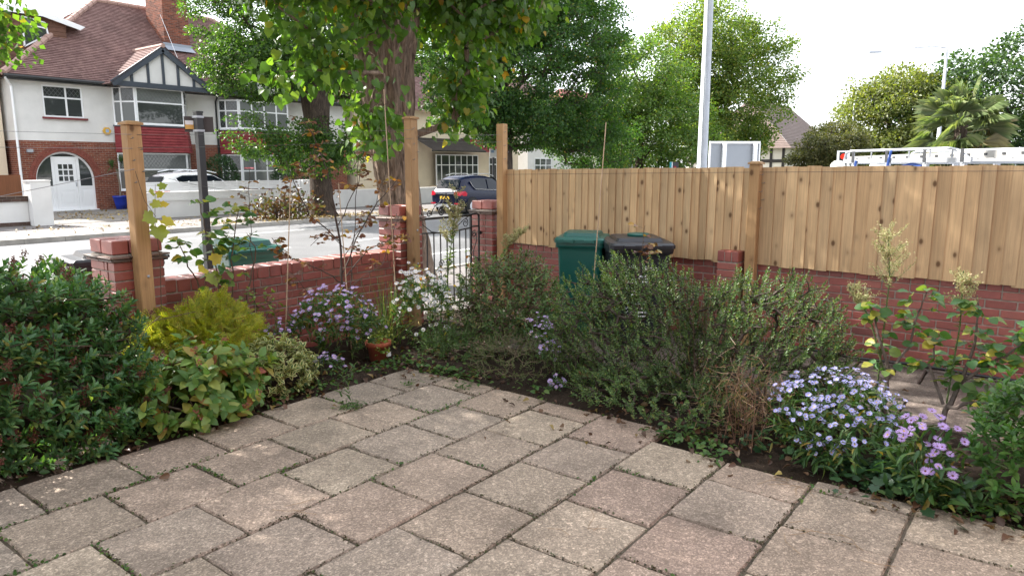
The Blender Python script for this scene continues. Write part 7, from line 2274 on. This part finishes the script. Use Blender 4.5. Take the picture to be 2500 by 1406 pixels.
# small yellow-green shrub with dry heads by the wall
rng = np.random.default_rng(501)
tg = surf_targets((3.42, 5.32, 0.52), (0.22, 0.14, 0.26), 34, rng, 0.3, 0.4, -0.8)
sb_, tgs, dd = shrub('young_hydrangea', 'small lime-green shrub with dry flower twigs against the brick wall', [(3.42, 5.36, 0)], tg, 0.08, 2, 0.055, 1.1, T_BROAD, leaf_mat('lime_green_leaf', [(0, (0.10, 0.18, 0.035)), (1, (0.20, 0.27, 0.05))], 0.4), M_STEMBR, 502, nsingle=100, up=0.5, out_c=(3.42, 5.36, 0.2), rmax=0.004)
b = MB()
for k in range(26):
    p = Vector((3.42 + rng.normal(0, .18), 5.34 + rng.normal(0, .05), 0.3)); e = p + Vector((rng.normal(0, .05), rng.normal(0, .03), rng.uniform(0.25, 0.62)))
    b.tube([p, e], [0.002, 0.0012], 4)
    for j in range(5):
        b.tube([e, e + Vector((rng.normal(0, .03), rng.normal(0, .03), rng.uniform(0, .05)))], 0.001, 3)
b.build('dry_twigs', plain('dry_pink_twig', (0.20, 0.12, 0.10), 0.9), sb_)['kind'] = 'stuff'
# terracotta pot
tp = thing('terracotta_pot', 'terracotta pot of yellow-green seedlings under the lilac aster', 'plant pot', (4.27, 4.80, 0.0))
MB().lathe([(0.075, 0), (0.10, 0.16), (0.115, 0.16), (0.118, 0.20), (0.105, 0.20), (0.10, 0.17)], n=20).build('pot', plain('terracotta', (0.30, 0.075, 0.035), 0.8, var=0.2, noise=8), tp, True)
MB().box(0.01, -0.108, 0.07, 0.05, -0.09, 0.11).build('price_label', M_PRINT, tp)
rng = np.random.default_rng(511)
n = 190
P = np.array((4.27, 4.80, 0.22)) + rng.normal(0, 1, (n, 3)) * np.array((0.075, 0.075, 0.035)); P[-30:] = np.array((4.24, 4.69, 0.13)) + rng.normal(0, 1, (30, 3)) * np.array((0.05, 0.02, 0.02))
inv = np.array((4.27, 4.80, 0.0))
put_leaves(tp, T_ROUND, (P - inv, unit(rng.normal(0, 1, (n, 3))), unit(rng.normal(0, .5, (n, 3)) + [0, 0, 1]), 0.028 * rng.uniform(.7, 1.2, n)), leaf_mat('seedling_leaf', [(0, (0.12, 0.20, 0.04)), (1, (0.28, 0.32, 0.08))], 0.4))

# ---- hose along the wall foot
P = [Vector((6.98 + 0.012 * math.sin(k * 0.9), -1.5 + k * 0.22, 0.035 + 0.010 * math.sin(k * 1.3))) for k in range(22)]
tag(MB().tube(P, 0.014, 7).build('garden_hose', M_BLACK, None, True), 'black hose lying along the foot of the bare brick wall', 'hose')

# ---- ground cover: joint weeds, ivy, litter, weeds
rng = np.random.default_rng(601)
P = []
for (x0, y0, x1, y1) in JOINTS:
    L = math.hypot(x1 - x0, y1 - y0)
    n = int(L * 260)
    f = rng.random(n)
    x, y = x0 + (x1 - x0) * f, y0 + (y1 - y0) * f
    amt = 0.5 + 0.5 * np.sin(x * 3.1 + y * 5.3) * np.sin(x * 1.3 - y * 2.2 + 1.0)
    amt = np.where(y > 3.3, amt + 0.30 * (x < 2.4), amt - 0.12)
    k = rng.random(n) < np.clip(amt - 0.58, 0, 1) * 0.9
    P.append(np.stack([x[k] + rng.normal(0, 0.008, k.sum()), y[k] + rng.normal(0, 0.008, k.sum()), np.full(k.sum(), -0.006)], -1))
P = np.vstack(P); n = len(P)
o = obj('joint_weeds', leaves_mesh('joint_weeds', T_ROUND, P + np.stack([np.zeros(n), np.zeros(n), rng.uniform(0, 0.016, n)], -1), unit(rng.normal(0, 1, (n, 3)) + [0, 0, .4]), unit(rng.normal(0, .5, (n, 3)) + [0, 0, 1]), 0.017 * rng.uniform(.5, 1.3, n), M_WEED)); o['kind'] = 'stuff'
n = 5200   # dead moss and grit in the joints
P = []
for (x0, y0, x1, y1) in JOINTS:
    L = math.hypot(x1 - x0, y1 - y0); m = int(L * 300); f = rng.random(m)
    xx, yy = x0 + (x1 - x0) * f, y0 + (y1 - y0) * f
    kk = rng.random(m) < np.clip(0.55 + 0.6 * np.sin(xx * 4.7 + yy * 2.9 + 2) * np.sin(xx * 1.9 - yy * 5.1), 0.1, 1)
    m = int(kk.sum())
    P.append(np.stack([xx[kk] + rng.normal(0, 0.010, m), yy[kk] + rng.normal(0, 0.010, m), rng.uniform(-0.012, 0.003, m)], -1))
P = np.vstack(P); n = len(P)
o = obj('joint_moss', leaves_mesh('joint_moss', t_simple(0.45, 0.2, 0.1), P, unit(rng.normal(0, 1, (n, 3))), unit(rng.normal(0, .6, (n, 3)) + [0, 0, 1]), 0.011 * rng.uniform(.5, 1.5, n), leaf_mat('dry_moss', [(0, (0.040, 0.034, 0.020)), (0.6, (0.085, 0.068, 0.038)), (1, (0.075, 0.095, 0.034))], 0.1))); o['kind'] = 'stuff'
def scatter(name, regions, T, mat, size, seed, h=0.0, upr=1.0):
    rng = np.random.default_rng(seed); P = []
    for (cx, cy, sx, sy, n) in regions:
        P.append(np.stack([rng.normal(cx, sx, n), rng.normal(cy, sy, n), 0.012 + np.abs(rng.normal(0, h, n)) if h else np.full(n, 0.016)], -1))
    P = np.vstack(P); n = len(P)
    o = obj(name, leaves_mesh(name, T, P, unit(rng.normal(0, 1, (n, 3)) * [1, 1, 0.35]), unit(rng.normal(0, .35, (n, 3)) + [0, 0, upr]), size * rng.uniform(.5, 1.3, n), mat)); o['kind'] = 'stuff'
    return o
scatter('leaf_litter', [(3.6, 4.66, 0.5, 0.12, 260), (4.6, 4.3, 0.2, 0.35, 260), (2.2, 4.62, 0.7, 0.10, 200), (4.35, 1.6, 0.2, 0.5, 140), (4.3, 0.2, 0.15, 0.35, 260), (4.7, 1.5, 0.35, 1.2, 300), (3.0, 3.0, 1.2, 1.2, 12), (5.6, 5.0, 0.5, 0.3, 200), (6.2, 4.9, 0.5, 0.4, 200), (6.2, 1.5, 0.5, 1.4, 60)], t_ovate(0.33, 0.2, 0.3), M_LITTER, 0.05, 611, 0.010)
scatter('ivy_ground_cover', [(4.32, 0.72, 0.12, 0.16, 260), (4.25, 0.40, 0.10, 0.14, 160), (4.42, 1.25, 0.1, 0.2, 60)], t_lobed(0.5), M_IVY, 0.05, 613, 0.05)
scatter('bed_weeds', [(4.22, 0.30, 0.09, 0.2, 220), (4.3, 0.05, 0.1, 0.15, 160), (4.2, 1.78, 0.08, 0.13, 110), (4.02, 1.55, 0.06, 0.06, 40), (3.05, 4.55, 0.3, 0.05, 60), (3.7, 4.58, 0.3, 0.06, 140), (4.3, 4.62, 0.2, 0.1, 140), (2.1, 4.50, 0.5, 0.05, 120), (4.38, 4.0, 0.08, 0.25, 160), (4.4, 3.1, 0.08, 0.2, 40)], T_BROAD, M_WEED, 0.045, 615, 0.035)
scatter('far_leaf_litter', [(15.5, 20.6, 2.2, 0.35, 700), (20, 20.4, 2, 0.4, 400), (11.5, 27.5, 1.2, 1.5, 300), (10.5, 22.2, 2.5, 0.9, 160)], t_ovate(0.35, 0.15, 0.2), leaf_mat('far_fallen_leaf', [(0, (0.14, 0.08, 0.035)), (1, (0.34, 0.25, 0.08))], 0.1), 0.09, 617).location.z = 0.03
# weed tuft and sprig on the slabs
rng = np.random.default_rng(621)
tg = np.array([(3.26, 4.06, 0.24), (3.30, 4.05, 0.18), (3.22, 4.05, 0.14), (3.28, 4.02, 0.10), (3.33, 4.03, 0.26)])
shrub('sapling_weed', 'single upright willowherb sprouting from the patio joint', [(3.29, 4.03, 0)], tg, 0.12, 4, 0.06, 0.7, T_LANCE, M_WEED, M_STEMGR, 622, nsingle=60, up=1.2, out_c=(3.29, 4.03, -0.2), cat='weed', rmax=0.002)
scatter('tuft_weeds', [(3.29, 4.02, 0.05, 0.05, 120), (3.95, 4.08, 0.03, 0.04, 40), (4.15, 3.7, 0.05, 0.05, 60)], T_SMALL, M_WEED, 0.035, 623, 0.012)
# dry grass stalks lying on the slabs
b = MB(); rq = np.random.default_rng(631)
for (x, y, n) in ((3.95, 1.0, 9), (2.75, 1.72, 4), (3.42, 0.9, 5), (2.0, 3.1, 3), (4.0, 0.6, 6), (3.4, 0.55, 3)):
    for k in range(n):
        p = Vector((x + rq.normal(0, .05), y + rq.normal(0, .05), 0.006)); a = rq.uniform(0, 6.28); l = rq.uniform(0.06, 0.22)
        b.tube([p, p + Vector((math.cos(a) * l / 2, math.sin(a) * l / 2, 0.008)), p + Vector((math.cos(a + .3) * l, math.sin(a + .3) * l, 0.003))], 0.0013, 3)
o = b.build('dry_stalks', M_STRAW); o['kind'] = 'stuff'
